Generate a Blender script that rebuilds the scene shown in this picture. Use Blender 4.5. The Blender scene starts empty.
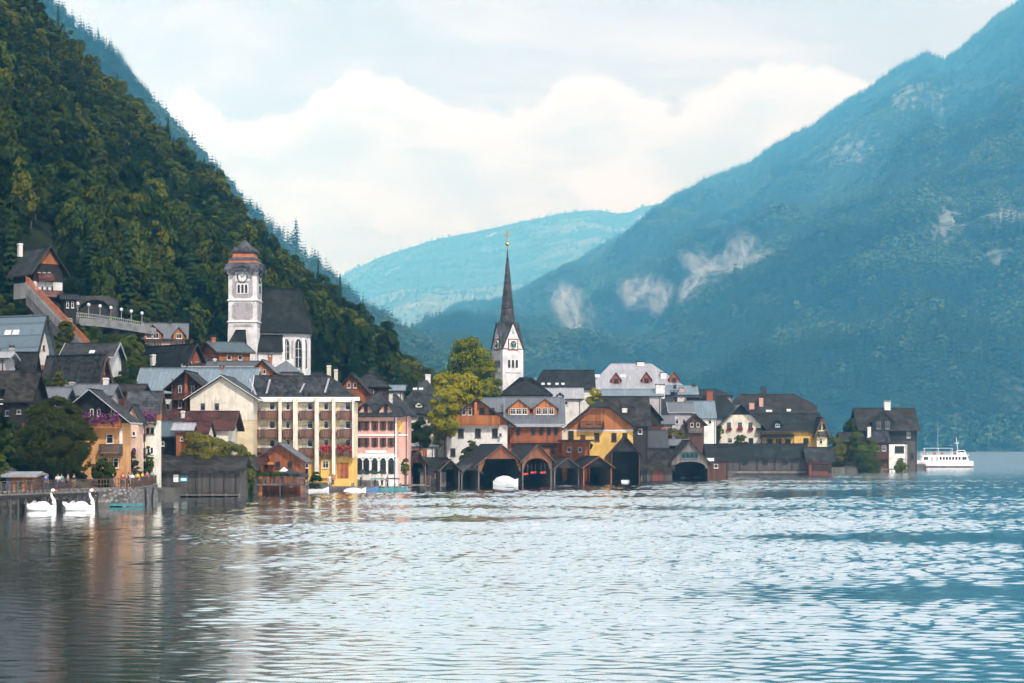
import bpy, math, random
import numpy as np
from mathutils import Vector, Matrix, noise

random.seed(7)
rng = np.random.default_rng(11)
SC = bpy.context.scene
COL = SC.collection
F = 2048.0      # focal length in pixels of a 1024 wide picture (72 mm lens)
HZ = 446.0      # row of the horizon
CH = 6.8        # camera height above the lake
R = math.radians

def W(px, py, D):
    return Vector(((px - 512) * D / F, D, CH + (HZ - py) * D / F))

def lerp_tab(tab, x):
    if x <= tab[0][0]: return tab[0][1]
    for (a, b), (c, d) in zip(tab, tab[1:]):
        if x <= c: return b + (d - b) * (x - a) / (c - a)
    return tab[-1][1]

# ------------------------------------------------------------------ materials
MATS = {}
def mat_base(name):
    m = bpy.data.materials.new(name); m.use_nodes = True
    nt = m.node_tree
    b = nt.nodes['Principled BSDF']
    return m, nt, b

def N(nt, typ, **kw):
    n = nt.nodes.new(typ)
    for k, v in kw.items():
        if k in n.inputs.keys() if hasattr(n.inputs, 'keys') else False:
            n.inputs[k].default_value = v
        else:
            setattr(n, k, v)
    return n

def mixcol(nt, fac, a, b, mode='MIX'):
    n = nt.nodes.new('ShaderNodeMix'); n.data_type = 'RGBA'; n.blend_type = mode
    for i, v in ((0, fac), (6, a), (7, b)):
        if isinstance(v, bpy.types.NodeSocket): nt.links.new(v, n.inputs[i])
        elif i == 0: n.inputs[0].default_value = v
        else: n.inputs[i].default_value = (*v, 1) if len(v) == 3 else v
    return n.outputs[2]

def ramp(nt, src, p0, p1):
    n = nt.nodes.new('ShaderNodeMapRange'); n.interpolation_type = 'SMOOTHSTEP'
    nt.links.new(src, n.inputs[0]); n.inputs[1].default_value = p0; n.inputs[2].default_value = p1
    return n.outputs[0]

def math_n(nt, op, a, b=None, c=None):
    n = nt.nodes.new('ShaderNodeMath'); n.operation = op
    for i, v in enumerate((a, b, c)):
        if v is None: continue
        if isinstance(v, bpy.types.NodeSocket): nt.links.new(v, n.inputs[i])
        else: n.inputs[i].default_value = v
    return n.outputs[0]

def coords(nt, scale=(1, 1, 1), kind='Object', rot=(0, 0, 0)):
    tc = nt.nodes.new('ShaderNodeTexCoord'); mp = nt.nodes.new('ShaderNodeMapping')
    nt.links.new(tc.outputs[kind], mp.inputs[0]); mp.inputs['Scale'].default_value = scale
    mp.inputs['Rotation'].default_value = rot
    return mp.outputs[0]

def noise_n(nt, vec, scale, detail=4, rough=0.6, dist=0.0):
    n = nt.nodes.new('ShaderNodeTexNoise'); nt.links.new(vec, n.inputs['Vector'])
    n.inputs['Scale'].default_value = scale; n.inputs['Detail'].default_value = detail
    n.inputs['Roughness'].default_value = rough; n.inputs['Distortion'].default_value = dist
    return n.outputs['Fac']

def bump(nt, b, h, strength=0.4, dist=0.05):
    n = nt.nodes.new('ShaderNodeBump'); n.inputs['Strength'].default_value = strength
    n.inputs['Distance'].default_value = dist
    nt.links.new(h, n.inputs['Height']); nt.links.new(n.outputs[0], b.inputs['Normal'])

def sc3(c, k): return tuple(min(1, x * k) for x in c)

def plaster(name, col, stain=0.75):
    m, nt, b = mat_base(name)
    v = coords(nt)
    n1 = noise_n(nt, v, 0.6, 5, 0.65)
    v2 = coords(nt, (2.0, 2.0, 0.35))
    n2 = noise_n(nt, v2, 1.3, 3, 0.6)
    c = mixcol(nt, ramp(nt, n1, 0.38, 0.68), sc3(col, 1.05), sc3(col, 0.78))
    c = mixcol(nt, ramp(nt, n2, 0.48, 0.75), c, sc3(col, stain*.8))
    nt.links.new(c, b.inputs['Base Color']); b.inputs['Roughness'].default_value = 0.9
    bump(nt, b, noise_n(nt, v, 9, 2), 0.25, 0.02)
    MATS[name] = m

def wood(name, col, plank=0.28, worn=0.5, rough=0.75, grey=None):
    m, nt, b = mat_base(name)
    tc = nt.nodes.new('ShaderNodeTexCoord'); sp = nt.nodes.new('ShaderNodeSeparateXYZ')
    nt.links.new(tc.outputs['Object'], sp.inputs[0])
    s = math_n(nt, 'ADD', sp.outputs[0], sp.outputs[1])
    s = math_n(nt, 'DIVIDE', s, plank)
    fl = math_n(nt, 'FLOOR', s); fr = math_n(nt, 'FRACT', s)
    wn = nt.nodes.new('ShaderNodeTexWhiteNoise'); wn.noise_dimensions = '1D'
    nt.links.new(fl, wn.inputs['W'])
    c = mixcol(nt, wn.outputs['Value'], sc3(col, 1.25), sc3(col, 0.62))
    v = coords(nt, (3, 3, 0.5))
    n1 = noise_n(nt, v, 1.4, 4, 0.7)
    g = grey or sc3(col, 0.35)
    c = mixcol(nt, math_n(nt, 'MULTIPLY', ramp(nt, n1, 0.42, 0.75), worn), c, g)
    gap = math_n(nt, 'LESS_THAN', fr, 0.1)
    c = mixcol(nt, math_n(nt, 'MULTIPLY', gap, 0.7), c, sc3(col, 0.15))
    nt.links.new(c, b.inputs['Base Color']); b.inputs['Roughness'].default_value = rough
    MATS[name] = m

def shingle(name, col, row=0.35, colw=0.45, var=0.45, moss=None, rough=0.8):
    m, nt, b = mat_base(name)
    tc = nt.nodes.new('ShaderNodeTexCoord'); sp = nt.nodes.new('ShaderNodeSeparateXYZ')
    nt.links.new(tc.outputs['Object'], sp.inputs[0])
    zz = math_n(nt, 'DIVIDE', sp.outputs[2], row)
    zf = math_n(nt, 'FLOOR', zz)
    xx = math_n(nt, 'DIVIDE', math_n(nt, 'ADD', sp.outputs[0], math_n(nt, 'MULTIPLY', sp.outputs[1], 0.9)), colw)
    xx = math_n(nt, 'ADD', xx, math_n(nt, 'MULTIPLY', zf, 0.37))
    cb = nt.nodes.new('ShaderNodeCombineXYZ')
    nt.links.new(math_n(nt, 'FLOOR', xx), cb.inputs[0]); nt.links.new(zf, cb.inputs[1])
    wn = nt.nodes.new('ShaderNodeTexWhiteNoise'); nt.links.new(cb.outputs[0], wn.inputs['Vector'])
    c = mixcol(nt, wn.outputs['Value'], sc3(col, 1 + var*1.5), sc3(col, max(.25, 1 - var*1.5)))
    n1 = noise_n(nt, coords(nt, (1, 1, 0.6)), 0.45, 5, 0.7)
    c = mixcol(nt, math_n(nt, 'MULTIPLY', ramp(nt, n1, 0.45, 0.66), 0.8), c, moss or sc3(col, 2.6))
    n2 = noise_n(nt, coords(nt, (1.5, 1.5, 0.25)), 1.1, 3, 0.7)
    c = mixcol(nt, math_n(nt, 'MULTIPLY', ramp(nt, n2, 0.5, 0.75), 0.55), c, sc3(col, 0.4))
    edge = math_n(nt, 'LESS_THAN', math_n(nt, 'FRACT', zz), 0.16)
    c = mixcol(nt, math_n(nt, 'MULTIPLY', edge, 0.75), c, sc3(col, 0.25))
    nt.links.new(c, b.inputs['Base Color']); b.inputs['Roughness'].default_value = rough; b.inputs['Specular IOR Level'].default_value = .2
    MATS[name] = m

def metal_roof(name, col, seam=0.65, rough=0.45, axis=0):
    m, nt, b = mat_base(name)
    tc = nt.nodes.new('ShaderNodeTexCoord'); sp = nt.nodes.new('ShaderNodeSeparateXYZ')
    nt.links.new(tc.outputs['Object'], sp.inputs[0])
    s = math_n(nt, 'DIVIDE', sp.outputs[axis], seam)
    fl = math_n(nt, 'FLOOR', s)
    z = math_n(nt, 'FLOOR', math_n(nt, 'DIVIDE', sp.outputs[2], 1.4))
    cb = nt.nodes.new('ShaderNodeCombineXYZ'); nt.links.new(fl, cb.inputs[0]); nt.links.new(z, cb.inputs[1])
    wn = nt.nodes.new('ShaderNodeTexWhiteNoise'); nt.links.new(cb.outputs[0], wn.inputs['Vector'])
    c = mixcol(nt, wn.outputs['Value'], sc3(col, 1.1), sc3(col, 0.86))
    n1 = noise_n(nt, coords(nt, (1, 1, 0.4)), 0.9, 4, 0.65)
    c = mixcol(nt, math_n(nt, 'MULTIPLY', ramp(nt, n1, 0.45, 0.8), 0.6), c, sc3(col, 0.6))
    seamm = math_n(nt, 'LESS_THAN', math_n(nt, 'FRACT', s), 0.12)
    c = mixcol(nt, math_n(nt, 'MULTIPLY', seamm, 0.6), c, sc3(col, 0.45))
    nt.links.new(c, b.inputs['Base Color']); b.inputs['Roughness'].default_value = rough
    b.inputs['Metallic'].default_value = 0.15
    MATS[name] = m

def simple(name, col, rough=0.6, var=0.2, scale=2.0, metallic=0.0, spec=None):
    m, nt, b = mat_base(name)
    n1 = noise_n(nt, coords(nt), scale, 4, 0.6)
    c = mixcol(nt, ramp(nt, n1, 0.3, 0.75), sc3(col, 1 + var), sc3(col, 1 - var))
    nt.links.new(c, b.inputs['Base Color']); b.inputs['Roughness'].default_value = rough
    b.inputs['Metallic'].default_value = metallic
    if spec is not None: b.inputs['Specular IOR Level'].default_value = spec
    MATS[name] = m

def foliage(name, c0, c1, c2, scale=0.25, patch=0.01, rnd=.8):
    """leaf colours: c0 dark, c1 main, c2 light; varied by clump, tree and patch of ground"""
    m, nt, b = mat_base(name)
    geo = nt.nodes.new('ShaderNodeNewGeometry'); oi = nt.nodes.new('ShaderNodeObjectInfo')
    n1 = noise_n(nt, geo.outputs['Position'], scale, 3, 0.7)
    n2 = noise_n(nt, geo.outputs['Position'], patch, 3, 0.6)
    c = mixcol(nt, ramp(nt, n1, 0.35, 0.65), c0, c1)
    c = mixcol(nt, math_n(nt, 'MULTIPLY', ramp(nt, oi.outputs['Random'], 0.3, 1.0), rnd), c, c2)
    c = mixcol(nt, math_n(nt, 'MULTIPLY', ramp(nt, n2, 0.45, 0.65), 0.45), c, c2)
    nt.links.new(c, b.inputs['Base Color']); b.inputs['Roughness'].default_value = 0.75
    b.inputs['Specular IOR Level'].default_value = 0.06
    MATS[name] = m

plaster('white_plaster', (0.72, 0.70, 0.67)); plaster('cream_plaster', (0.75, 0.69, 0.58), 0.85)
plaster('pale_yellow', (0.73, 0.62, 0.40), 0.85); plaster('yellow_plaster', (0.72, 0.46, 0.12), 0.8)
plaster('pink_plaster', (0.62, 0.36, 0.30), 0.85); plaster('ochre_plaster', (0.62, 0.31, 0.12), 0.8)
plaster('peach_plaster', (0.66, 0.45, 0.34), 0.8); plaster('grey_render', (0.42, 0.39, 0.40), 0.85)
plaster('church_white', (0.74, 0.73, 0.73), 0.86); plaster('lilac_plaster', (0.5, 0.46, 0.52), 0.85)
plaster('brick_red', (0.3, 0.085, 0.045), 0.7)
wood('orange_wood', (0.33, 0.095, 0.028), 0.34, 0.75)
wood('boathouse_wood', (0.22, 0.07, 0.024), 0.34, 0.9)
wood('amber_wood', (0.42, 0.145, 0.038), 0.34, 0.6)
wood('brown_wood', (0.085, 0.03, 0.016), 0.3, 0.6)
wood('red_wood', (0.12, 0.03, 0.018), 0.3, 0.5)
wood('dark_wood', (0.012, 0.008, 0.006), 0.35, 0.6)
wood('grey_wood', (0.06, 0.05, 0.045), 0.3, 0.7, grey=(0.03, 0.026, 0.024))
wood('pale_wood', (0.14, 0.12, 0.108), 0.3, 0.7, grey=(0.06, 0.05, 0.05))
wood('balcony_wood', (0.11, 0.03, 0.017), 0.25, 0.4)
shingle('dark_shingle', (0.013, 0.014, 0.015)); shingle('grey_shingle', (0.024, 0.026, 0.028))
shingle('mid_shingle', (0.042, 0.045, 0.05), var=0.35)
shingle('brown_shingle', (0.022, 0.019, 0.017), moss=(0.055, 0.048, 0.042)); shingle('red_tile', (0.05, 0.017, 0.014), 0.3, 0.3, 0.35)
shingle('church_shingle', (0.012, 0.015, 0.014), 0.3, 0.35, 0.3, moss=(0.03, 0.034, 0.03))
shingle('spire_shingle', (0.055, 0.057, 0.065), 0.35, 0.4, 0.4)
metal_roof('blue_metal', (0.15, 0.21, 0.25)); metal_roof('teal_metal', (0.06, 0.10, 0.12))
metal_roof('light_metal', (0.33, 0.34, 0.37)); metal_roof('grey_metal', (0.11, 0.125, 0.145))
metal_roof('dark_metal', (0.035, 0.042, 0.05))
simple('white_paint', (0.75, 0.75, 0.74), 0.5, 0.06); simple('dark_paint', (0.02, 0.02, 0.022), 0.5)
simple('trim_grey', (0.35, 0.36, 0.37), 0.6); simple('trim_brown', (0.07, 0.035, 0.022), 0.7)
simple('glass', (0.012, 0.014, 0.016), 0.25, 0.5, 0.7, spec=0.35); simple('stone', (0.24, 0.22, 0.21), 0.9, 0.35, 1.5)
simple('concrete', (0.2, 0.2, 0.2), 0.85, 0.3, 0.8); simple('dark_stone', (0.06, 0.06, 0.055), 0.9, 0.4, 0.8); simple('iron', (0.04, 0.04, 0.045), 0.5, 0.2, 3, 0.6)
simple('gold', (0.6, 0.4, 0.1), 0.35, 0.1, 3, 0.9); simple('copper_red', (0.42, 0.13, 0.05), 0.6, 0.25, 1.2)
simple('bore_shade', (0.03, 0.028, 0.03), 0.6, 0.3, 1.5)  # near-black colour standing for the shade in the tunnel mouth
simple('shutter_brown', (0.09, 0.03, 0.022), 0.7, 0.2); simple('shutter_red', (0.25, 0.05, 0.03), 0.7, 0.2)
simple('red_paint', (0.45, 0.03, 0.02), 0.5, 0.1); simple('teal_paint', (0.03, 0.17, 0.19), 0.4, 0.2)
simple('teal_dark', (0.02, 0.12, 0.1), 0.5, 0.2); simple('blue_paint', (0.05, 0.14, 0.3), 0.5, 0.2); simple('awning_white', (0.7, 0.72, 0.75), 0.8, 0.1)
simple('awning_dark', (0.02, 0.025, 0.03), 0.9, 0.2); simple('tarp', (0.5, 0.52, 0.55), 0.6, 0.2, 1.2)
simple('swan_white', (0.8, 0.8, 0.8), 0.35, 0.05); simple('beak', (0.5, 0.12, 0.02), 0.5)
simple('bark', (0.07, 0.055, 0.045), 0.9, 0.4, 3); simple('skin', (0.5, 0.3, 0.22), 0.6, 0.08)
simple('purple_flower', (0.13, 0.012, 0.11), 0.8, 0.5, 5); simple('red_flower', (0.4, 0.015, 0.03), 0.8, 0.5, 5)
simple('pink_flower', (0.5, 0.2, 0.25), 0.8, 0.5, 5); simple('yellow_paint', (0.75, 0.5, 0.05), 0.6, 0.1)
for nm, c in dict(c_red=(0.4, 0.03, 0.04), c_blue=(0.06, 0.12, 0.3), c_white=(0.7, 0.7, 0.7), c_yellow=(0.6, 0.45, 0.06), c_black=(0.02, 0.02, 0.025),
                  c_teal=(0.08, 0.3, 0.3), c_pink=(0.5, 0.1, 0.18), c_khaki=(0.3, 0.24, 0.14), c_denim=(0.05, 0.08, 0.14), c_hair=(0.04, 0.025, 0.015)).items():
    simple(nm, c, 0.85, 0.12, 4)
foliage('leaf_dark', (0.003, 0.009, 0.001), (0.014, 0.030, 0.003), (0.050, 0.064, 0.006), 0.35)
foliage('leaf_green', (0.005, 0.015, 0.002), (0.026, 0.050, 0.005), (0.075, 0.100, 0.010), 0.4)
foliage('leaf_olive', (0.010, 0.020, 0.002), (0.046, 0.062, 0.005), (0.11, 0.115, 0.010), 0.4)
foliage('leaf_gold', (0.05, 0.07, 0.005), (0.21, 0.22, 0.012), (0.32, 0.27, 0.014), 0.6)
foliage('leaf_conifer', (0.004, 0.013, 0.003), (0.010, 0.026, 0.006), (0.022, 0.042, 0.008), 0.4)
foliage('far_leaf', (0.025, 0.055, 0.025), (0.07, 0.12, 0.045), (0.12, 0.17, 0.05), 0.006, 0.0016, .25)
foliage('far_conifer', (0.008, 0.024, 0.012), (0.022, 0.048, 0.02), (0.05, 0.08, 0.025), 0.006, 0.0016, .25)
foliage('shrub_dark', (0.005, 0.012, 0.002), (0.014, 0.024, 0.003), (0.036, 0.042, 0.005), 0.9)
foliage('bush_yellow', (0.045, 0.055, 0.010), (0.12, 0.12, 0.018), (0.17, 0.15, 0.02), 0.9)  # yellowish leaves of the bushes and small trees

# ------------------------------------------------------------------ mesh building
class MB:
    def __init__(s): s.v = []; s.f = []; s.mi = []; s.mats = []
    def m(s, mat):
        if mat not in s.mats: s.mats.append(mat)
        return s.mats.index(mat)
    def add(s, vs, fs, mat=None, M=None):
        b = len(s.v); k = s.m(mat) if mat else 0
        s.v += [tuple(M @ Vector(v)) if M else tuple(v) for v in vs]
        for f in fs: s.f.append(tuple(i + b for i in f)); s.mi.append(k)
        return s
    def box(s, x0, y0, z0, x1, y1, z1, mat=None, M=None):
        vs = [(x, y, z) for z in (z0, z1) for y in (y0, y1) for x in (x0, x1)]
        return s.add(vs, [(0, 2, 3, 1), (4, 5, 7, 6), (0, 1, 5, 4), (1, 3, 7, 5), (3, 2, 6, 7), (2, 0, 4, 6)], mat, M)
    def bar(s, a, b, w, h=None, mat=None):
        """rectangular bar from a to b"""
        a = Vector(a); b = Vector(b); h = h or w
        d = (b - a); L = d.length
        if L < 1e-6: return s
        q = d.to_track_quat('Z', 'Y' if abs(d.normalized().z) < 0.9 else 'X').to_matrix().to_4x4()
        return s.box(-w / 2, -h / 2, 0, w / 2, h / 2, L, mat, Matrix.Translation(a) @ q)
    def tube(s, pts, rad, n=8, mat=None, cap=True):
        pts = [Vector(p) for p in pts]
        rad = rad if isinstance(rad, (list, tuple)) else [rad] * len(pts)
        vs = []; fs = []
        for i, p in enumerate(pts):
            d = (pts[min(i + 1, len(pts) - 1)] - pts[max(i - 1, 0)]).normalized()
            up = Vector((0, 0, 1)) if abs(d.z) < 0.9 else Vector((1, 0, 0))
            x = d.cross(up).normalized(); y = d.cross(x)
            for k in range(n):
                a = 2 * math.pi * k / n
                vs.append(p + (x * math.cos(a) + y * math.sin(a)) * rad[i])
        for i in range(len(pts) - 1):
            for k in range(n):
                fs.append((i * n + k, i * n + (k + 1) % n, (i + 1) * n + (k + 1) % n, (i + 1) * n + k))
        if cap: fs += [tuple(range(n))[::-1], tuple(range((len(pts) - 1) * n, len(pts) * n))]
        return s.add(vs, fs, mat)
    def lathe(s, prof, n=4, rot=0, mat=None, cx=0, cy=0, sq=False):
        """prof = [(r, z)], n sides; sq: r is the half side of a square"""
        k = math.sqrt(2) if sq else 1
        vs = []; fs = []
        for r, z in prof:
            for i in range(n):
                a = rot + 2 * math.pi * (i + 0.5) / n
                vs.append((cx + r * k * math.cos(a), cy + r * k * math.sin(a), z))
        for j in range(len(prof) - 1):
            for i in range(n):
                fs.append((j * n + i, j * n + (i + 1) % n, (j + 1) * n + (i + 1) % n, (j + 1) * n + i))
        fs += [tuple(range(n))[::-1], tuple(range((len(prof) - 1) * n, len(prof) * n))]
        return s.add(vs, fs, mat)
    def prism(s, poly, axis, a0, a1, mat=None, M=None):
        """poly of (u,z) extruded along axis 'x' or 'y'"""
        n = len(poly)
        if axis == 'x': vs = [(a0, u, z) for u, z in poly] + [(a1, u, z) for u, z in poly]
        else: vs = [(u, a0, z) for u, z in poly] + [(u, a1, z) for u, z in poly]
        fs = [tuple(range(n)), tuple(range(2 * n - 1, n - 1, -1))] + [(i, i + n, (i + 1) % n + n, (i + 1) % n) for i in range(n)]
        return s.add(vs, fs, mat, M)
    def shell(s, vs, fs, t, mat=None):
        n = len(vs)
        bot = [(x, y, z - t) for x, y, z in vs]
        edges = {}
        for f in fs:
            for i in range(len(f)):
                e = (f[i], f[(i + 1) % len(f)])
                k = tuple(sorted(e)); edges.setdefault(k, []).append(e)
        F2 = [tuple(f) for f in fs] + [tuple(i + n for i in reversed(f)) for f in fs]
        for k, es in edges.items():
            if len(es) == 1:
                a, b = es[0]; F2.append((b, a, a + n, b + n))
        return s.add(list(vs) + bot, F2, mat)
    def blob(s, c, r, mat=None, n=8, m=6, jit=0.0):
        vs = []; fs = []
        rx, ry, rz = r if isinstance(r, (tuple, list)) else (r, r, r)
        for j in range(m + 1):
            th = math.pi * j / m
            for i in range(n):
                a = 2 * math.pi * i / n
                k = 1 + random.uniform(-jit, jit)
                vs.append((c[0] + rx * k * math.sin(th) * math.cos(a), c[1] + ry * k * math.sin(th) * math.sin(a), c[2] + rz * k * math.cos(th)))
        for j in range(m):
            for i in range(n):
                fs.append((j * n + i, (j + 1) * n + i, (j + 1) * n + (i + 1) % n, j * n + (i + 1) % n))
        return s.add(vs, fs, mat)
    def mesh(s, name, default=None, smooth=False):
        me = bpy.data.meshes.new(name)
        me.from_pydata([tuple(v) for v in s.v], [], s.f); me.update()
        mats = s.mats or [default]
        for mm in mats: me.materials.append(MATS[mm or default])
        if len(mats) > 1: me.polygons.foreach_set('material_index', s.mi)
        if smooth: me.shade_smooth()
        else: me.shade_flat()
        return me
    def build(s, name, mat=None, parent=None, loc=None, smooth=False):
        return link(name, s.mesh(name, mat, smooth), parent, loc)

def link(name, me, parent=None, loc=None, rotz=0):
    o = bpy.data.objects.new(name, me); COL.objects.link(o)
    if parent: o.parent = parent
    if loc is not None: o.location = loc
    if rotz: o.rotation_euler.z = rotz
    return o
def tag(o, label=None, cat=None, group=None, kind=None):
    if label: o['label'] = label
    if cat: o['category'] = cat
    if group: o['group'] = group
    if kind: o['kind'] = kind
    return o
def empty(name, loc, rotz, label, cat, group=None):
    o = bpy.data.objects.new(name, None); COL.objects.link(o)
    o.location = loc; o.rotation_euler = (0, 0, rotz); o.empty_display_size = 0.5
    return tag(o, label, cat, group)
def copy_tree(o, parent=None):
    c = o.copy(); COL.objects.link(c); c.parent = parent
    for ch in list(o.children): copy_tree(ch, c)
    return c

# ------------------------------------------------------------------ shore and ground height
SHORE = [(-400, 530), (0, 512), (60, 508.5), (130, 506), (157, 500), (250, 494.5), (300, 492), (360, 489.5), (400, 487), (430, 485.5),
         (480, 485.5), (520, 485), (600, 482.5), (640, 481), (700, 478), (725, 476), (810, 474), (860, 472.5), (925, 471)]
def shore_D(px): return F * CH / (lerp_tab(SHORE, px) - HZ)
SET = [(-400, 0), (150, 0.5), (160, 9), (250, 9), (258, 2), (400, 1), (412, 8), (640, 9), (715, 9), (730, 6), (838, 6), (845, 0), (930, 0)]
SLOPE = [(-400, 0.22), (0, 0.20), (150, 0.17), (260, 0.165), (330, 0.12), (420, 0.05), (480, 0.03), (930, 0.01)]
def land_D(px): return shore_D(px) + lerp_tab(SET, px)
def ground(X, Y):
    px = 512 + F * X / max(Y, 50)
    d = Y - land_D(px)
    if d < -1 : return -1.5
    flat = 8
    return 1.3 + (lerp_tab(SLOPE, px) * max(0, d - flat) if d > 0 else 0)
# ------------------------------------------------------------------ windows (meshes shared)
WCACHE = {}
def window_meshes(w, h, frame, style):
    k = (round(w, 1), round(h, 1), frame, style)
    if k in WCACHE: return WCACHE[k]
    w, h = max(k[0], 0.4), max(k[1], 0.4)
    f = MB(); t = 0.065
    f.box(-w/2, -.07, 0, -w/2+t, .02, h); f.box(w/2-t, -.07, 0, w/2, .02, h)
    f.box(-w/2+t, -.07, 0, w/2-t, .02, t); f.box(-w/2+t, -.07, h-t, w/2-t, .02, h)
    if w > 0.8:
        n = 1 if w < 1.7 else max(1, round(w/0.85) - 1)
        for i in range(n):
            x = -w/2 + w*(i+1)/(n+1); f.box(x-.025, -.06, t, x+.025, .01, h-t)
    if h > 1.0: f.box(-w/2+t, -.055, h*0.66, w/2-t, .008, h*0.66+.04)
    f.box(-w/2-.08, -.16, -.08, w/2+.08, .02, -.002)
    me = f.mesh('window_frame_mesh', frame)
    p = MB(); p.box(-w/2+t+.002, -.03, t+.002, w/2-t-.002, .0, h-t-.002)
    if style == 'arch':
        pass
    res = (me, p.mesh('pane_mesh', 'glass')); WCACHE[k] = res
    return res
def shutter_mesh(w, h, mat):
    k = ('s', round(w, 1), round(h, 1), mat)
    if k not in WCACHE:
        f = MB(); w2, h2 = max(k[1], .3), k[2]
        f.box(-w2/2, -.09, 0, w2/2, -.03, h2)
        for i in range(4): f.box(-w2/2+.05, -.11, h2*(i+.15)/4, w2/2-.05, -.092, h2*(i+.8)/4)
        WCACHE[k] = f.mesh('shutter_mesh', mat)
    return WCACHE[k]
def flowers_mesh(L, mat, seed=0, deep=0.35, hh=0.45):
    k = ('f', round(L, 1), mat, seed % 3, hh)
    if k not in WCACHE:
        r = random.Random(seed); f = MB()
        for i in range(int(max(L, .6) * 60)):
            x = r.uniform(-L/2, L/2); y = r.uniform(-deep, 0.02); z = r.gauss(0.05, hh * 0.45); s = r.uniform(.07, .16)
            a = Vector((r.uniform(-1, 1), r.uniform(-1, 1), r.uniform(-1, 1))).normalized(); b = a.orthogonal().normalized()
            c = Vector((x, y, z)); f.add([c-a*s-b*s, c+a*s-b*s, c+a*s+b*s, c-a*s+b*s], [(0, 1, 2, 3)], mat if r.random() < .78 else 'leaf_green')
        WCACHE[k] = f.mesh('flowers_mesh', mat)
    return WCACHE[k]

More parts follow.
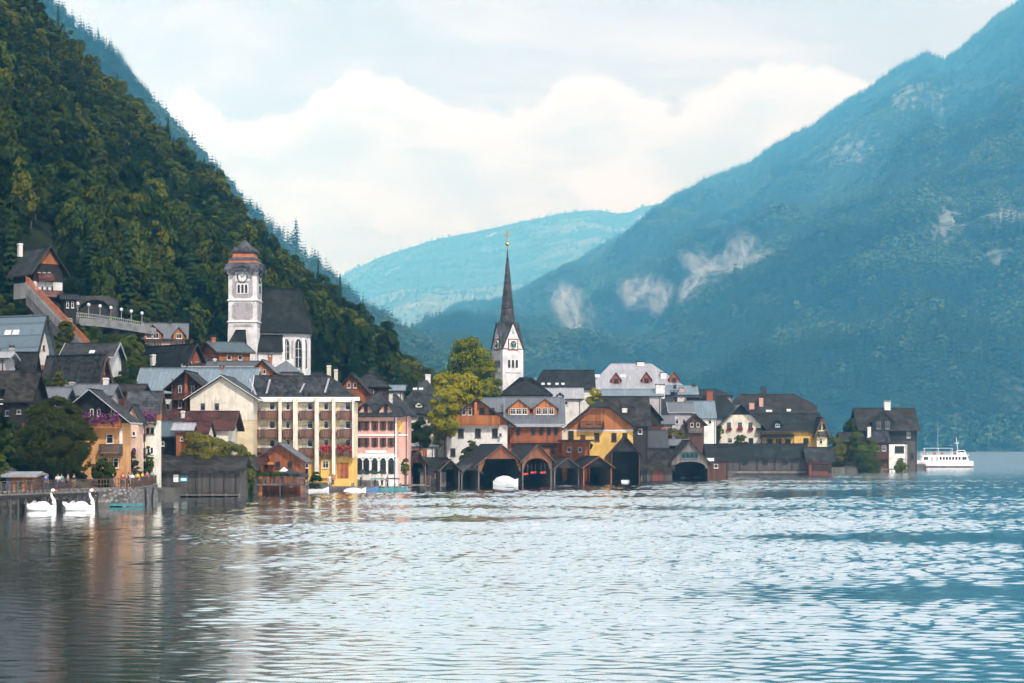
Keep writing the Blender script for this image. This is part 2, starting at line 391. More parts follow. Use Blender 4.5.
FACE_ROT = {'F': 0.0, 'R': math.pi/2, 'L': -math.pi/2}
SETBACK = [(340, 0), (350, 14), (440, 14), (446, 18), (600, 18), (640, 45), (658, 70), (700, 68), (722, 30), (830, 20), (838, 0)]   # keeps every house behind the boathouse row
class House:
    def __init__(s, name, label, cat, xl, xc, xr, D, ye, yr, axis='x', th=0.0, depth=9.0, roof='dark_shingle', t=0.28, o=0.9, og=0.7,
                 bands=(('white_plaster', None),), hip=(0, 0), fh=(0, 0), group=None, base=None, trim=None, no_wall=False):
        th = R(th); s.th = th; D = D + lerp_tab(SETBACK, xc) if D < 900 else D; s.D = D; s.xc = xc
        k = (xc - 512) / F
        s.O = Vector((k * D, D, 0)); c, sn = math.cos(th), math.sin(th)
        kr = (xr - 512) / F; s.Lx = (kr * D - s.O.x) / (c - kr * sn)
        if xl < xc - 0.01 and sn > 0.02:
            kl = (xl - 512) / F; s.Ly = (kl * D - s.O.x) / (-sn - kl * c)
        else: s.Ly = depth
        s.dx = Vector((c, sn, 0)); s.dy = Vector((-sn, c, 0)); s.axis = axis
        corners = [s.O, s.O + s.dx*s.Lx, s.O + s.dy*s.Ly, s.O + s.dx*s.Lx + s.dy*s.Ly]
        g = [ground(p.x, p.y) for p in corners]
        s.z0 = (min(g) - 0.6) if base is None else base
        s.root = empty(name, (s.O.x, s.O.y, s.z0), th, label, cat, group)
        s.ze = CH + (HZ - ye) * (D) / F - s.z0
        Dr = D + (s.Ly/2*c if axis == 'x' else s.Lx/2*sn)
        s.zr = CH + (HZ - yr) * Dr / F - s.z0 - t
        s.La, s.Lb = (s.Lx, s.Ly) if axis == 'x' else (s.Ly, s.Lx)
        s.m = (s.zr - s.ze) / (s.Lb/2); s.t = t; s.o = o; s.og = og; s.roofmat = roof; s.bandlist = bands
        # roof top surface
        La, Lb, ze, zr = s.La, s.Lb, s.ze, s.zr
        vs = []; 
        def end(i):
            """points for one end, from eave b=-o round to eave b=Lb+o: list of (a,b,z) and ridge point"""
            sg = -1 if i == 0 else 1; base_a = 0 if i == 0 else La
            h = hip[i]
            if h == 0: a = base_a + sg*og; return [(a, -o, ze - s.m*o)], (a, Lb/2, zr), [(a, Lb+o, ze - s.m*o)]
            if fh[i] == 0: a = base_a + sg*o; return [(a, -o, ze - s.m*o)], (base_a - sg*h, Lb/2, zr), [(a, Lb+o, ze - s.m*o)]
            a = base_a + sg*og; bf = Lb/2*fh[i]; zf = ze + s.m*bf
            return [(a, -o, ze - s.m*o), (a, bf, zf)], (base_a - sg*h, Lb/2, zr), [(a, Lb-bf, zf), (a, Lb+o, ze - s.m*o)]
        e0, r0, f0 = end(0); e1, r1, f1 = end(1)
        pts = e0 + [r0] + f0 + e1 + [r1] + f1
        n0 = len(e0); i_r0 = n0; i_f0 = list(range(n0+1, n0+1+len(f0))); b1 = n0+1+len(f0)
        i_e0 = list(range(n0)); i_e1 = list(range(b1, b1+len(e1))); i_r1 = b1+len(e1); i_f1 = list(range(i_r1+1, i_r1+1+len(f1)))
        faces = [tuple([i_e0[0]] + i_e1 + [i_r1, i_r0] + i_e0[::-1][:-1]),
                 tuple([i_f1[-1]] + i_f0[::-1] + [i_r0, i_r1] + i_f1[:-1])]
        if hip[0]: faces.append((i_e0[-1], i_r0, i_f0[0]))
        if hip[1]: faces.append((i_e1[-1], i_f1[0], i_r1))
        conv = (lambda p: (p[0], p[1], p[2] + t)) if axis == 'x' else (lambda p: (p[1], p[0], p[2] + t))
        rb = MB(); rb.shell([conv(p) for p in pts], faces, t, roof)
        # ridge cap
        cr = [conv(r0), conv(r1)]
        rb.bar((cr[0][0], cr[0][1], cr[0][2]-.02), (cr[1][0], cr[1][1], cr[1][2]-.02), .35, .16, roof)
        s.roof = rb.build('roof', roof, s.root)
        s.pend_pts = (e0, r0, f0, e1, r1, f1, conv)
        if trim:
            tb = MB()
            for (ee, rr, ff, hh) in ((e0, r0, f0, hip[0]), (e1, r1, f1, hip[1])):
                if hh == 0:
                    sg = -1 if rr[0] < La/2 else 1
                    for q in (ee[0], ff[-1]):
                        a = conv((q[0]+sg*.05, q[1], q[2]-.1)); b = conv((rr[0]+sg*.05, rr[1], rr[2]-.1)); tb.bar(a, b, .07 if axis == 'x' else .36, .36 if axis == 'x' else .07)
            for bb in (-o-.06, Lb+o+.06):
                if not (hip[0] and fh[0] == 0) : 
                    tb.bar(conv((-og, bb, ze-s.m*o-.13)), conv((La+og, bb, ze-s.m*o-.13)), .14, .2)
            tb.build('barge_board', trim, s.root)
        if D < 900 and 'boathouse' not in name and name not in ('shore_shed', 'hut', 'kiosk', 'hotel', 'hotel_wing') and axis == 'x' and not trim:
            gb = MB(); gb.bar((-og, -o-.09, ze-s.m*o+t-.12), (La+og, -o-.09, ze-s.m*o+t-.12), .13, .13); gb.build('gutter', 'iron', s.root)
            dp = MB(); xx = La-.25; dp.tube([(xx, -o-.09, ze-s.m*o+t-.18), (xx, -.16, ze-s.m*o-.35), (xx, -.16, .3)], .06, 6); dp.build('downpipe', 'iron', s.root)
        if not no_wall:
            z = 0.0; last = len(bands) - 1
            for i, b in enumerate(bands):
                matn, top = b[0], b[1]; pn = b[2] if len(b) > 2 else ('wall' if i == 0 else 'upper_wall')
                z1 = s.zr if top is None else CH + (HZ - top) * D / F - s.z0
                s._band(z, min(z1, s.zr), matn, pn, 0.045 * i, hip, fh)
                z = z1
    def _band(s, za, zb, matn, pn, e, hip, fh):
        La, Lb, ze, zr = s.La, s.Lb, s.ze - .015, s.zr - .015
        def prof(za, zb):
            hw = lambda z: Lb/2 if z <= ze else Lb/2*max(0, 1-(z-ze)/(zr-ze))
            zs = sorted({za, zb} | ({ze} if za < ze < zb else set()))
            L = [(Lb/2 - hw(z), z) for z in zs]; Rr = [(Lb/2 + hw(z), z) for z in reversed(zs)]
            poly = L + Rr
            out = []
            for p in poly:
                if not out or (abs(p[0]-out[-1][0]) > 1e-4 or abs(p[1]-out[-1][1]) > 1e-4): out.append(p)
            return out
        b = MB(); ax = s.axis
        def ext(p, a0, a1, e):
            q = [(u - e if u < Lb/2 - .01 else (u + e if u > Lb/2 + .01 else u), z) for u, z in p]
            # keep the proud band below the roof
            q = [(u, z - (abs(e) * s.m + .01 if z > ze - .01 else 0)) for u, z in q]
            b.prism(q, ax, a0 - e, a1 + e, matn)
        a0, a1 = 0, La
        if za < ze:
            full = (hip[0] and fh[0] == 0) or (hip[1] and fh[1] == 0)
            if full and zb > ze:
                ext(prof(za, ze), 0, La, e)
                h0 = hip[0] if (hip[0] and fh[0] == 0) else 0; h1 = hip[1] if (hip[1] and fh[1] == 0) else 0
                if La - h0 - h1 > .5 and (h0 == 0 or h1 == 0): ext(prof(ze - .05, zb - .02), h0 + (.3 if h0 else 0), La - h1 - (.3 if h1 else 0), e - .004)
            else:
                top = zb
                for i in (0, 1):
                    if hip[i] and fh[i]: top = min(top, ze + s.m*Lb/2*fh[i])
                ext(prof(za, top), 0, La, e)
        else:
            top = zb
            for i in (0, 1):
                if hip[i] and fh[i]: top = min(top, ze + s.m*Lb/2*fh[i])
            if top > za + .05: ext(prof(za, top), 0, La, e)
        b.build(pn, matn, s.root)
    # ---- picking local positions from the photograph's rows and columns
    def loc(s, face, px, py):
        k = (px - 512) / F
        if face == 'F': o, d = s.O, s.dx
        elif face == 'L': o, d = s.O, s.dy
        else: o, d = s.O + s.dx*s.Lx, s.dy
        u = (k*o.y - o.x) / (d.x - k*d.y)
        Dp = o.y + u*d.y
        z = CH + (HZ - py) * Dp / F - s.z0
        foresh = abs(d.x - k*d.y)
        return u, z, Dp, foresh
    def place(s, face, u, z, out=0.0):
        if face == 'F': return Vector((u, -out, z))
        if face == 'L': return Vector((-out, u, z))
        return Vector((s.Lx + out, u, z))
    def win(s, xs, ys, w, h, face='F', frame='white_paint', shut=None, label=None, out=0.05, flowers=None, name='window'):
        """windows at every column of xs and row (sill) of ys, in photograph pixels"""
        for py in ys:
            for px in xs:
                u, z, Dp, fo = s.loc(face, px, py)
                ww, hh = w*Dp/F/max(fo, .3), h*Dp/F
                me, pn = window_meshes(ww, hh, frame, '')
                o = link(name, me, s.root, s.place(face, u, z, out), FACE_ROT[face])
                if label: o['label'] = label
                link('pane', pn, o)
                if shut:
                    sw = ww*0.42
                    for sg in (-1, 1):
                        link('shutter', shutter_mesh(sw, hh, shut), o, (sg*(ww/2+sw/2+.03), 0, 0))
                if flowers:
                    fb = MB(); fb.box(-ww/2-.1, -.4, -.32, ww/2+.1, -.17, -.1)
                    q = fb.build('flower_box', 'brown_wood', o)
                    link('flowers', flowers_mesh(ww*1.3, flowers, int(px*7)), o, (0, -.2, -.05))
    def door(s, px, py, w, h, mat='brown_wood', face='F', name='door', label=None, out=.06):
        u, z, Dp, fo = s.loc(face, px, py); ww, hh = w*Dp/F/max(fo, .3), h*Dp/F
        b = MB(); b.box(-ww/2, -.05, 0, ww/2, .03, hh, mat)
        for i in range(2):
            x0 = -ww/2 + ww*(i*.5 + .06)
            b.box(x0, -.075, hh*.08, x0+ww*.38, -.052, hh*.45, mat); b.box(x0, -.075, hh*.52, x0+ww*.38, -.052, hh*.92, mat)
        o = link(name, b.mesh('door_mesh', mat), s.root, s.place(face, u, z, out), FACE_ROT[face])
        k = MB(); k.tube([(ww*.04, -.14, hh*.48), (ww*.04+.12, -.14, hh*.48)], .02, 6); k.build('handle', 'iron', o)
        if label: o['label'] = label
        return o
    def balcony(s, x0, x1, yt, yb, depth=1.2, mat='orange_wood', face='F', flowers=None, roofpost=None, name='balcony', style='board', label=None):
        u0, z0, Dp, fo = s.loc(face, x0, yb); u1, _, _, _ = s.loc(face, x1, yb); zt = z0 + (yb-yt)*Dp/F
        if u1 < u0: u0, u1 = u1, u0
        L = u1-u0; H = zt-z0
        b = MB(); b.box(-L/2, -depth, -.16, L/2, -.05, 0, mat)
        for x in (-L/2+.2, L/2-.2): b.box(x-.08, -depth+.1, -.34, x+.08, -.05, -.162, mat)
        mu = (u0+u1)/2
        o = link(name, b.mesh('balcony_floor_mesh', mat), s.root, s.place(face, mu, z0, 0), FACE_ROT[face])
        if label: o['label'] = label
        r = MB(); r.box(-L/2, -depth-.03, H-.1, L/2, -depth+.07, H, mat)
        r.box(-L/2, -depth-.02, .08, L/2, -depth+.05, .16, mat)
        n = max(3, int(L/.24)); st = L/n
        for i in range(n):
            x = -L/2 + st*i
            ww = st*.82 if style == 'board' else st*.3
            r.box(x, -depth, .162, x+ww, -depth+.035, H-.102, mat)
        for sg in (-1, 1):
            x = sg*(L/2-.04); r.box(x-.04, -depth+.07, H-.1, x+.04, -.06, H, mat); r.box(x-.02, -depth+.07, .08, x+.02, -.06, H-.12, mat)
        r.build('railing', mat, o)
        if roofpost:
            pz = roofpost
            p = MB(); k = max(2, int(L/3)+1)
            for i in range(k):
                x = -L/2+.1 + (L-.2)*i/(k-1); p.box(x-.08, -depth-.02, H, x+.08, -depth+.12, pz, mat)
            p.build('post', mat, o)
        if flowers: link('flowers', flowers_mesh(L, flowers, int(x0*3), .4, .5 if flowers != 'purple_flower' else .75), o, (0, -depth-.1, H+.0))
        return o
    def roof_y(s, py, D=None):
        """local y on the front slope whose roof surface shows at row py (ridge along x, th ~ 0)"""
        # ze+t+m*y + z0 = CH + (HZ-py)*(Oy+y)/F
        k = (HZ-py)/F
        return (CH + k*s.O.y - s.z0 - s.ze - s.t) / (s.m - k*math.cos(s.th))
    def dormer(s, px, w, yt, yb, mat='orange_wood', roofm=None, frame='white_paint', wins=1, flat=False, label=None, sink=.3):
        y = s.roof_y(yb); Dp = s.O.y + y
        k = (px-512)/F; u = (k*Dp - s.O.x)
        W_ = w*Dp/F; z = s.ze + s.t + s.m*y; zt = CH + (HZ-yt)*Dp/F - s.z0; H = zt - z
        he = H*.42 if not flat else H
        b = MB(); Ld = (H+sink)/max(s.m, .15) + .2
        if flat: b.prism([(-W_/2, -sink), (-W_/2, H), (W_/2, H), (W_/2, -sink)], 'y', 0, Ld, mat)
        else: b.prism([(-W_/2, -sink), (-W_/2, he), (0, H), (W_/2, he), (W_/2, -sink)], 'y', 0, Ld, mat)
        o = link('dormer', b.mesh('dormer_mesh', mat), s.root, (u, y, z))
        if label: o['label'] = label
        rb = MB(); rm = roofm or s.roofmat; ov = .35
        if flat: rb.box(-W_/2-ov, -ov, H+.01, W_/2+ov, Ld, H+.16, rm)
        else:
            sl = (H-he)/(W_/2); e = (-W_/2-ov, he-sl*ov+.15); f = (W_/2+ov, he-sl*ov+.15)
            rb.shell([(e[0], -ov, e[1]), (0, -ov, H+.15), (f[0], -ov, f[1]), (e[0], Ld, e[1]), (0, Ld, H+.15), (f[0], Ld, f[1])], [(0, 1, 4, 3), (1, 2, 5, 4)], .14, rm)
        rb.build('dormer_roof', rm, o)
        wh = H*.42; ww = min(1.0, W_*.8/wins*.8)
        for i in range(wins):
            me, pn = window_meshes(ww, max(wh, .5), frame, '')
            q = MB(); link('window', me, o, (-W_*.4 + W_*.8*(i+.5)/wins, -.02, 0.02))
            link('pane', pn, o, (-W_*.4 + W_*.8*(i+.5)/wins, -.02, 0.02))
        return o
    def chimney(s, px, yt, yb, w, mat='white_plaster', y=None, cap='dark_paint', label=None):
        yl = s.Ly/2 if y is None else y
        # solve on the local line y = yl (parallel to dx)
        k = (px-512)/F; o = s.O + s.dy*yl; d = s.dx
        u = (k*o.y - o.x)/(d.x - k*d.y); Dp = o.y + u*d.y
        zt = CH + (HZ-yt)*Dp/F - s.z0; zb = CH + (HZ-yb)*Dp/F - s.z0 - 1.0; w_ = w*Dp/F/2
        b = MB(); b.box(-w_, -w_, zb, w_, w_, zt-.25, mat); b.box(-w_-.08, -w_-.08, zt-.5, w_+.08, w_+.08, zt-.35, mat)
        c = b.build('chimney', mat, s.roof, (u, yl, 0))
        if label: c['label'] = label
        cb = MB()
        for sx in (-1, 1):
            for sy in (-1, 1): cb.box(sx*(w_-.06)-.05, sy*(w_-.06)-.05, zt-.25, sx*(w_-.06)+.05, sy*(w_-.06)+.05, zt-.02, cap)
        cb.box(-w_-.1, -w_-.1, zt-.02, w_+.1, w_+.1, zt+.08, cap)
        o = cb.build('chimney_cap', cap, s.roof, (u, yl, 0))
    def skylight(s, px, py, w=5, h=4):
        y = s.roof_y(py); Dp = s.O.y+y*math.cos(s.th); u = ((px-512)/F*Dp - s.O.x)
        ww = w*Dp/F/2; hh = h*Dp/F/math.sin(math.atan(s.m))/2 if s.m > .1 else .5
        hh = min(hh, 1.2)
        z = s.ze+s.t+s.m*y; a = math.atan(s.m)
        f = MB(); f.box(-ww, -hh, .0, ww, hh, .07, 'white_paint'); f.box(-ww+.1, -hh+.1, .072, ww-.1, hh-.1, .1, 'tarp')
        o = f.build('skylight', 'white_paint', s.roof, (u, y, z)); o.rotation_euler.x = a
    def panel(s, x0, x1, yt, yb, mat, face='F', name='panel', depth=.06, out=.05, label=None):
        u0, zb, Dp, fo = s.loc(face, x0, yb); u1 = s.loc(face, x1, yb)[0]; zt = zb + (yb-yt)*Dp/F
        L = abs(u1-u0); b = MB(); b.box(-L/2, -depth, 0, L/2, 0, zt-zb, mat)
        o = link(name, b.mesh(name+'_mesh', mat), s.root, s.place(face, (u0+u1)/2, zb, out), FACE_ROT[face])
        if label: o['label'] = label
        return o

# ------------------------------------------------------------------ boathouses
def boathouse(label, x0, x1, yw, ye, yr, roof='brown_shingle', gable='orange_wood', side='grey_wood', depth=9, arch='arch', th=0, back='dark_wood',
              trim='pale_wood', hang=.5, D=None, apex=None, group='wooden boathouses along the shore', fr=0.5, ridge_dz=0, gb=None, name='boathouse', o=.5):
    """gable-fronted boathouse standing in the water; the front opening keeps its real depth"""
    D = D or F*CH/(yw-HZ)
    k0, k1 = (x0-512)/F, (x1-512)/F
    O = Vector((k0*D, D, -0.8)); c, sn = math.cos(R(th)), math.sin(R(th))
    Lx = (k1*D - O.x)/(c - k1*sn)
    root = empty(name, O, R(th), label, 'boathouse', group)
    z0 = -O.z; ze = CH+(HZ-ye)*D/F+z0; zr = CH+(HZ-yr)*D/F+z0-.2
    ax = Lx*.5 if apex is None else ((apex-512)/F*D - O.x)
    t = .2; ml = (zr-ze)/ax; mr = (zr-ze)/(Lx-ax)
    b = MB(); b.shell([(-o, -.6, ze-ml*o+t), (ax, -.6, zr+t), (Lx+o, -.6, ze-mr*o+t), (-o, depth+.4, ze-ml*o+t), (ax, depth+.4, zr+t), (Lx+o, depth+.4, ze-mr*o+t)],
                      [(0, 1, 4, 3), (1, 2, 5, 4)], t, roof)
    b.bar((ax, -.6, zr+t-.02), (ax, depth+.4, zr+t-.02), .3, .12, roof)
    rf = b.build('roof', roof, root)
    bb = MB(); bb.bar((-o, -.66, ze-ml*o+.07), (ax, -.66, zr+.07), .3, .07); bb.bar((ax, -.66, zr+.07), (Lx+o, -.66, ze-mr*o+.07), .3, .07)
    bb.build('barge_board', trim, root)
    for sx in (0, Lx-.12):
        w = MB(); w.box(sx, .2, .75, sx+.12, depth, ze-.02); w.build('side_wall', side, root)
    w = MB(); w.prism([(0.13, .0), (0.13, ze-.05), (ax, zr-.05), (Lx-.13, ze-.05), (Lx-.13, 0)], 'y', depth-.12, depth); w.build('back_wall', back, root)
    # front gable with its opening cut out
    poly = [(0, ze-.03), (ax, zr-.03), (Lx, ze-.03)]
    zc = ze + (zr-ze)*fr                      # crown of the opening
    zs = ze - (ze-z0)*hang                    # where the side braces end
    pw = Lx*.07
    if arch == 'arch':
        n = 8; pts = []
        for i in range(n+1):
            a = math.pi*i/n
            pts.append((ax + (Lx/2-pw)*math.cos(a), zs + (zc-zs)*math.sin(a)**.8))
        rl = lambda x: zr - (zr-ze)*(abs(x-ax)/(ax if x < ax else Lx-ax))
        pts = [(min(max(p[0], pw), Lx-pw), min(p[1], rl(min(max(p[0], pw), Lx-pw))-.4)) for p in pts]
        poly += [(Lx, zs)] + pts + [(0, zs)]
    elif arch == 'flat':
        poly += [(Lx, zs), (Lx-pw, zs), (Lx-pw, zc), (pw, zc), (pw, zs), (0, zs)]
    else:   # braces
        q = (zc-ze)
        poly += [(Lx, zs), (Lx-pw, zs), (Lx-pw*2.6, zc), (pw*2.6, zc), (pw, zs), (0, zs)]
    g = MB(); g.prism(poly, 'y', 0, .12); g.build('gable_boards', gable, root)
    for px_ in [0.02, Lx-.2] + ([ax-.09] if arch == 'double' else []):
        p = MB(); p.box(px_, -.12, -1.5, px_+.18, -.002, ze-.1 if px_ != ax-.09 else zc); p.build('post', trim, root)
    nf = max(2, int(depth/4))
    for i in range(1, nf+1):
        for sx in (-.02, Lx-.16):
            p = MB(); p.box(sx, depth*i/nf-.4, -1.5, sx+.18, depth*i/nf-.22, .74); p.build('pile', 'dark_wood', root)
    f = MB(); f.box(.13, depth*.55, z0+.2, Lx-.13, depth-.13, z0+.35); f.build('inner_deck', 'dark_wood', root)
    root['D'] = D
    return root, dict(D=D, O=O, Lx=Lx, ze=ze, zr=zr, z0=z0, ax=ax)
# ------------------------------------------------------------------ vegetation
def leaves(centres, radii, nleaf, size, up=0.3, seed=0, inner=0.12, mat='leaf_green', aspect=0.7):
    """a crown of leaf-sized faces set on many small clumps"""
    r = np.random.default_rng(seed)
    C = np.array(centres, float); K = len(C); Rr = np.array(radii, float)
    p = Rr**2/np.sum(Rr**2); idx = r.choice(K, nleaf, p=p)
    d = r.normal(size=(nleaf, 3)); d /= np.linalg.norm(d, axis=1)[:, None]
    cc = C[idx]; out = cc - C.mean(0); out /= (np.linalg.norm(out, axis=1)[:, None]+1e-6)
    d = d + out*0.7 + np.array([0, 0, up]); d /= np.linalg.norm(d, axis=1)[:, None]
    rad = np.where(r.random(nleaf) < inner, r.random(nleaf), 0.82+0.3*r.random(nleaf))
    pos = cc + d*(Rr[idx]*rad)[:, None]*np.array([1, 1, .8])
    nrm = d + r.normal(size=(nleaf, 3))*0.55; nrm /= np.linalg.norm(nrm, axis=1)[:, None]
    t = np.cross(nrm, r.normal(size=(nleaf, 3))); t /= np.linalg.norm(t, axis=1)[:, None]
    b = np.cross(nrm, t)
    s = size*(0.6+0.8*r.random(nleaf))[:, None]
    v = np.stack([pos-t*s, pos-b*s*aspect, pos+t*s, pos+b*s*aspect], 1).reshape(-1, 3)
    me = bpy.data.meshes.new('leaves_mesh')
    n = nleaf
    me.vertices.add(4*n); me.vertices.foreach_set('co', v.ravel())
    me.loops.add(4*n); me.loops.foreach_set('vertex_index', np.arange(4*n))
    me.polygons.add(n); me.polygons.foreach_set('loop_start', np.arange(0, 4*n, 4)); me.polygons.foreach_set('loop_total', np.full(n, 4))
    me.update(calc_edges=True); me.materials.append(MATS[mat])
    return me

def clumps(n, seed, rx=1.0, rz=1.0, shape='round', cr=(.25, .42)):
    r = random.Random(seed); C = []; Rr = []
    for i in range(n):
        while True:
            x, y, z = (r.uniform(-1, 1) for _ in range(3))
            q = math.sqrt(x*x+y*y+z*z)
            if q < 1 and q > .35: break
        if shape == 'tall': z = z*1.0; k = 1 - .35*max(0, z); x *= k; y *= k
        C.append((x*rx*.78, y*rx*.78, z*rz*.8)); Rr.append(r.uniform(*cr)*rx)
    C.append((0, 0, 0)); Rr.append(.5*rx)
    return C, Rr

def trunk_mesh(h, r, crown_h, seed=0, limbs=5):
    rr = random.Random(seed); b = MB()
    top = h + crown_h*.55
    b.tube([(0, 0, -.8), (0, 0, h*.5), (rr.uniform(-.2, .2), rr.uniform(-.2, .2), h), (rr.uniform(-.4, .4), rr.uniform(-.4, .4), top)], [r*1.25, r, r*.8, r*.15], 7, 'bark')
    for i in range(limbs):
        a = 2*math.pi*i/limbs + rr.uniform(-.4, .4); z = h*.85 + crown_h*.12*i/limbs; L = crown_h*rr.uniform(.3, .45)
        b.tube([(0, 0, z), (math.cos(a)*L*.5, math.sin(a)*L*.5, z+L*.35), (math.cos(a)*L, math.sin(a)*L, z+L*.8)], [r*.5, r*.32, r*.1], 5, 'bark')
    return b.mesh('trunk_mesh', 'bark')

def conifer_mesh(seed, h=1.0, r=.18, levels=12, per=9, mat='leaf_conifer'):
    rr = random.Random(seed); b = MB()
    for i in range(levels):
        t = i/(levels-1); z = h*(.1+.86*t); L = r*h*(1-t)**.85*rr.uniform(.8, 1.15)+.012*h
        for k in range(per):
            a = 2*math.pi*(k+rr.random())/per; l = L*rr.uniform(.65, 1.2); w = l*.42
            dx, dy = math.cos(a), math.sin(a); px_, py_ = -dy, dx; dr = h*.06*(1-t*.5)
            p0 = (0, 0, z+h*.035); p1 = (dx*l*.6+px_*w*.6, dy*l*.6+py_*w*.6, z-dr*.4); p2 = (dx*l, dy*l, z-dr); p3 = (dx*l*.6-px_*w*.6, dy*l*.6-py_*w*.6, z-dr*.4)
            b.add([p0, p1, p2, p3], [(0, 1, 2, 3)], mat)
    return b.mesh('conifer_mesh', mat)

# ------------------------------------------------------------------ hills and mountains
def profile_surface(name, crest, Dc, Df, zf, pxs, nt, amp, shape=1.0, seed=0, back=600, gully=0, mat=None, crest_fade=.08, zskirt=-6, noise_len=220.0):
    """a slope from its foot (distance Df(px), height zf(px)) up to its crest and down the far side; returns grid arrays"""
    nx = len(pxs); V = []; G = {}
    T = [i/nt for i in range(nt+1)]
    P = np.zeros((nx, nt+1, 3))
    for i, px in enumerate(pxs):
        dc, df, z0 = Dc(px), Df(px), zf(px); zc = CH + (HZ-crest(px))*dc/F
        for j, t in enumerate(T):
            D = df + (dc-df)*t
            z = z0 + (zc-z0)*(t**shape)
            X = (px-512)*D/F
            f = min(1, t/.06)*min(1, .05+(1-t)/crest_fade)
            n = noise.fractal(Vector((X/noise_len+seed, D/noise_len, z/noise_len*.7)), 1.0, 2.1, 5)
            if gully:
                g = noise.fractal(Vector((X/(noise_len*1.3)+seed*3, D/(noise_len*6), 5.1)), 1, 2, 4); n += gully*(abs(g)*-2+.5)
            z += amp*n*f; 
            P[i, j] = (X, D + amp*.5*f*noise.noise(Vector((X/noise_len, z/noise_len, seed+9.))), z)
    verts = [tuple(P[i, j]) for i in range(nx) for j in range(nt+1)]
    faces = [(i*(nt+1)+j, (i+1)*(nt+1)+j, (i+1)*(nt+1)+j+1, i*(nt+1)+j+1) for i in range(nx-1) for j in range(nt)]
    # far side and skirt at the foot
    b0 = len(verts)
    for i in range(nx):
        x, y, z = P[i, nt]; q = 1+back/y
        verts += [(x*q, y*q, z*.35), (x*(1+2*back/y), y*(1+2*back/y), zskirt), (P[i, 0][0], P[i, 0][1]-1, zskirt)]
    for i in range(nx-1):
        a, c = b0+3*i, b0+3*(i+1); t0, t1 = i*(nt+1)+nt, (i+1)*(nt+1)+nt
        faces += [(t0, t1, c, a), (a, c, c+1, a+1), (a+2, c+2, (i+1)*(nt+1), i*(nt+1))]
    me = bpy.data.meshes.new(name+'_mesh'); me.from_pydata(verts, [], faces); me.update(); me.materials.append(MATS[mat]); me.shade_smooth()
    o = link(name, me); tag(o, kind='structure')
    return o, P

def grid_sample(P, u, v):
    """bilinear position and local 'up' of the grid at fractional indices"""
    nx, nt = P.shape[0], P.shape[1]
    i = np.clip(u.astype(int), 0, nx-2); j = np.clip(v.astype(int), 0, nt-2); a = (u-i)[:, None]; b = (v-j)[:, None]
    return (P[i, j]*(1-a)*(1-b) + P[i+1, j]*a*(1-b) + P[i, j+1]*(1-a)*b + P[i+1, j+1]*a*b)

def scatter(name, pts, scales, kinds, protos, label, cat, seed=0, flat=None):
    """many plants as ONE object: a point mesh that carries instances of a few prototype meshes"""
    n = len(pts); r = np.random.default_rng(seed)
    me = bpy.data.meshes.new(name+'_points'); me.vertices.add(n); me.vertices.foreach_set('co', np.asarray(pts, np.float32).ravel())
    a = me.attributes.new('size', 'FLOAT', 'POINT'); a.data.foreach_set('value', np.asarray(scales, np.float32))
    a = me.attributes.new('kindi', 'INT', 'POINT'); a.data.foreach_set('value', np.asarray(kinds, np.int32))
    a = me.attributes.new('spin', 'FLOAT', 'POINT'); a.data.foreach_set('value', r.random(n).astype(np.float32)*6.283)
    me.update()
    o = link(name, me); tag(o, label, cat, kind='stuff')
    ng = bpy.data.node_groups.new(name+'_nodes', 'GeometryNodeTree')
    ng.interface.new_socket('Geometry', in_out='INPUT', socket_type='NodeSocketGeometry'); ng.interface.new_socket('Geometry', in_out='OUTPUT', socket_type='NodeSocketGeometry')
    gi = ng.nodes.new('NodeGroupInput'); go = ng.nodes.new('NodeGroupOutput'); iop = ng.nodes.new('GeometryNodeInstanceOnPoints')
    join = ng.nodes.new('GeometryNodeJoinGeometry')
    for pm in reversed(protos):
        po = bpy.data.objects.new(pm.name+'_source', pm)
        oi = ng.nodes.new('GeometryNodeObjectInfo'); oi.inputs['Object'].default_value = po; oi.inputs['As Instance'].default_value = True
        ng.links.new(oi.outputs['Geometry'], join.inputs[0])
    def attr(nm, typ):
        q = ng.nodes.new('GeometryNodeInputNamedAttribute'); q.data_type = typ; q.inputs['Name'].default_value = nm
        return q.outputs['Attribute']
    ng.links.new(gi.outputs[0], iop.inputs['Points']); ng.links.new(join.outputs[0], iop.inputs['Instance'])
    iop.inputs['Pick Instance'].default_value = True
    ng.links.new(attr('kindi', 'INT'), iop.inputs['Instance Index'])
    cx = ng.nodes.new('ShaderNodeCombineXYZ'); ng.links.new(attr('spin', 'FLOAT'), cx.inputs[2])
    ng.links.new(cx.outputs[0], iop.inputs['Rotation']); ng.links.new(attr('size', 'FLOAT'), iop.inputs['Scale'])
    ng.links.new(iop.outputs[0], go.inputs[0])
    md = o.modifiers.new('plants', 'NODES'); md.node_group = ng
    return o

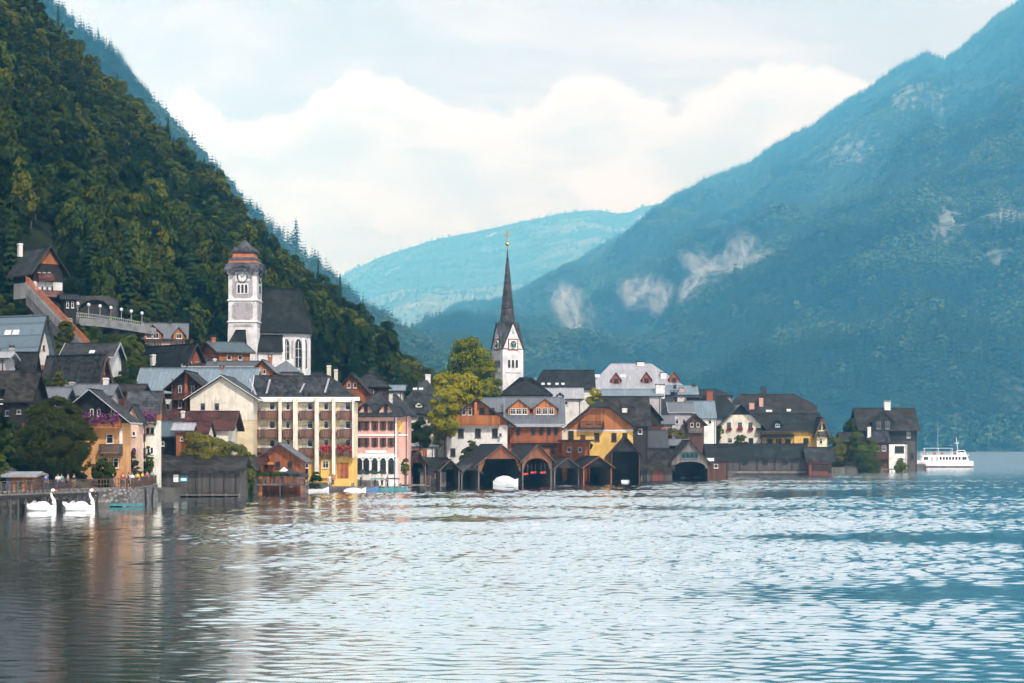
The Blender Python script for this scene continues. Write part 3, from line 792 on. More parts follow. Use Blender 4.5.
def slope_mat(name, c0, c1, rock, rk=(.62, .72), meadow=None, mk=(.6, .7), scale=.004):
    m, nt, b = mat_base(name)
    geo = nt.nodes.new('ShaderNodeNewGeometry'); p = geo.outputs['Position']
    n1 = noise_n(nt, p, scale*6, 5, .7); c = mixcol(nt, ramp(nt, n1, .35, .7), c0, c1)
    if meadow: c = mixcol(nt, ramp(nt, noise_n(nt, p, scale*.8, 3, .6), *mk), c, meadow)
    c = mixcol(nt, ramp(nt, noise_n(nt, p, scale*2.2, 6, .7), *rk), c, rock)
    at = nt.nodes.new('ShaderNodeAttribute'); at.attribute_name = 'bare'
    nr = noise_n(nt, p, scale*14, 5, .75)
    q = math_n(nt, 'MULTIPLY', at.outputs['Fac'], ramp(nt, nr, .38, .6))
    c = mixcol(nt, q, c, rock)
    nt.links.new(c, b.inputs['Base Color']); b.inputs['Roughness'].default_value = .95; b.inputs['Specular IOR Level'].default_value = .1
    bump(nt, b, n1, .6, 12)
    MATS[name] = m

slope_mat('hill_ground', (.012, .02, .008), (.03, .04, .014), (.1, .1, .09), (.8, .9), scale=.01)
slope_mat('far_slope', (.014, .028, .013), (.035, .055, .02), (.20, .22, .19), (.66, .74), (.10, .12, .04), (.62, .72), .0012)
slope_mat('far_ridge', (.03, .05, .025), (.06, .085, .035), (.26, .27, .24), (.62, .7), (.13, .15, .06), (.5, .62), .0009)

NEAR = [(-500, -330), (-100, -130), (0, -45), (35, 0), (60, 22), (75, 45), (100, 62), (135, 100), (150, 115), (180, 140), (210, 165), (225, 190), (262, 232), (300, 262),
        (330, 285), (370, 310), (400, 345), (425, 372), (440, 388), (470, 425)]
TEAL = [(-500, -280), (-100, -95), (0, -35), (55, 0), (75, 20), (110, 45), (150, 95), (200, 148), (230, 185), (275, 228), (320, 262), (345, 288), (400, 328), (440, 350), (470, 375), (520, 430)]
RIGHT = [(350, 400), (390, 352), (420, 330), (455, 306), (500, 297), (540, 282), (590, 256), (630, 232), (660, 206), (700, 182), (750, 160), (800, 132), (850, 100), (875, 83), (900, 66), (925, 52),
         (945, 59), (960, 48), (985, 28), (1024, -2), (1100, -60), (1300, -170), (1800, -200)]
FARR = [(150, 380), (300, 300), (345, 273), (380, 256), (430, 240), (500, 226), (560, 213), (590, 209), (600, 208), (612, 212), (625, 214), (640, 206), (663, 203), (720, 215), (900, 240), (1300, 200)]

# near wooded hill
npx = [(-420 + 9*i) for i in range(100)]
hill_foot_d = [(-400, 135), (0, 140), (100, 142), (200, 150), (280, 140), (340, 120), (420, 105), (480, 110)]
def hill_Df(px): return land_D(px) + lerp_tab(hill_foot_d, px)
def hill_Dc(px): return lerp_tab([(-400, 700), (0, 640), (200, 640), (300, 620), (470, 560)], px)
def hill_crest(px):
    c = lerp_tab(NEAR, px); return c + 13.0*F/hill_Dc(px)*.85
def hill_zf(px):
    D = hill_Df(px); X = (px-512)*D/F; return ground(X, D) - .3
hill, HP = profile_surface('wooded_hill', hill_crest, hill_Dc, hill_Df, hill_zf, npx, 60, 5.0, shape=.92, seed=2.3, back=200, mat='hill_ground', noise_len=60.)
# ground of the village
gv = []; gf = []
gx = [-420 + 15*i for i in range(90)] + [915, 922, 926]
gx = sorted({g for g in gx if g <= 926})
NR = 40
for px in gx:
    S = land_D(px); dm = lerp_tab(hill_foot_d, px)+6 if px < 470 else lerp_tab([(470, 116), (600, 220), (760, 200), (840, 90), (926, 30)], px)
    for j in range(NR+1):
        d = -2 + (dm+2)*(j/NR); D = S+d; X = (px-512)*D/F
        z = -2.0 if j == 0 else ground(X, D) + (.25*noise.noise(Vector((X/9, D/9, 0))) if d > 12 else 0)
        if j == 1: d = 0; D = S; X = (px-512)*D/F; z = 1.25
        gv.append((X, D, z))
for i in range(len(gx)-1):
    for j in range(NR): gf.append((i*(NR+1)+j, (i+1)*(NR+1)+j, (i+1)*(NR+1)+j+1, i*(NR+1)+j+1))
b0 = len(gv)
for i in range(len(gx)): x, y, z = gv[i*(NR+1)+NR]; gv.append((x, y+2, -2))
for i in range(len(gx)-1): gf.append((i*(NR+1)+NR, (i+1)*(NR+1)+NR, b0+i+1, b0+i))
nl = len(gx)-1; gf.append(tuple(nl*(NR+1)+j for j in range(NR+1)) + (b0+nl,))
simple('earth', (.07, .065, .055), .95, .35, .4)
me = bpy.data.meshes.new('ground_mesh'); me.from_pydata(gv, [], gf); me.update(); me.materials.append(MATS['earth'])
tag(link('ground', me), kind='structure')

def bare_attr(o, blobs):
    """marks cliffs, screes and clearings of the slope: blobs of (px, py, rx, ry, strength)"""
    me = o.data; n = len(me.vertices); co = np.empty(n*3); me.vertices.foreach_get('co', co); co = co.reshape(-1, 3)
    px = 512 + F*co[:, 0]/co[:, 1]; py = HZ - (co[:, 2]-CH)*F/co[:, 1]
    v = np.zeros(n)
    for (a, b_, rx, ry, s) in blobs: v = np.maximum(v, s*np.exp(-((px-a)/rx)**2-((py-b_)/ry)**2))
    at = me.attributes.new('bare', 'FLOAT', 'POINT'); at.data.foreach_set('value', v.astype(np.float32))

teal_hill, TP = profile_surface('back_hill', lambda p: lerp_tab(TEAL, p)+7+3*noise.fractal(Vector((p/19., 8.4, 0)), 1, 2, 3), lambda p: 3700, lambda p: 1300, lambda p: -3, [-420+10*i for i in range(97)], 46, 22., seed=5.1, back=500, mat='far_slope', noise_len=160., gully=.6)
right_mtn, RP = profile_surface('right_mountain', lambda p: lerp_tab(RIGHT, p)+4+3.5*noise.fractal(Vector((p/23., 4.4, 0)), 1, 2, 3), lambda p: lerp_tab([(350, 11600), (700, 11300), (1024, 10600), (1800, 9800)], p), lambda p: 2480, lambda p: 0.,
                                [350+5*i for i in range(236)], 190, 125., shape=1.0, seed=1.7, back=1500, gully=.9, mat='far_slope', noise_len=720., crest_fade=.45)
RB = [(855, 150, 45, 30, .8), (905, 95, 25, 30, .9), (690, 185, 30, 20, .5), (940, 130, 12, 45, .8), (950, 225, 24, 26, 1.), (1005, 215, 28, 16, 1.), (990, 260, 30, 22, .9),
      (835, 150, 18, 18, .7), (980, 300, 12, 40, .6), (760, 300, 12, 8, .5), (955, 405, 28, 12, .55), (1010, 395, 40, 18, .6), (905, 412, 12, 8, .4), (965, 435, 30, 6, .3)]
bare_attr(right_mtn, RB)
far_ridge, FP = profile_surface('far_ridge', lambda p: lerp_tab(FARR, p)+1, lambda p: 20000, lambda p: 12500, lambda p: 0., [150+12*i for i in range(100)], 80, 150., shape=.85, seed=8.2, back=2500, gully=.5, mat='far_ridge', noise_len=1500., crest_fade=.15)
bare_attr(far_ridge, [(600, 209, 12, 3, 1.), (650, 206, 14, 3, .7), (360, 268, 12, 5, .8), (480, 300, 30, 6, .3)])

# prototypes of far trees: a few dozen faces each
def far_broad(seed):
    C, Rr = clumps(7, seed, 1, 1.0, cr=(.35, .5)); me = leaves([(c[0]*.36, c[1]*.36, .5+c[2]*.42) for c in C], [r*.36 for r in Rr], 110, .085, seed=seed, mat='far_leaf')
    return me
FARP = [far_broad(i) for i in range(3)] + [conifer_mesh(30+i, 1.0, .2, 7, 6, 'far_conifer') for i in range(3)]

def scatter_slope(name, P, n, hmin, hmax, label, conif=.6, seed=0, vr=(0.0, 1.0), blobs=None, uvis=None, protos=None, crest=0):
    r = np.random.default_rng(seed); nx, nt = P.shape[:2]
    u = r.random(n)*(nx-1.01); v = (vr[0]+(vr[1]-vr[0])*r.random(n)**.9)*(nt-1.01)
    if crest: u = np.concatenate([u, r.random(crest)*(nx-1.01)]); v = np.concatenate([v, (nt-1.02)-r.random(crest)**2*2.0]); n += crest
    pts = grid_sample(P, u, v)
    px = 512 + F*pts[:, 0]/pts[:, 1]; py = HZ-(pts[:, 2]-CH)*F/pts[:, 1]
    keep = np.ones(n, bool)
    if uvis: keep &= (px > uvis[0]) & (px < uvis[1])
    if blobs:
        q = np.zeros(n)
        for (a, b_, rx, ry, s) in blobs: q = np.maximum(q, s*np.exp(-((px-a)/rx)**2-((py-b_)/ry)**2))
        keep &= r.random(n) > q*1.05
    # light and dark belts of broadleaf and conifer wood
    cn = np.array([noise.noise(Vector((p[0]/260., p[1]/420., p[2]/160.+seed))) for p in pts])
    con = (r.random(n) < np.clip(conif + cn*1.9, .05, .97))
    if crest: con[-crest:] = True; big = np.zeros(n, bool); big[-crest:] = True
    kind = np.where(con, 3+r.integers(0, 3, n), r.integers(0, 3, n))
    sz = (hmin+(hmax-hmin)*r.random(n)**1.3)*np.where(con, 1.15, .8)
    if crest: sz = np.where(big, sz*1.25, sz)
    pts = pts.copy(); pts[:, 2] -= sz*.08
    return scatter(name, pts[keep], sz[keep], kind[keep], protos or FARP, label, 'forest', seed)

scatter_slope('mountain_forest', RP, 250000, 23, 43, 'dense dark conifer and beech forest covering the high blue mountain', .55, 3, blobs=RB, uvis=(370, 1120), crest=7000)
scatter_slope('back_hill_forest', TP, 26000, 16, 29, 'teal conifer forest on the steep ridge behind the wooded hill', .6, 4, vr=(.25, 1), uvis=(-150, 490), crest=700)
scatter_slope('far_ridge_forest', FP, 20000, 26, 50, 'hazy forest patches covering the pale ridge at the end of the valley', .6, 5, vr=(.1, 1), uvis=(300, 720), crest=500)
WATER_COL = (.002, .035, .05, 1); WATER_IOR = 2.2; WSLOPE = .12; WPATCH = 1.2
# ------------------------------------------------------------------ trees of the near hill
def crown_of(seed, n=26, nleaf=2600, size=.075, rx=1., rz=1., mat='leaf_green', shape='round', cr=(.22, .42), up=.35):
    C, Rr = clumps(n, seed, rx, rz, shape, cr); return leaves(C, Rr, nleaf, size, up, seed, mat=mat)
KINDS = []   # crown mesh, trunk mesh, height of crown centre factor, label words
for i, (mt, word) in enumerate([('leaf_dark', 'dark green'), ('leaf_dark', 'deep green'), ('leaf_green', 'mid green'), ('leaf_green', 'fresh green'), ('leaf_olive', 'olive green'), ('leaf_dark', 'blackish green')]):
    KINDS.append((crown_of(50+i, 24, 2300, .085, 1, 1.12 + .12*(i % 3), mt), 'broadleaf_tree', word + ' broadleaf tree'))
CON = [conifer_mesh(70+i, 1., .17, 17, 13) for i in range(3)]
TR = trunk_mesh(.9, .045, 1.4, 3)   # unit: crown radius 1, crown centre at z = 2

def hill_zone(px, py):
    if py < 110: return 'near the crest of the wooded slope'
    if px < 90: return 'above the timber chalet by the stairs' if py < 250 else 'beside the timber chalet by the stairs'
    if px < 150: return 'on the slope above the road viaduct' if py > 210 else 'halfway up the wooded slope'
    if px < 225: return 'on the slope left of the clock tower' if py > 210 else 'well above the clock tower'
    if px < 315: return 'behind the clock tower and nave'
    if px < 380: return 'on the slope right of the church nave'
    return 'at the low right end of the wooded slope'

def plant_tree(pos, kind, Rc, Hc, name, label, group=None, rot=0.):
    """crown of radius Rc and half height Hc over a short bole"""
    root = empty(name, pos, rot, label, 'tree', group)
    o = link('crown', kind, root, (0, 0, Hc*1.0 + Rc*.55)); o.scale = (Rc, Rc, Hc)
    t = link('trunk', TR, root); t.scale = (Rc, Rc, (Hc*.75 + Rc*.4)/1.3)
    return root
def plant_conifer(pos, mesh, h, label, group=None, rot=0.):
    root = empty('conifer_tree', pos, rot, label, 'tree', group)
    o = link('crown', mesh, root, (0, 0, h*.02)); o.scale = (h, h, h)
    b = MB(); t = link('trunk', CONTR, root); t.scale = (h, h, h)
    return root
_b = MB(); _b.tube([(0, 0, -.03), (0, 0, .5), (0, 0, .985)], [.016, .011, .002], 6, 'bark'); CONTR = _b.mesh('conifer_trunk_mesh', 'bark')

# poisson-like sites over the slope
rr = random.Random(5); nx, nt = HP.shape[:2]; sites = []
cell = {}
for _ in range(42000):
    u = rr.random()*(nx-1.01); v = rr.random()*(nt-1.01)
    p = grid_sample(HP, np.array([u]), np.array([v]))[0]
    px = 512+F*p[0]/p[1]; py = HZ-(p[2]-CH)*F/p[1]
    if px < -70 or px > 475 or py < -120: continue
    key = (int(p[0]//6), int(p[1]//6), int(p[2]//6))
    if any(((p-q)**2).sum() < 4.7**2 for a in (-1, 0, 1) for b in (-1, 0, 1) for c in (-1, 0, 1) for q in cell.get((key[0]+a, key[1]+b, key[2]+c), [])): continue
    cell.setdefault(key, []).append(p); sites.append((p, px, py))
# a fringe of trees along the foot of the slope
vis = [s for s in sites if 0 < s[1] < 450 and s[2] > -25]
CLEAR = [(14, 62, 243, 330), (225, 262, 240, 300)]
def cleared(s):
    p, px, py = s
    if p[1] < 480 and 12 < px < 66 and 235 < py < 345: return True
    if p[1] < 392 and 62 < px < 205 and py > 290: return True
    return False
sites = [s for s in sites if not cleared(s)]
vis = [s for s in sites if -8 < s[1] < 455 and s[2] > -30]
vis.sort(key=lambda s: s[0][1])           # nearest first
ind = vis[:300]; indset = {id(s) for s in ind}
rest = [s for s in sites if id(s) not in indset]
def choose(p, px, py, r):
    """kind of tree by patches of wood"""
    q = noise.noise(Vector((p[0]/32, p[1]/40, p[2]/26)))
    if r.random() < .07 + .2*(noise.noise(Vector((p[0]/45+7, p[1]/45, p[2]/45))) > .25): return ('c', r.randrange(3))
    if q > .12: return ('b', r.choice([2, 3, 4, 4]))
    if q < -.12: return ('b', r.choice([0, 1, 5]))
    return ('b', r.choice([0, 1, 2, 3, 5, 4]))
for (p, px, py) in ind:
    k, i = choose(p, px, py, rr)
    if k == 'b':
        Rc = rr.uniform(2.9, 4.7); Hc = Rc*rr.uniform(1.1, 1.65)
        plant_tree((p[0], p[1], p[2]-.5), KINDS[i][0], Rc, Hc, KINDS[i][1], KINDS[i][2]+' '+hill_zone(px, py), 'trees of the near wooded hillside', rr.uniform(0, 6.28))
    else:
        plant_conifer((p[0], p[1], p[2]-.5), CON[i], rr.uniform(15, 20), 'slender dark conifer '+hill_zone(px, py), 'trees of the near wooded hillside', rr.uniform(0, 6.28))
# the rest of the wood
RES = []
for i in range(6):
    C, Rr = clumps(24, 150+i, .36, .45, cr=(.22, .42)); C = [(c[0], c[1], c[2]+.56) for c in C]
    RES.append(leaves(C, Rr, 1900, .031, .35, 150+i, mat=['leaf_dark', 'leaf_dark', 'leaf_green', 'leaf_green', 'leaf_olive', 'leaf_dark'][i]))
RES += CON
pts = []; sz = []; kd = []
for (p, px, py) in rest:
    k, i = choose(p, px, py, rr); pts.append(p); sz.append(rr.uniform(8.5, 13.5)*(1.25 if k == 'c' else 1)); kd.append(i if k == 'b' else 6+i)
scatter('hillside_forest', pts, sz, kd, RES, 'dense green mixed forest covering the upper wooded hillside', 'forest', 8)

# the lone spindly conifer on the back ridge and some others breaking the skyline of the near hill
def thin_conifer(px, yt, yb, D, label, dens=13, per=7, r=.12):
    b = W(px, yb, D); h = (yb-yt)*D/F
    root = empty('conifer_tree', b, 0, label, 'tree')
    o = link('crown', conifer_mesh(int(px), 1, r, dens, per), root); o.scale = (h, h, h)
    t = link('trunk', CONTR, root); t.scale = (h, h, h)
thin_conifer(296, 217, 256, 3680, 'tall spindly conifer standing alone against the white sky on the back ridge', 13, 7, .3)
thin_conifer(64, 22, 60, 640, 'dark pointed conifer on the crest of the wooded slope, the leftmost against the teal ridge')
thin_conifer(58, 2, 44, 650, 'dark conifer at the top of the wooded slope by the upper edge')
thin_conifer(100, 58, 92, 640, 'dark pointed conifer sticking out of the crest above the viaduct')
thin_conifer(318, 256, 284, 610, 'small pointed conifer on the crest right of the nave')
thin_conifer(160, 118, 150, 640, 'narrow dark conifer on the crest halfway down the skyline')

# ------------------------------------------------------------------ lake
m, nt, b = mat_base('lake_water')
geo = nt.nodes.new('ShaderNodeNewGeometry'); pos = geo.outputs['Position']
h = noise_n(nt, pos, 5.5, 3, .65)
bn = nt.nodes.new('ShaderNodeBump'); bn.inputs['Strength'].default_value = .15; bn.inputs['Distance'].default_value = .03
nt.links.new(h, bn.inputs['Height']); nt.links.new(bn.outputs[0], b.inputs['Normal'])
b.inputs['Base Color'].default_value = WATER_COL; b.inputs['Roughness'].default_value = .03
b.inputs['IOR'].default_value = WATER_IOR
gl = nt.nodes.new('ShaderNodeBsdfGlossy'); gl.inputs['Color'].default_value = (.94, .99, 1, 1); 
sy_ = nt.nodes.new('ShaderNodeSeparateXYZ'); nt.links.new(pos, sy_.inputs[0])
nt.links.new(math_n(nt, 'MULTIPLY_ADD', ramp(nt, sy_.outputs[1], 120., 620.), .15, .03), gl.inputs['Roughness'])      # far waves are too small to see one by one
nt.links.new(bn.outputs[0], gl.inputs['Normal'])
mx = nt.nodes.new('ShaderNodeMixShader'); mx.inputs[0].default_value = .94; nt.links.new(b.outputs[0], mx.inputs[1]); nt.links.new(gl.outputs[0], mx.inputs[2]); nt.links.new(mx.outputs[0], nt.nodes['Material Output'].inputs['Surface'])
MATS['lake_water'] = m
def lee_of(x, y):
    px = 512+F*x/max(y, 50)
    d = shore_D(px)-y if px < 930 else 999
    return math.exp(-max(0, d)/lerp_tab([(-100, 40), (100, 26), (250, 13), (330, 5), (420, 3), (900, 3)], px))
# real waves: a sheet displaced by a directional sum of small waves, calmer in the lee of the shore
wr = np.random.default_rng(4)
rows = [30.]
while rows[-1] < 470: rows.append(rows[-1] + .10 + rows[-1]*.0013)
while rows[-1] < 700: rows.append(rows[-1] + 3.)
rows = np.array(rows); cols = np.linspace(-.34, .34, 900)
Y, U = np.meshgrid(rows, cols, indexing='ij'); X = U*Y
cy = np.linspace(30, 700, 120); cx = np.linspace(-.34, .34, 60)
am = np.zeros((120, 60))
for i, yy in enumerate(cy):
    for j, uu in enumerate(cx):
        x = uu*yy; q = noise.fractal(Vector((x/42, yy/17, 3.3)), 1, 2, 3)
        am[i, j] = max(.3, 1. + WPATCH*q)*(1-.93*lee_of(x, yy))*lerp_tab([(-.26, .16), (-.18, .26), (-.12, .6), (-.06, 1.05), (.02, 1.3), (.12, 1.15), (.26, .8)], uu)
fi = np.interp(Y.ravel(), cy, np.arange(120)); fj = np.interp(U.ravel(), cx, np.arange(60))
i0 = np.minimum(fi.astype(int), 118); j0 = np.minimum(fj.astype(int), 58); a_ = fi-i0; b_ = fj-j0
A = (am[i0, j0]*(1-a_)*(1-b_)+am[i0+1, j0]*a_*(1-b_)+am[i0, j0+1]*(1-a_)*b_+am[i0+1, j0+1]*a_*b_).reshape(Y.shape)
Z = np.zeros_like(Y); nw = 84
for k in range(nw):
    L = math.exp(wr.uniform(math.log(.3), math.log(1.7))); th = wr.normal(0, .42)+.08
    kk = 2*math.pi/L; sl = WSLOPE*math.sqrt(2./nw)
    res = np.clip(L/(2.6*(.10+Y*.0013)) , 0, 1)**2
    Z += (sl/kk)*res*np.sin(kk*(X*math.sin(th)+Y*math.cos(th))+wr.uniform(0, 6.28))
Z = Z*A*np.clip((700-Y)/150, 0, 1)*(1+1.1*np.clip((Y-90)/150, 0, 1))      # only the longer waves are carried by the mesh out there
n0, n1 = Y.shape
co_ = np.stack([X, Y, Z], 2).reshape(-1, 3).astype(np.float32)
ii, jj = np.meshgrid(np.arange(n0-1), np.arange(n1-1), indexing='ij'); q = (ii*n1+jj).ravel()
quads = np.stack([q, q+1, q+n1+1, q+n1], 1).astype(np.int32)
# outer sheet out to the far shores, butted to the wave sheet
ring = []; nb = len(co_)
c00, c01, c10, c11 = 0, n1-1, (n0-1)*n1, n0*n1-1
far = [(-20000, 700, 0), (-20000, -2000, 0), (20000, -2000, 0), (20000, 700, 0), (20000, 20000, 0), (-20000, 20000, 0), (co_[c00][0], -2000, 0), (co_[c01][0], -2000, 0)]
me = bpy.data.meshes.new('lake_mesh')
allv = np.vstack([co_, np.array(far, np.float32)])
me.vertices.add(len(allv)); me.vertices.foreach_set('co', allv.ravel())
left = [i*n1 for i in range(n0)]; right = [i*n1+n1-1 for i in range(n0)]; topr = list(range(c10, c11+1)); botr = list(range(c00, c01+1))
polys = [left[::-1] + [nb+6, nb+1, nb+0], right + [nb+3, nb+2, nb+7], [nb+7, nb+6] + botr, [nb+0] + topr + [nb+3, nb+4, nb+5]]
nq = len(quads); tot = np.concatenate([np.full(nq, 4), [len(p) for p in polys]]).astype(np.int32)
loops = np.concatenate([quads.ravel()] + [np.array(p) for p in polys]).astype(np.int32)
me.loops.add(len(loops)); me.loops.foreach_set('vertex_index', loops)
me.polygons.add(len(tot)); me.polygons.foreach_set('loop_start', np.concatenate([[0], np.cumsum(tot)[:-1]]).astype(np.int32)); me.polygons.foreach_set('loop_total', tot)
me.update(calc_edges=True); me.validate(); me.materials.append(MATS['lake_water']); me.shade_smooth()
lake = link('lake', me); tag(lake, kind='structure')

# ------------------------------------------------------------------ drifting mist wisps on the mountain (real volumes)
def mist_mat(name, dens, col=(1, 1, 1)):
    m = bpy.data.materials.new(name); m.use_nodes = True; nt = m.node_tree
    nt.nodes.remove(nt.nodes['Principled BSDF'])
    out = nt.nodes['Material Output']; pv = nt.nodes.new('ShaderNodeVolumePrincipled')
    tc = nt.nodes.new('ShaderNodeTexCoord')
    ln = nt.nodes.new('ShaderNodeVectorMath'); ln.operation = 'LENGTH'; nt.links.new(tc.outputs['Object'], ln.inputs[0])
    f = ramp(nt, ln.outputs['Value'], 1.0, .15)
    n1 = noise_n(nt, tc.outputs['Object'], 1.7, 3, .6, .6)
    d = math_n(nt, 'MULTIPLY', math_n(nt, 'MULTIPLY', f, ramp(nt, n1, .45, .8)), dens)
    pv.inputs['Color'].default_value = (*col, 1); nt.links.new(d, pv.inputs['Density'])
    nt.links.new(pv.outputs[0], out.inputs['Volume']); MATS[name] = m
mist_mat('mist', .03)
for (px, py, w, hh, rot, D) in [(708, 266, 40, 20, .5, 4850), (740, 254, 26, 34, -.25, 4780), (778, 258, 44, 16, .05, 4450), (640, 290, 30, 28, .4, 5050), (662, 300, 20, 32, -.25, 4950), (573, 312, 24, 46, -.5, 5200), (562, 298, 18, 22, -.3, 5250), (592, 345, 14, 20, -.4, 4000), (692, 285, 14, 26, .5, 4800)]:
    b_ = MB(); b_.blob((0, 0, 0), 1., n=20, m=14); k = D/F
    c = W(px, py, D)
    o = b_.build('mist', 'mist', None, c, smooth=True); o.scale = (w*k, 110, hh*k); o.rotation_euler.y = rot
    tag(o, 'white wisp of mist hanging on the forested slope of the high mountain', 'mist', 'mist wisps on the mountain', 'stuff')

# ------------------------------------------------------------------ haze
HAZE = 1
if HAZE:
    m = bpy.data.materials.new('haze'); m.use_nodes = True; nt = m.node_tree; nt.nodes.remove(nt.nodes['Principled BSDF'])
    pv = nt.nodes.new('ShaderNodeVolumePrincipled'); nt.links.new(pv.outputs[0], nt.nodes['Material Output'].inputs['Volume'])
    pv.inputs['Color'].default_value = (.13, .58, 1.0, 1); pv.inputs['Density'].default_value = 0.96e-4
    pv.inputs['Absorption Color'].default_value = (1, 1, 1, 1); pv.inputs['Anisotropy'].default_value = 0.0
    MATS['haze'] = m
    b_ = MB(); b_.box(-12500, -600, -8, 12500, 23500, 3700); o = b_.build('haze', 'haze'); tag(o, 'pale blue air filling the valley', 'haze', kind='stuff')

# ------------------------------------------------------------------ camera, sky, sun
cam = bpy.data.cameras.new('camera'); cam.lens = 72; cam.sensor_width = 36; cam.clip_start = 1; cam.clip_end = 60000
cam.shift_y = (HZ-341.5)/1024
co = bpy.data.objects.new('camera', cam); COL.objects.link(co); co.location = (0, 0, CH); co.rotation_euler = (R(90), 0, 0); SC.camera = co

SUN_EL, SUN_AZ = 42, 155      # azimuth clockwise from +Y (north)
w = bpy.data.worlds.new('World'); SC.world = w; w.use_nodes = True; nt = w.node_tree
bg = nt.nodes['Background']; sky = nt.nodes.new('ShaderNodeTexSky'); sky.sky_type = 'NISHITA'; sky.sun_disc = False
sky.sun_elevation = R(SUN_EL); sky.sun_rotation = R(SUN_AZ); sky.air_density = 1.2; sky.dust_density = 3
tc = nt.nodes.new('ShaderNodeTexCoord'); sp = nt.nodes.new('ShaderNodeSeparateXYZ'); nt.links.new(tc.outputs['Generated'], sp.inputs[0])
ay = math_n(nt, 'MAXIMUM', math_n(nt, 'ABSOLUTE', sp.outputs[1]), .05)
az = math_n(nt, 'DIVIDE', sp.outputs[0], ay)
el = math_n(nt, 'DIVIDE', sp.outputs[2], math_n(nt, 'MAXIMUM', math_n(nt, 'POWER', math_n(nt, 'ADD', math_n(nt, 'POWER', sp.outputs[0], 2.), math_n(nt, 'POWER', sp.outputs[1], 2.)), .5), .05))
cb = nt.nodes.new('ShaderNodeCombineXYZ'); nt.links.new(az, cb.inputs[0]); nt.links.new(el, cb.inputs[1])
cb2 = nt.nodes.new('ShaderNodeCombineXYZ'); nt.links.new(az, cb2.inputs[0]); nt.links.new(math_n(nt, 'MULTIPLY', el, 3.2), cb2.inputs[1])
billow = noise_n(nt, cb.outputs[0], 9., 7, .52, .15)
big = noise_n(nt, cb.outputs[0], 2.6, 2, .5)
veil = noise_n(nt, cb2.outputs[0], 4.5, 6, .6, .3)
shade = noise_n(nt, cb2.outputs[0], 7., 4, .6)
fine = noise_n(nt, cb.outputs[0], 26., 6, .55, .1)
top = math_n(nt, 'MULTIPLY_ADD', billow, .07, .104)                # elevation of the cumulus tops
top = math_n(nt, 'MULTIPLY_ADD', fine, .045, top)
for (ca, wa, ha) in ((-.147, .03, .012), (-.069, .036, .030), (.038, .02, .026), (.128, .05, .030), (.3, .1, .03), (-.4, .15, .03)):
    q = math_n(nt, 'DIVIDE', math_n(nt, 'SUBTRACT', az, ca), wa)
    g_ = math_n(nt, 'EXPONENT', math_n(nt, 'MULTIPLY', math_n(nt, 'MULTIPLY', q, q), -1.))
    top = math_n(nt, 'MULTIPLY_ADD', g_, ha, top)
dep = math_n(nt, 'SUBTRACT', top, el)
inc = ramp(nt, dep, -.002, .006)
K = 9.0
high = mixcol(nt, ramp(nt, veil, .42, .66), (K*.62, K*.59, K*.62), (K*.88, K*.86, K*.89))
body = mixcol(nt, ramp(nt, math_n(nt, 'ADD', shade, math_n(nt, 'MULTIPLY', fine, .6)), .66, .92), (K*.70, K*.74, K*.82), (K*.92, K*.97, K*1.05))
cum = mixcol(nt, ramp(nt, dep, .03, .0), body, (K*1.0, K*1.06, K*1.15))
clouds = mixcol(nt, inc, high, cum)
zen = math_n(nt, 'MULTIPLY_ADD', ramp(nt, el, .3, 1.6), .9, 1.0)      # an overcast sky is brighter overhead
vs_ = nt.nodes.new('ShaderNodeVectorMath'); vs_.operation = 'SCALE'; nt.links.new(clouds, vs_.inputs[0]); nt.links.new(zen, vs_.inputs['Scale']); clouds = vs_.outputs[0]
c = mixcol(nt, .93, sky.outputs[0], clouds)
nt.links.new(c, bg.inputs[0]); bg.inputs[1].default_value = .1

sun = bpy.data.lights.new('sun', 'SUN'); sun.energy = 2.6; sun.angle = R(5); sun.color = (1, .975, .94)
so = bpy.data.objects.new('sun', sun); COL.objects.link(so)
a = R(SUN_AZ); e = R(SUN_EL); d = Vector((math.sin(a)*math.cos(e), math.cos(a)*math.cos(e), math.sin(e)))
so.rotation_euler = d.to_track_quat('Z', 'Y').to_euler(); so.location = (100, -100, 300)

SC.view_settings.view_transform = 'Standard'; SC.view_settings.look = 'None'; SC.view_settings.exposure = 0.36; SC.view_settings.gamma = 1
SC.render.engine = 'CYCLES'; SC.cycles.use_denoising = True; SC.cycles.denoising_input_passes = 'RGB'; SC.cycles.max_bounces = 6; SC.cycles.volume_bounces = 3
SC.cycles.transparent_max_bounces = 8; SC.cycles.use_adaptive_sampling = True; SC.cycles.adaptive_threshold = .02
# ================================================================== THE VILLAGE
HG = 'village houses'
def H(label, cat='house', name='house', **k): return House(name, label, cat, **k)

# ---- upper left: chalet by the stairs
h = H('dark timber chalet high on the left with white chimney and red stairs below it', xl=14, xc=34, xr=62, D=345, ye=268, yr=246, axis='y', th=38, roof='grey_shingle', o=.9, og=1.0,
      bands=(('dark_wood', 297), ('white_plaster', 281), ('dark_wood', 262), ('amber_wood', None, 'gable_boards')), trim='trim_brown')
h.win([39, 44, 49], [277], 3.0, 4.5, frame='white_paint'); h.win([42, 47, 52], [291], 3, 4.5); h.win([27], [276], 2.5, 4.5, face='L'); h.win([29], [289], 3, 4, face='L')
h.balcony(36, 52, 273.5, 280, 1.1, 'red_wood'); h.balcony(38, 60, 290, 296, 1.1, 'red_wood'); h.balcony(44, 60, 306, 312, 1.0, 'red_wood')
h.chimney(20, 242, 251, 4, 'white_plaster', y=h.Ly*.85)
h = H('narrow black timber annex below the hillside chalet with white framed windows', xl=60, xc=64, xr=76, D=338, ye=299, yr=294, axis='x', th=22, roof='dark_shingle', depth=5, bands=(('dark_wood', None),), o=.5)
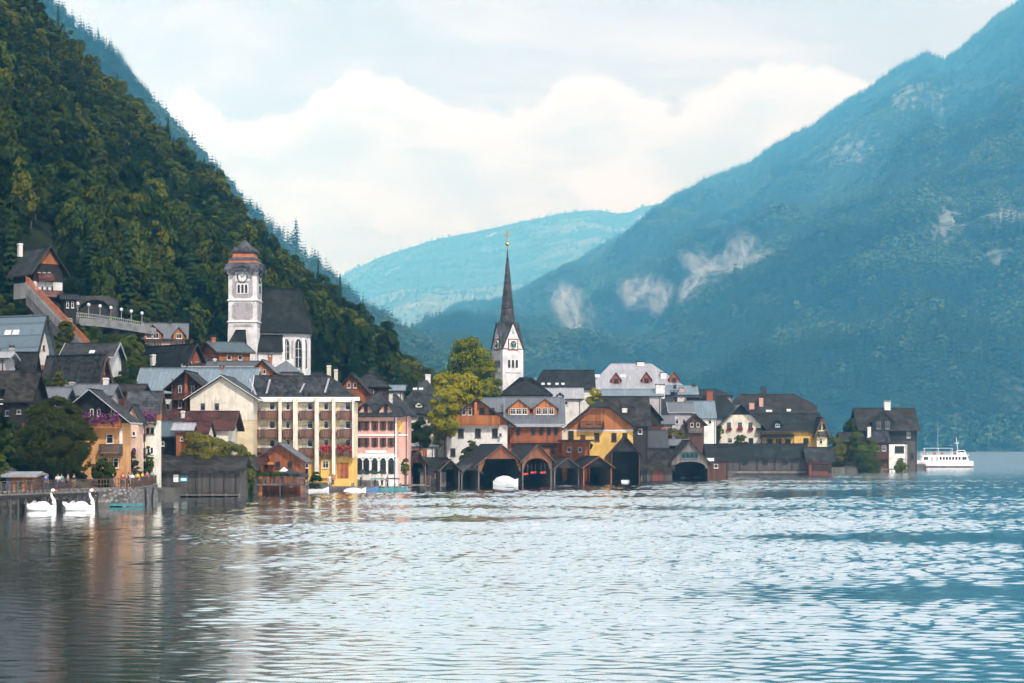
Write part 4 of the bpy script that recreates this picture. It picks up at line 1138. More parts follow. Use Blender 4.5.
h.win([67.5, 72.5], [308], 2.6, 6.5); h.win([69.5], [325], 5, 6.5)
# stairs with a red-brown railing, climbing from the house roofs to the chalet
def stairway():
    a = W(88, 347, 322); b_ = W(27, 283, 338); n = 46
    root = empty('stairway', a, 0, 'steep outdoor stairway with red-brown railing climbing to the hillside chalet', 'stairway')
    v = b_-a; s = MB()
    side = Vector((v.y, -v.x, 0)).normalized()*1.0
    for i in range(n):
        p = v*(i/n); q = v*((i+1)/n)
        s.box(min(p.x, q.x)-.05, min(p.y, q.y)-.9, p.z-1.6, max(p.x, q.x)+.05, max(p.y, q.y)+.9, q.z, 'concrete')
    s.build('steps', 'concrete', root)
    for sg in (-1, 1):
        r = MB(); off = Vector((0, sg*.92, 0))
        for zz in (.25, .6, 1.0): r.bar(off+Vector((0, 0, zz)), v+off+Vector((0, 0, zz)), .08, .09, 'copper_red')
        for i in range(0, n+1, 3): p = v*(i/n)+off; r.bar(p+Vector((0, 0, -.3)), p+Vector((0, 0, 1.1)), .13, .13, 'copper_red')
        r.build('railing', 'copper_red', root)
    w = MB()
    w.add([(0, -.7, -3.6), (v.x, v.y-.7, v.z-3.6), (v.x, v.y-.7, v.z-1.65), (0, -.7, -1.65), (0, .7, -3.6), (v.x, v.y+.7, v.z-3.6), (v.x, v.y+.7, v.z-1.65), (0, .7, -1.65)],
          [(0, 1, 2, 3), (7, 6, 5, 4), (0, 4, 5, 1), (1, 5, 6, 2), (2, 6, 7, 3), (3, 7, 4, 0)], 'stone')
    w.build('support_wall', 'stone', root)
stairway()

# viaduct road with lamps
def viaduct():
    pts = [W(70, 320, 352), W(95, 322, 356), (W(120, 325.5, 362)), W(146, 330, 367)]
    root = empty('viaduct', pts[0], 0, 'grey concrete road viaduct with railing curving along the foot of the wooded slope', 'viaduct')
    o = pts[0]; d = MB()
    prof = [(-2.6, -1.0), (-2.6, .25), (-2.35, .25), (-2.35, .0), (2.6, 0), (2.6, -1.0)]
    vs = []; fs = []; n = len(prof)
    for i, p in enumerate(pts):
        t = (pts[min(i+1, 3)]-pts[max(i-1, 0)]); nrm = Vector((t.y, -t.x, 0)).normalized()
        for u, z in prof: vs.append(tuple((p-o)+nrm*(-u)+Vector((0, 0, z))))
    for i in range(3):
        for k in range(n): fs.append((i*n+k, i*n+(k+1) % n, (i+1)*n+(k+1) % n, (i+1)*n+k))
    fs += [tuple(range(n)), tuple(range(3*n, 4*n))]
    d.add(vs, fs, 'concrete'); d.build('deck', 'concrete', root)
    r = MB(); pl = []
    for i in range(40):
        t = i/39*3; k = min(int(t), 2); p = pts[k].lerp(pts[k+1], t-k)-o + Vector((0, -2.4, 0)); pl.append(p)
        r.bar(p, p+Vector((0, 0, 1.2)), .07, .07, 'trim_grey')
    for zz in (.65, 1.2):
        for a, b_ in zip(pl, pl[1:]): r.bar(a+Vector((0, 0, zz)), b_+Vector((0, 0, zz)), .08, .08, 'trim_grey')
    r.build('railing', 'trim_grey', root)
    for px in (84, 100, 117, 134):
        t = (px-70)/80*3; k = min(int(t), 2); p = pts[k].lerp(pts[k+1], t-k)-o
        c = MB(); c.box(-.7, -2, -14, .7, 2, -1.0); c.build('pier', 'concrete', root, p)
    tn = MB(); n = 9; arc = [(math.cos(math.pi*i/n)*3.2, math.sin(math.pi*i/n)*2.6+2) for i in range(n+1)]
    tn.prism([(-3.8, -1), (-3.8, 4.2), (-2.4, 5.3), (2.4, 5.3), (3.8, 4.2), (3.8, -1), (3.2, -1)] + arc + [(-3.2, -1)], 'y', -.3, .4, 'dark_stone')
    o2 = tn.build('tunnel_portal', 'dark_stone', None, W(95, 325, 372))
    tag(o2, 'stone tunnel portal in the slope behind the viaduct lamps', 'tunnel portal')
    bk = MB(); bk.box(-3.3, .5, -1, 3.3, 5, 5); bk.build('tunnel_shade', 'bore_shade', o2)  # solid near-black block painted as the shade inside the tunnel
    lamp = None
    names = ['leftmost street lamp of the viaduct, in front of the tunnel mouth', 'second street lamp from the left on the viaduct', 'third street lamp from the left on the viaduct', 'middle street lamp of the seven on the viaduct',
             'third street lamp from the right on the viaduct', 'second street lamp from the right on the viaduct', 'rightmost street lamp of the viaduct, above the little orange chalet']
    for i, px in enumerate((81, 92.5, 104.5, 116, 127, 137, 148)):
        t = (px-70)/80*3; k = min(int(t), 2); p = pts[k].lerp(pts[k+1], t-k) + Vector((0, -2.1, 0))
        if lamp is None:
            lamp = empty('street_lamp', p, 0, names[0], 'street lamp', 'street lamps on the viaduct')
            m_ = MB(); m_.tube([(0, 0, 0), (0, 0, 2.6)], [.07, .05], 6, 'trim_grey'); m_.build('pole', 'trim_grey', lamp)
            m_ = MB(); m_.lathe([(.06, 2.5), (.25, 2.6), (.3, 2.95), (.1, 3.1)], 8, mat='awning_white'); m_.build('lantern', 'awning_white', lamp)
        else:
            c = copy_tree(lamp); c.location = p; c['label'] = names[i]
viaduct()

# ---- left block
h = H('big blue-grey metal roofed house at the left edge with white gable wall', xl=-42, xc=33, xr=49, D=300, ye=350, yr=315, axis='y', th=62, roof='blue_metal', o=.5, og=1.2, bands=(('white_plaster', None),), trim='dark_paint')
h.win([38, 44], [371], 2.6, 6, shut='shutter_red', frame='white_paint'); h.win([39, 43.5], [350], 2, 5, frame='shutter_red')
# skylights lie on the long slope (ridge runs away to the left)
for px in (3, 11):
    u, z, Dp, fo = h.loc('L', px, 342); m_ = MB(); yy = u; zz = h.ze + h.t
    # distance up the slope from the eave: solve on local x
    x = .9; m_.box(-.5, -.8, 0, .3, .4, .09, 'awning_white'); q = m_.build('skylight', 'awning_white', h.roof, (x, yy, h.ze+h.t+h.m*x)); q.rotation_euler.y = -math.atan(h.m)
h = H('dark shingled timber house below the blue-grey roof at the left edge', xl=-6, xc=-6, xr=30, D=268, ye=379, yr=352, axis='x', depth=4, roof='dark_shingle', bands=(('dark_wood', None),), o=.7)
h.win([10, 20], [392], 4, 5, frame='trim_grey'); h.chimney(12, 346, 354, 4, 'grey_render')
h.dormer(13, 6, 363, 369, 'dark_wood')
h = H('low dark barn at the left edge with a mossy plank roof', xl=-26, xc=-26, xr=12, D=250, ye=388, yr=371, axis='x', depth=9, roof='brown_shingle', bands=(('dark_wood', None),), o=.7)
h.win([7.5], [416], 4.5, 5.5, frame='awning_white'); h.win([-8, 1], [404], 4, 5)
h = H('white walled lean-to with a pale awning roof peeking in at the left edge', xl=-18, xc=-18, xr=5, D=258, ye=359, yr=352, axis='x', depth=5, roof='light_metal', bands=(('grey_render', None),), o=.4)
h = H('black plank barn between the left edge barn and the round tree', xl=9, xc=9, xr=28, D=246, ye=400, yr=372, axis='x', depth=8, roof='brown_shingle', bands=(('dark_wood', None),), o=.5)
h.win([19], [414], 4, 4.5, frame='trim_grey'); h.door(24, 432, 4, 9, 'brown_wood')
h = H('low grey shed roof with wooden shed wall above the round tree', xl=36, xc=36, xr=62, D=262, ye=400, yr=387, axis='x', depth=6, roof='grey_metal', bands=(('pale_wood', None),), o=.5)
h.win([44, 54], [408], 3, 4)
h = H('large house with tall grey shingle roof and amber gable, left of the church road', xl=47, xc=96, xr=107, D=292, ye=382, yr=354, axis='y', th=58, roof='grey_shingle', o=.8, og=1.0, bands=(('grey_wood', 392), ('orange_wood', None, 'gable_boards')), trim='trim_brown')
h.win([100], [381], 2, 4)
h.win([60, 75, 88], [390], 4, 5, face='L')
h = H('house with long grey metal ridge roof and white corner wall behind the tall shingle roof', xl=64, xc=64, xr=110, D=312, ye=357, yr=343, axis='x', depth=9, roof='grey_shingle', bands=(('white_plaster', None),), o=.5, trim='trim_grey')
h.win([108], [378], 2.4, 5); h.win([72, 84], [366], 3, 4); h.skylight(92, 352, 5, 3)
h = H('small dark roofed cottage tucked under the stairs', xl=50, xc=50, xr=70, D=318, ye=353, yr=342, axis='y', depth=7, roof='dark_metal', bands=(('brown_wood', None),), o=.5)
h.win([56, 63], [362], 3, 4.5)
h = H('low grey roofed house between the shingle roof and the flower balcony house', xl=58, xc=58, xr=108, D=276, ye=396, yr=384, axis='x', depth=7, roof='grey_metal', bands=(('grey_render', None),), o=.5)
h.win([66, 76, 92], [408], 3, 5); h.chimney(72, 380, 387, 5, 'grey_render')
h.chimney(106, 376, 388, 5, 'white_plaster')
# ochre house with purple balcony
h = H('ochre house with dark sweeping gable roof and purple flower balcony behind the round tree', xl=60, xc=60, xr=123, D=243, ye=417, yr=389, axis='y', depth=5, roof='grey_shingle', o=1.1, og=1.3,
      bands=(('ochre_plaster', 423), ('dark_wood', None, 'gable_boards')), trim='trim_grey')
h.win([92, 99, 113], [416.5], 3.5, 8, frame='white_paint'); h.balcony(84, 122, 419, 427, 1.3, 'amber_wood', flowers='purple_flower', label='amber balcony topped with purple flowers')
h.win([110], [443.5], 7, 9, frame='white_paint'); h.panel(119.5, 122.5, 427, 445, 'white_plaster', name='corner_strip', depth=.04)
h.balcony(101, 123, 444, 453, 1.4, 'grey_wood', label='weathered grey lower balcony'); h.win([106, 116], [468], 5, 10); h.door(96, 476, 5, 12)
h = H('peach coloured narrow house with small flower boxes beside the ochre house', xl=127, xc=127, xr=139, D=256, ye=418, yr=404, axis='y', depth=3, roof='grey_shingle', bands=(('peach_plaster', None),), o=.5, og=.6)
h.win([128.5, 134], [436], 2.6, 5); h.win([127.5, 134], [452], 3, 5, flowers='purple_flower'); h.win([131], [466], 4, 6); h.door(134, 477, 4, 9)
h = H('tall cream house with orange upper gable, purple flowers and brown balconies in a row', xl=130, xc=130, xr=156, D=266, ye=409, yr=391, axis='x', depth=4, roof='mid_shingle', o=.7, og=.6,
      bands=(('cream_plaster', 420), ('amber_wood', None, 'upper_wall')), trim='trim_brown')
h.win([148, 152.5], [434], 2.8, 6.5, shut=None, frame='shutter_brown'); h.win([148.5, 152], [454], 3, 7); h.win([150], [414.5], 3, 5)
h.balcony(131, 157, 417, 423, 1.3, 'brown_wood', flowers='purple_flower'); h.panel(137, 145, 424, 478, 'orange_wood', name='timber_bay', depth=.5)
for yy in (438, 452, 466): h.balcony(136.5, 146, yy-4, yy+1, 1.0, 'dark_wood')
h.win([139, 143], [434, 448, 462], 2.2, 6, out=.56); h.door(151, 479, 4, 10)
# mid-left roofs
h = H('long pale blue metal roof house with white ground floor and red timber storey', xl=138, xc=138, xr=252, D=318, ye=391, yr=368, axis='x', depth=11, roof='blue_metal', o=.7, og=.5, bands=(('white_plaster', 399), ('red_wood', None, 'upper_wall')), trim='trim_grey')
h.win([160, 167], [410], 5, 6.5); h.win([146], [410], 4, 6)
h.chimney(222, 366, 372, 4, 'brick_red')
g = H('carved brown timber gable house with ornate balconies in front of the pale blue roof', xl=172, xc=172, xr=201, D=308, ye=385, yr=370.5, axis='y', depth=9, roof='grey_shingle', bands=(('brown_wood', None),), o=1.0, og=1.6, trim='trim_brown')
g.win([180, 193], [393], 3.4, 7); g.win([180, 193], [408], 3.4, 7); g.balcony(173, 200, 393, 399, 1.3, 'balcony_wood', roofpost=3.0, style='slat'); g.panel(185, 188, 374, 410, 'orange_wood', name='carved_post', depth=.4)
h = H('house with broad dark shingle roof left of the clock tower and an orange gable end', xl=121, xc=182, xr=206, D=352, ye=371, yr=343.5, axis='y', th=42, roof='dark_shingle', o=.8, og=1.0, bands=(('brown_wood', 366), ('orange_wood', None, 'gable_boards')), trim='trim_brown')
h.win([190, 197], [367], 3, 5); h.chimney(153, 353, 360, 4, 'white_plaster', y=h.Ly*.5); h.door(193, 380, 5, 9)
h = H('low dark barn with lean gable left of the pale blue roof', xl=116, xc=116, xr=142, D=330, ye=384, yr=369, axis='y', depth=9, roof='teal_metal', bands=(('dark_wood', None),), o=.7)
h.win([124, 133], [392], 3, 4)
h = H('low house with moss grey plank roof just above the peach house', xl=108, xc=108, xr=139, D=290, ye=392, yr=384, axis='x', depth=6, roof='brown_shingle', bands=(('brown_wood', None),), o=.5)
h.win([116, 128], [400], 3, 4)
h = H('little orange chalet with pale grey roof below the forest at the end of the viaduct', xl=145, xc=145, xr=184, D=374, ye=338, yr=323, axis='x', th=8, depth=9, roof='grey_metal', bands=(('peach_plaster', 339.5), ('amber_wood', None, 'gable_boards')), o=.6, og=.8, trim='trim_brown', hip=(0, 0))
h.win([152, 158, 174, 180], [346.5], 3, 4, shut='shutter_brown'); h.chimney(170, 319.5, 327, 3, 'dark_paint'); h.dormer(152, 17, 325, 338.5, 'amber_wood', wins=2)
h.dormer(178, 11, 327, 338.5, 'amber_wood', wins=1)
h = H('orange timber house with teal roof directly left of the clock tower foot', xl=200, xc=219, xr=250, D=380, ye=352, yr=341.5, axis='y' if False else 'x', th=30, roof='teal_metal', bands=(('amber_wood', None),), o=.6, og=.8, trim='trim_brown')
h.win([229, 240], [360], 4, 5); h.win([206, 213], [360], 2.6, 4.5, face='L'); h.chimney(213, 336, 345, 4, 'copper_red', y=h.Ly*.5)
h = H('flat dark roof strip house between the two teal roofs', xl=186, xc=186, xr=256, D=352, ye=367, yr=361, axis='x', depth=7, roof='dark_metal', bands=(('white_plaster', None),), o=.4, trim='trim_grey')
for px in (194, 215): h.chimney(px, 357, 364, 3, 'white_plaster')
h.win([200, 228], [374], 3, 4)
h = H('small amber gabled house with grey roof in front of the church nave', xl=252, xc=252, xr=273, D=342, ye=371, yr=359.5, axis='y', depth=9, roof='grey_metal', bands=(('amber_wood', None),), o=.6, og=.6, trim='trim_brown')
h.win([259.5, 264.5], [374], 2.8, 4.5)
h = H('grey roofed house with red chimney below the church choir', xl=271, xc=271, xr=296, D=350, ye=372, yr=361, axis='x', depth=8, roof='grey_metal', bands=(('cream_plaster', None),), o=.5, hip=(2, 2))
h.chimney(270, 355, 366, 4, 'copper_red'); h.win([278, 287], [380], 3, 4)
h = H('dark roofed house between the choir and the brown gable', xl=296, xc=296, xr=338, D=362, ye=384, yr=372, axis='x', depth=8, roof='dark_shingle', bands=(('brown_wood', None),), o=.5, hip=(3, 3))
h.chimney(329, 364, 374, 4, 'cream_plaster'); h.chimney(336, 368, 376, 3.4, 'cream_plaster'); h.win([302, 312], [392], 3, 4)
h = H('brown timber gable house with dark roof rising behind the balcony hotel', xl=338, xc=338, xr=366, D=352, ye=390, yr=373, axis='y', depth=10, roof='dark_shingle', bands=(('orange_wood', None),), o=.7, og=.8, trim='trim_brown')
h.win([349, 355], [388], 3, 5); 
h = H('grey hip roofed house right of the brown timber gable', xl=352, xc=352, xr=386, D=372, ye=386, yr=371, axis='x', depth=9, roof='grey_shingle', bands=(('brown_wood', None),), o=.6, hip=(4, 4))
h.chimney(384, 383, 396, 5, 'white_plaster', y=2); h.win([360, 372], [394], 3, 5)
h = H('small teal roofed shed in the trees right of the pink guesthouse roofs', xl=387, xc=387, xr=402, D=392, ye=391, yr=385, axis='x', depth=5, roof='blue_metal', bands=(('white_plaster', None),), o=.4)
h.win([394], [398], 3, 4)

# ---- the Catholic church
def clock(parent, c, r, rotz, face='white_paint', rim='white_paint', square=None, hand='dark_paint'):
    m_ = MB(); n = 20
    if square: m_.prism([(-square, -square), (square, -square), (square, square), (-square, square)], 'y', -.02, .06, rim)
    m_.prism([(r*math.cos(2*math.pi*i/n), r*math.sin(2*math.pi*i/n)) for i in range(n)], 'y', -.06, -.021 if square else .06, face)
    k = r*1.12
    o = link('clock_face', m_.mesh('clock_face_mesh', face), parent, c, rotz)
    ri = MB()
    for i in range(n):
        a, b_ = 2*math.pi*i/n, 2*math.pi*(i+1)/n
        ri.bar((r*math.cos(a), -.07, r*math.sin(a)), (r*math.cos(b_), -.07, r*math.sin(b_)), .24, .07, hand)
    for i in range(12):
        a = math.pi*i/6; ri.bar((r*.78*math.cos(a), -.08, r*.78*math.sin(a)), (r*.93*math.cos(a), -.08, r*.93*math.sin(a)), .07, .05, hand)
    ri.build('dial', hand, o)
    hd = MB(); hd.bar((0, -.11, 0), (-r*.3, -.11, r*.42), .26, .05, hand); hd.bar((0, -.13, 0), (r*.55, -.13, r*.45), .2, .05, hand); hd.build('hands', hand, o)
    return o
def catholic_church():
    D = 400; k = D/F; th = R(8)
    z0 = ground(W(270, 0, D).x, D) - 3
    root = empty('church', (W(259, 0, D).x, D, z0), th, 'church with dark steep nave roof and white gothic choir right of the clock tower', 'church')
    Z = lambda py: CH+(HZ-py)*k-z0
    L = lambda px: (px-259)*k
    nave_l, nave_r = L(258), L(311); dpt = 10.5
    # nave and choir walls, choir ends in a three-sided apse to the right
    b_ = MB(); ap = 4.2
    outline = [(nave_l, 0), (nave_r-ap*.55, 0), (nave_r, ap*.7), (nave_r, dpt-ap*.7), (nave_r-ap*.55, dpt), (nave_l, dpt)]
    n = len(outline); zt = Z(333)
    b_.add([(x, y, 0) for x, y in outline]+[(x, y, zt) for x, y in outline], [tuple(range(n)), tuple(range(2*n-1, n-1, -1))]+[(i, (i+1) % n, (i+1) % n+n, i+n) for i in range(n)], 'church_white')
    b_.build('nave_wall', 'church_white', root)
    cb = MB(); 
    for i in range(5):
        (x0, y0), (x1, y1) = outline[i], outline[(i+1) % n]
        cb.bar((x0, y0, zt-.1), (x1, y1, zt-.1), .5, .35, 'white_paint')
    cb.build('cornice', 'white_paint', root)
    rz = Z(291.5)+1.0; o = .7; ym = dpt/2
    e = [(nave_l-.3, -o), (nave_r-ap*.55+.3, -o), (nave_r+o, ap*.7-.3), (nave_r+o, dpt-ap*.7+.3), (nave_r-ap*.55+.3, dpt+o), (nave_l-.3, dpt+o)]
    ze = Z(332)
    vs = [(x, y, ze) for x, y in e]+[(nave_l-.3, ym, rz), (L(300.5), ym, rz)]
    r_ = MB(); r_.shell(vs, [(0, 1, 7, 6), (1, 2, 7), (2, 3, 7), (3, 4, 7), (4, 5, 6, 7)], .3, 'church_shingle')
    r_.bar(vs[6], vs[7], .4, .3, 'church_shingle'); r_.bar(vs[7], vs[1], .25, .2, 'church_shingle'); r_.bar(vs[7], vs[2], .25, .2, 'church_shingle')
    r_.prism([(0.2, ze), (dpt-.2, ze), (ym, rz-.4)], 'x', nave_l-.1, nave_l+.15, 'church_white')
    r_.build('nave_roof', 'church_shingle', root)
    # aisle in front, with its own roof
    a = MB(); a.box(L(258), -3.4, 0, L(281.5), -.02, Z(351)); a.build('aisle_wall', 'church_white', root)
    a = MB(); a.shell([(L(257.6), -4, Z(351)-.1), (L(282.4), -4, Z(351)-.1), (L(282.4), -.02, Z(333)-.3), (L(257.6), -.02, Z(333)-.3)], [(0, 1, 2, 3)], .25); a.build('aisle_roof', 'church_shingle', root)
    # buttresses and gothic windows of the choir
    def gothic(x, y, rot, zb, h, w):
        pts = [(-w/2, 0), (w/2, 0), (w/2, h-w*.85)] + [(w/2-w*.5*(i/4)**1.4, h-w*.85+w*.85*math.sin(math.pi/2*i/4)) for i in range(1, 5)] + [(-(w/2-w*.5*(i/4)**1.4), h-w*.85+w*.85*math.sin(math.pi/2*i/4)) for i in range(3, -1, -1)]
        f = MB(); f.prism([(u*1.25, z*1.04-.1) for u, z in pts], 'y', -.08, .05, 'trim_grey')
        q = f.build('gothic_window', 'trim_grey', root, (x, y, zb)); q.rotation_euler.z = rot
        g = MB(); g.prism(pts, 'y', -.12, -.082, 'glass'); g.build('pane', 'glass', q)
        t = MB(); t.box(-.05, -.17, 0, .05, -.122, h*.93); t.box(-w/2+.02, -.16, h*.35, w/2-.02, -.122, h*.35+.08); t.box(-w/2+.02, -.16, h*.65, w/2-.02, -.122, h*.65+.08); t.build('tracery', 'white_paint', q)
    gothic(L(286.3), 0, 0, Z(359), 20*k, 1.0); gothic(L(298.2), 0, 0, Z(367), 28*k, 1.1)
    x0, y0 = outline[1]; x1, y1 = outline[2]; ang = math.atan2(y1-y0, x1-x0)
    gothic((x0+x1)/2, (y0+y1)/2, ang, Z(367), 28*k, .95)
    t = MB(); t.box(L(291.2), -.1, Z(358), L(293.2), .02, Z(340)); t.build('stone_niche', 'grey_render', root)
    for px in (283.5, 303.3):
        t = MB(); t.prism([(0, 0), (-.9, 0), (-.9, Z(350)), (0, Z(338))], 'x', L(px)-.28, L(px)+.28); t.build('buttress', 'white_paint', root)
    return root
catholic_church()
def clock_tower():
    D = 397; k = D/F; cxp = 243.5; th = R(-3)
    base = W(cxp, 0, D); z0 = ground(base.x, D)-3
    root = empty('church_tower', (base.x, D+2.5, z0), th, 'tall white clock tower with layered red and dark curved roof beside the nave', 'church tower')
    Dn = D; Z = lambda py: CH+(HZ-py)*Dn/F-z0
    hw = 14.3*k
    b_ = MB(); b_.lathe([(hw*1.05, 0), (hw*1.04, Z(334)), (hw, Z(322)), (hw, Z(270))], 4, 0, 'church_white', sq=True); b_.build('shaft', 'church_white', root)
    c = MB()
    for py in (322, 300.5): c.lathe([(hw+.05, Z(py)-.18), (hw+.22, Z(py)-.05), (hw+.22, Z(py)+.15), (hw+.05, Z(py)+.2)], 4, 0, 'white_paint', sq=True)
    c.lathe([(hw+.1, Z(273)-.3), (hw+.4, Z(273)+.2)], 4, 0, 'white_paint', sq=True)
    c.build('cornice', 'white_paint', root)
    # grey render fields with rounded look, corner quoins stay white
    for side in range(4):
        rot = side*math.pi/2; M = Matrix.Rotation(rot, 4, 'Z')
        f = MB()
        def field(za, zb, ww):
            ch = .5; f.prism([(-ww+ch, za), (ww-ch, za), (ww, za+ch), (ww, zb-ch), (ww-ch, zb), (-ww+ch, zb), (-ww, zb-ch), (-ww, za+ch)], 'y', -hw-.05, -hw+.1, 'grey_render', M)
        field(Z(347)-1.5, Z(324.5), hw*.72); field(Z(319.5), Z(302.5), hw*.72); field(Z(298), Z(277), hw*.72)
        f.build('render_field', 'grey_render', root)
        w = MB(); w.prism([(-hw*.42, Z(294)), (hw*.42, Z(294)), (hw*.42, Z(283.5)), (-hw*.42, Z(283.5))], 'y', -hw-.1, -hw-.051, 'white_paint', M)
        q = w.build('belfry_window', 'white_paint', root)
        g = MB()
        for i in (-1, 0, 1): g.prism([(i*.72-.22, Z(293)), (i*.72+.22, Z(293)), (i*.72+.22, Z(285.3)), (i*.72, Z(284.5)), (i*.72-.22, Z(285.3))], 'y', -hw-.14, -hw-.101, 'dark_paint', M)
        g.build('opening', 'dark_paint', q)
        cc = M @ Vector((0, -hw-.13, Z(277.2)))
        clock(root, cc, .95, rot, 'white_paint', 'white_paint')
        ar = MB(); ar.prism([(1.45*math.cos(math.pi*i/10), Z(276.5)+1.45*math.sin(math.pi*i/10)) for i in range(11)]+[(-1.45, Z(281)), (1.45, Z(281))], 'y', -hw-.07, -hw-.02, 'white_paint', M); ar.build('clock_surround', 'white_paint', root)
    H_ = hw
    r1 = MB(); r1.lathe([(H_*1.30, Z(272)), (H_*1.32, Z(269.5)), (H_*1.15, Z(266)), (H_*1.02, Z(262.5))], 4, 0, 'spire_shingle', sq=True)
    for side in range(4):   # arched eyebrow over every dial
        M = Matrix.Rotation(side*math.pi/2, 4, 'Z'); n = 10
        outer = [(2.2*math.cos(math.pi*i/n), Z(274.6)+2.3*math.sin(math.pi*i/n)) for i in range(n+1)]; inner = [(1.55*math.cos(math.pi*i/n), Z(274.6)+1.6*math.sin(math.pi*i/n)) for i in range(n, -1, -1)]
        for i in range(n): r1.prism([outer[i], outer[i+1], inner[n-i-1], inner[n-i]], 'y', -H_*1.34, -H_*.9, 'spire_shingle', M)
    r1.build('lower_roof', 'spire_shingle', root)
    r2 = MB(); r2.lathe([(H_*1.01, Z(266)), (H_*.98, Z(262)), (H_*.97, Z(260))], 4, 0, 'copper_red', sq=True); r2.lathe([(H_*.80, Z(258.5)), (H_*.66, Z(251.5))], 4, 0, 'copper_red', sq=True); r2.build('red_drum', 'copper_red', root)
    r3 = MB(); r3.lathe([(H_*1.0, Z(260.2)), (H_*1.0, Z(259)), (H_*.84, Z(257))], 4, 0, 'spire_shingle', sq=True)
    r3.lathe([(H_*.82, Z(252)), (H_*.84, Z(250.5)), (H_*.62, Z(247)), (H_*.34, Z(244)), (H_*.16, Z(241)), (.14, Z(239))], 4, 0, 'spire_shingle', sq=True); r3.build('upper_roof', 'spire_shingle', root)
    f = MB(); f.tube([(0, 0, Z(239)), (0, 0, Z(231.5))], .06, 6, 'iron'); f.blob((0, 0, Z(237.4)), .28, 'iron'); f.box(-.35, -.04, Z(233.8), .35, .04, Z(233.2), 'iron'); f.build('cross', 'iron', root)
clock_tower()
h = H('dark lean-to roof between the clock tower foot and the trees', xl=222, xc=222, xr=240, D=392, ye=356, yr=330, axis='x', depth=6, roof='church_shingle', bands=(('church_white', None),), o=.4, hip=(2.2, 0))
h.win([230], [361], 3, 3.5)

# ---- the evangelical church spire
def spire_church():
    D = 452; k = D/F; th = R(28); base = W(507.5, 0, D); z0 = ground(base.x, D)-1
    root = empty('church_tower', (base.x, D, z0), th, 'slender grey church spire above four white clock gables in the village centre', 'church tower')
    Z = lambda py: CH+(HZ-py)*k-z0
    hw = 11.6*k*1.0
    b_ = MB(); b_.lathe([(hw, 0), (hw, Z(350))], 4, 0, 'church_white', sq=True)
    b_.build('shaft', 'church_white', root)
    zg = Z(349); za = Z(323.5)
    g = MB()
    for s in range(4):
        M = Matrix.Rotation(s*math.pi/2, 4, 'Z'); g.prism([(-hw, zg-.01), (hw, zg-.01), (0, za)], 'y', -hw, -hw+.5, 'church_white', M)
        e = MB(); e.bar((-hw-.1, -hw-.12, zg-.2), (0, -hw-.12, za+.25), .16, .28, 'dark_paint'); e.bar((0, -hw-.12, za+.25), (hw+.1, -hw-.12, zg-.2), .16, .28, 'dark_paint')
        q = e.build('gable_coping', 'dark_paint', root); q.rotation_euler.z = s*math.pi/2
        cc = M @ Vector((0, -hw-.1, Z(345)))
        clock(root, cc, .85, s*math.pi/2, 'teal_dark', 'brick_red', square=1.25, hand='white_paint')
        p = MB(); p.prism([(-1.0, Z(345)-1.0), (1.0, Z(345)-1.0), (1.0, Z(345)+1.0), (-1.0, Z(345)+1.0)], 'y', -hw-.13, -hw-.121, 'white_paint', M); p.build('clock_panel', 'white_paint', root)
        w = MB()
        for i in (-1, 0, 1): w.prism([(i*.95-.28, Z(368)), (i*.95+.28, Z(368)), (i*.95+.28, Z(361)), (i*.95, Z(360)), (i*.95-.28, Z(361))], 'y', -hw-.05, -hw+.02, 'dark_paint', M)
        w.build('belfry_window', 'dark_paint', root)
        w = MB(); w.prism([(-1.9, Z(373.5)), (1.9, Z(373.5)), (1.9, Z(373)), (-1.9, Z(373))], 'y', -hw-.04, -hw+.02, 'brick_red', M)
        w.prism([(-.25, Z(334)), (.25, Z(334)), (0, Z(329))], 'y', -hw-.05, -hw+.02, 'trim_grey', M); w.build('stone_band', 'brick_red', root)
    g.build('gable', 'church_white', root)
    # octagonal spire growing from the four valleys
    zt = Z(247); s_ = MB(); vs = [(0, 0, zt)]
    z1 = Z(322)
    ring = []
    for i in range(8):
        a = math.pi/4*i; r = 7.9*k
        ring.append((r*math.cos(a), r*math.sin(a), z1))
    gab = [(0, -hw, za), (hw, 0, za), (0, hw, za), (-hw, 0, za)]; cor = [(hw, -hw, zg), (hw, hw, zg), (-hw, hw, zg), (-hw, -hw, zg)]
    vs += ring + gab + cor
    # ring index: 1+i at angle 45*i ; faces to apex
    fs = [(0, 1+i, 1+(i+1) % 8) for i in range(8)]
    # gable peaks lie at angle -90,0,90,180 -> ring 6,0,2,4 ; corners at -45,45,135,225 -> ring 7,1,3,5
    gi = {6: 9, 0: 10, 2: 11, 4: 12}; ci = {7: 13, 1: 14, 3: 15, 5: 16}
    for i in range(8):
        j = (i+1) % 8
        a = gi.get(i, ci.get(i)); b2 = gi.get(j, ci.get(j)); fs += [(1+i, a, b2), (1+i, b2, 1+j)]
    s_.add(vs, fs, 'spire_shingle'); s_.build('spire', 'spire_shingle', root)
    f = MB(); f.tube([(0, 0, zt-.6), (0, 0, Z(229))], .09, 6, 'gold'); f.blob((0, 0, Z(244)), .45, 'gold'); f.box(-.75, -.07, Z(235.8), .75, .07, Z(234.8), 'gold'); f.build('cross', 'gold', root)
spire_church()
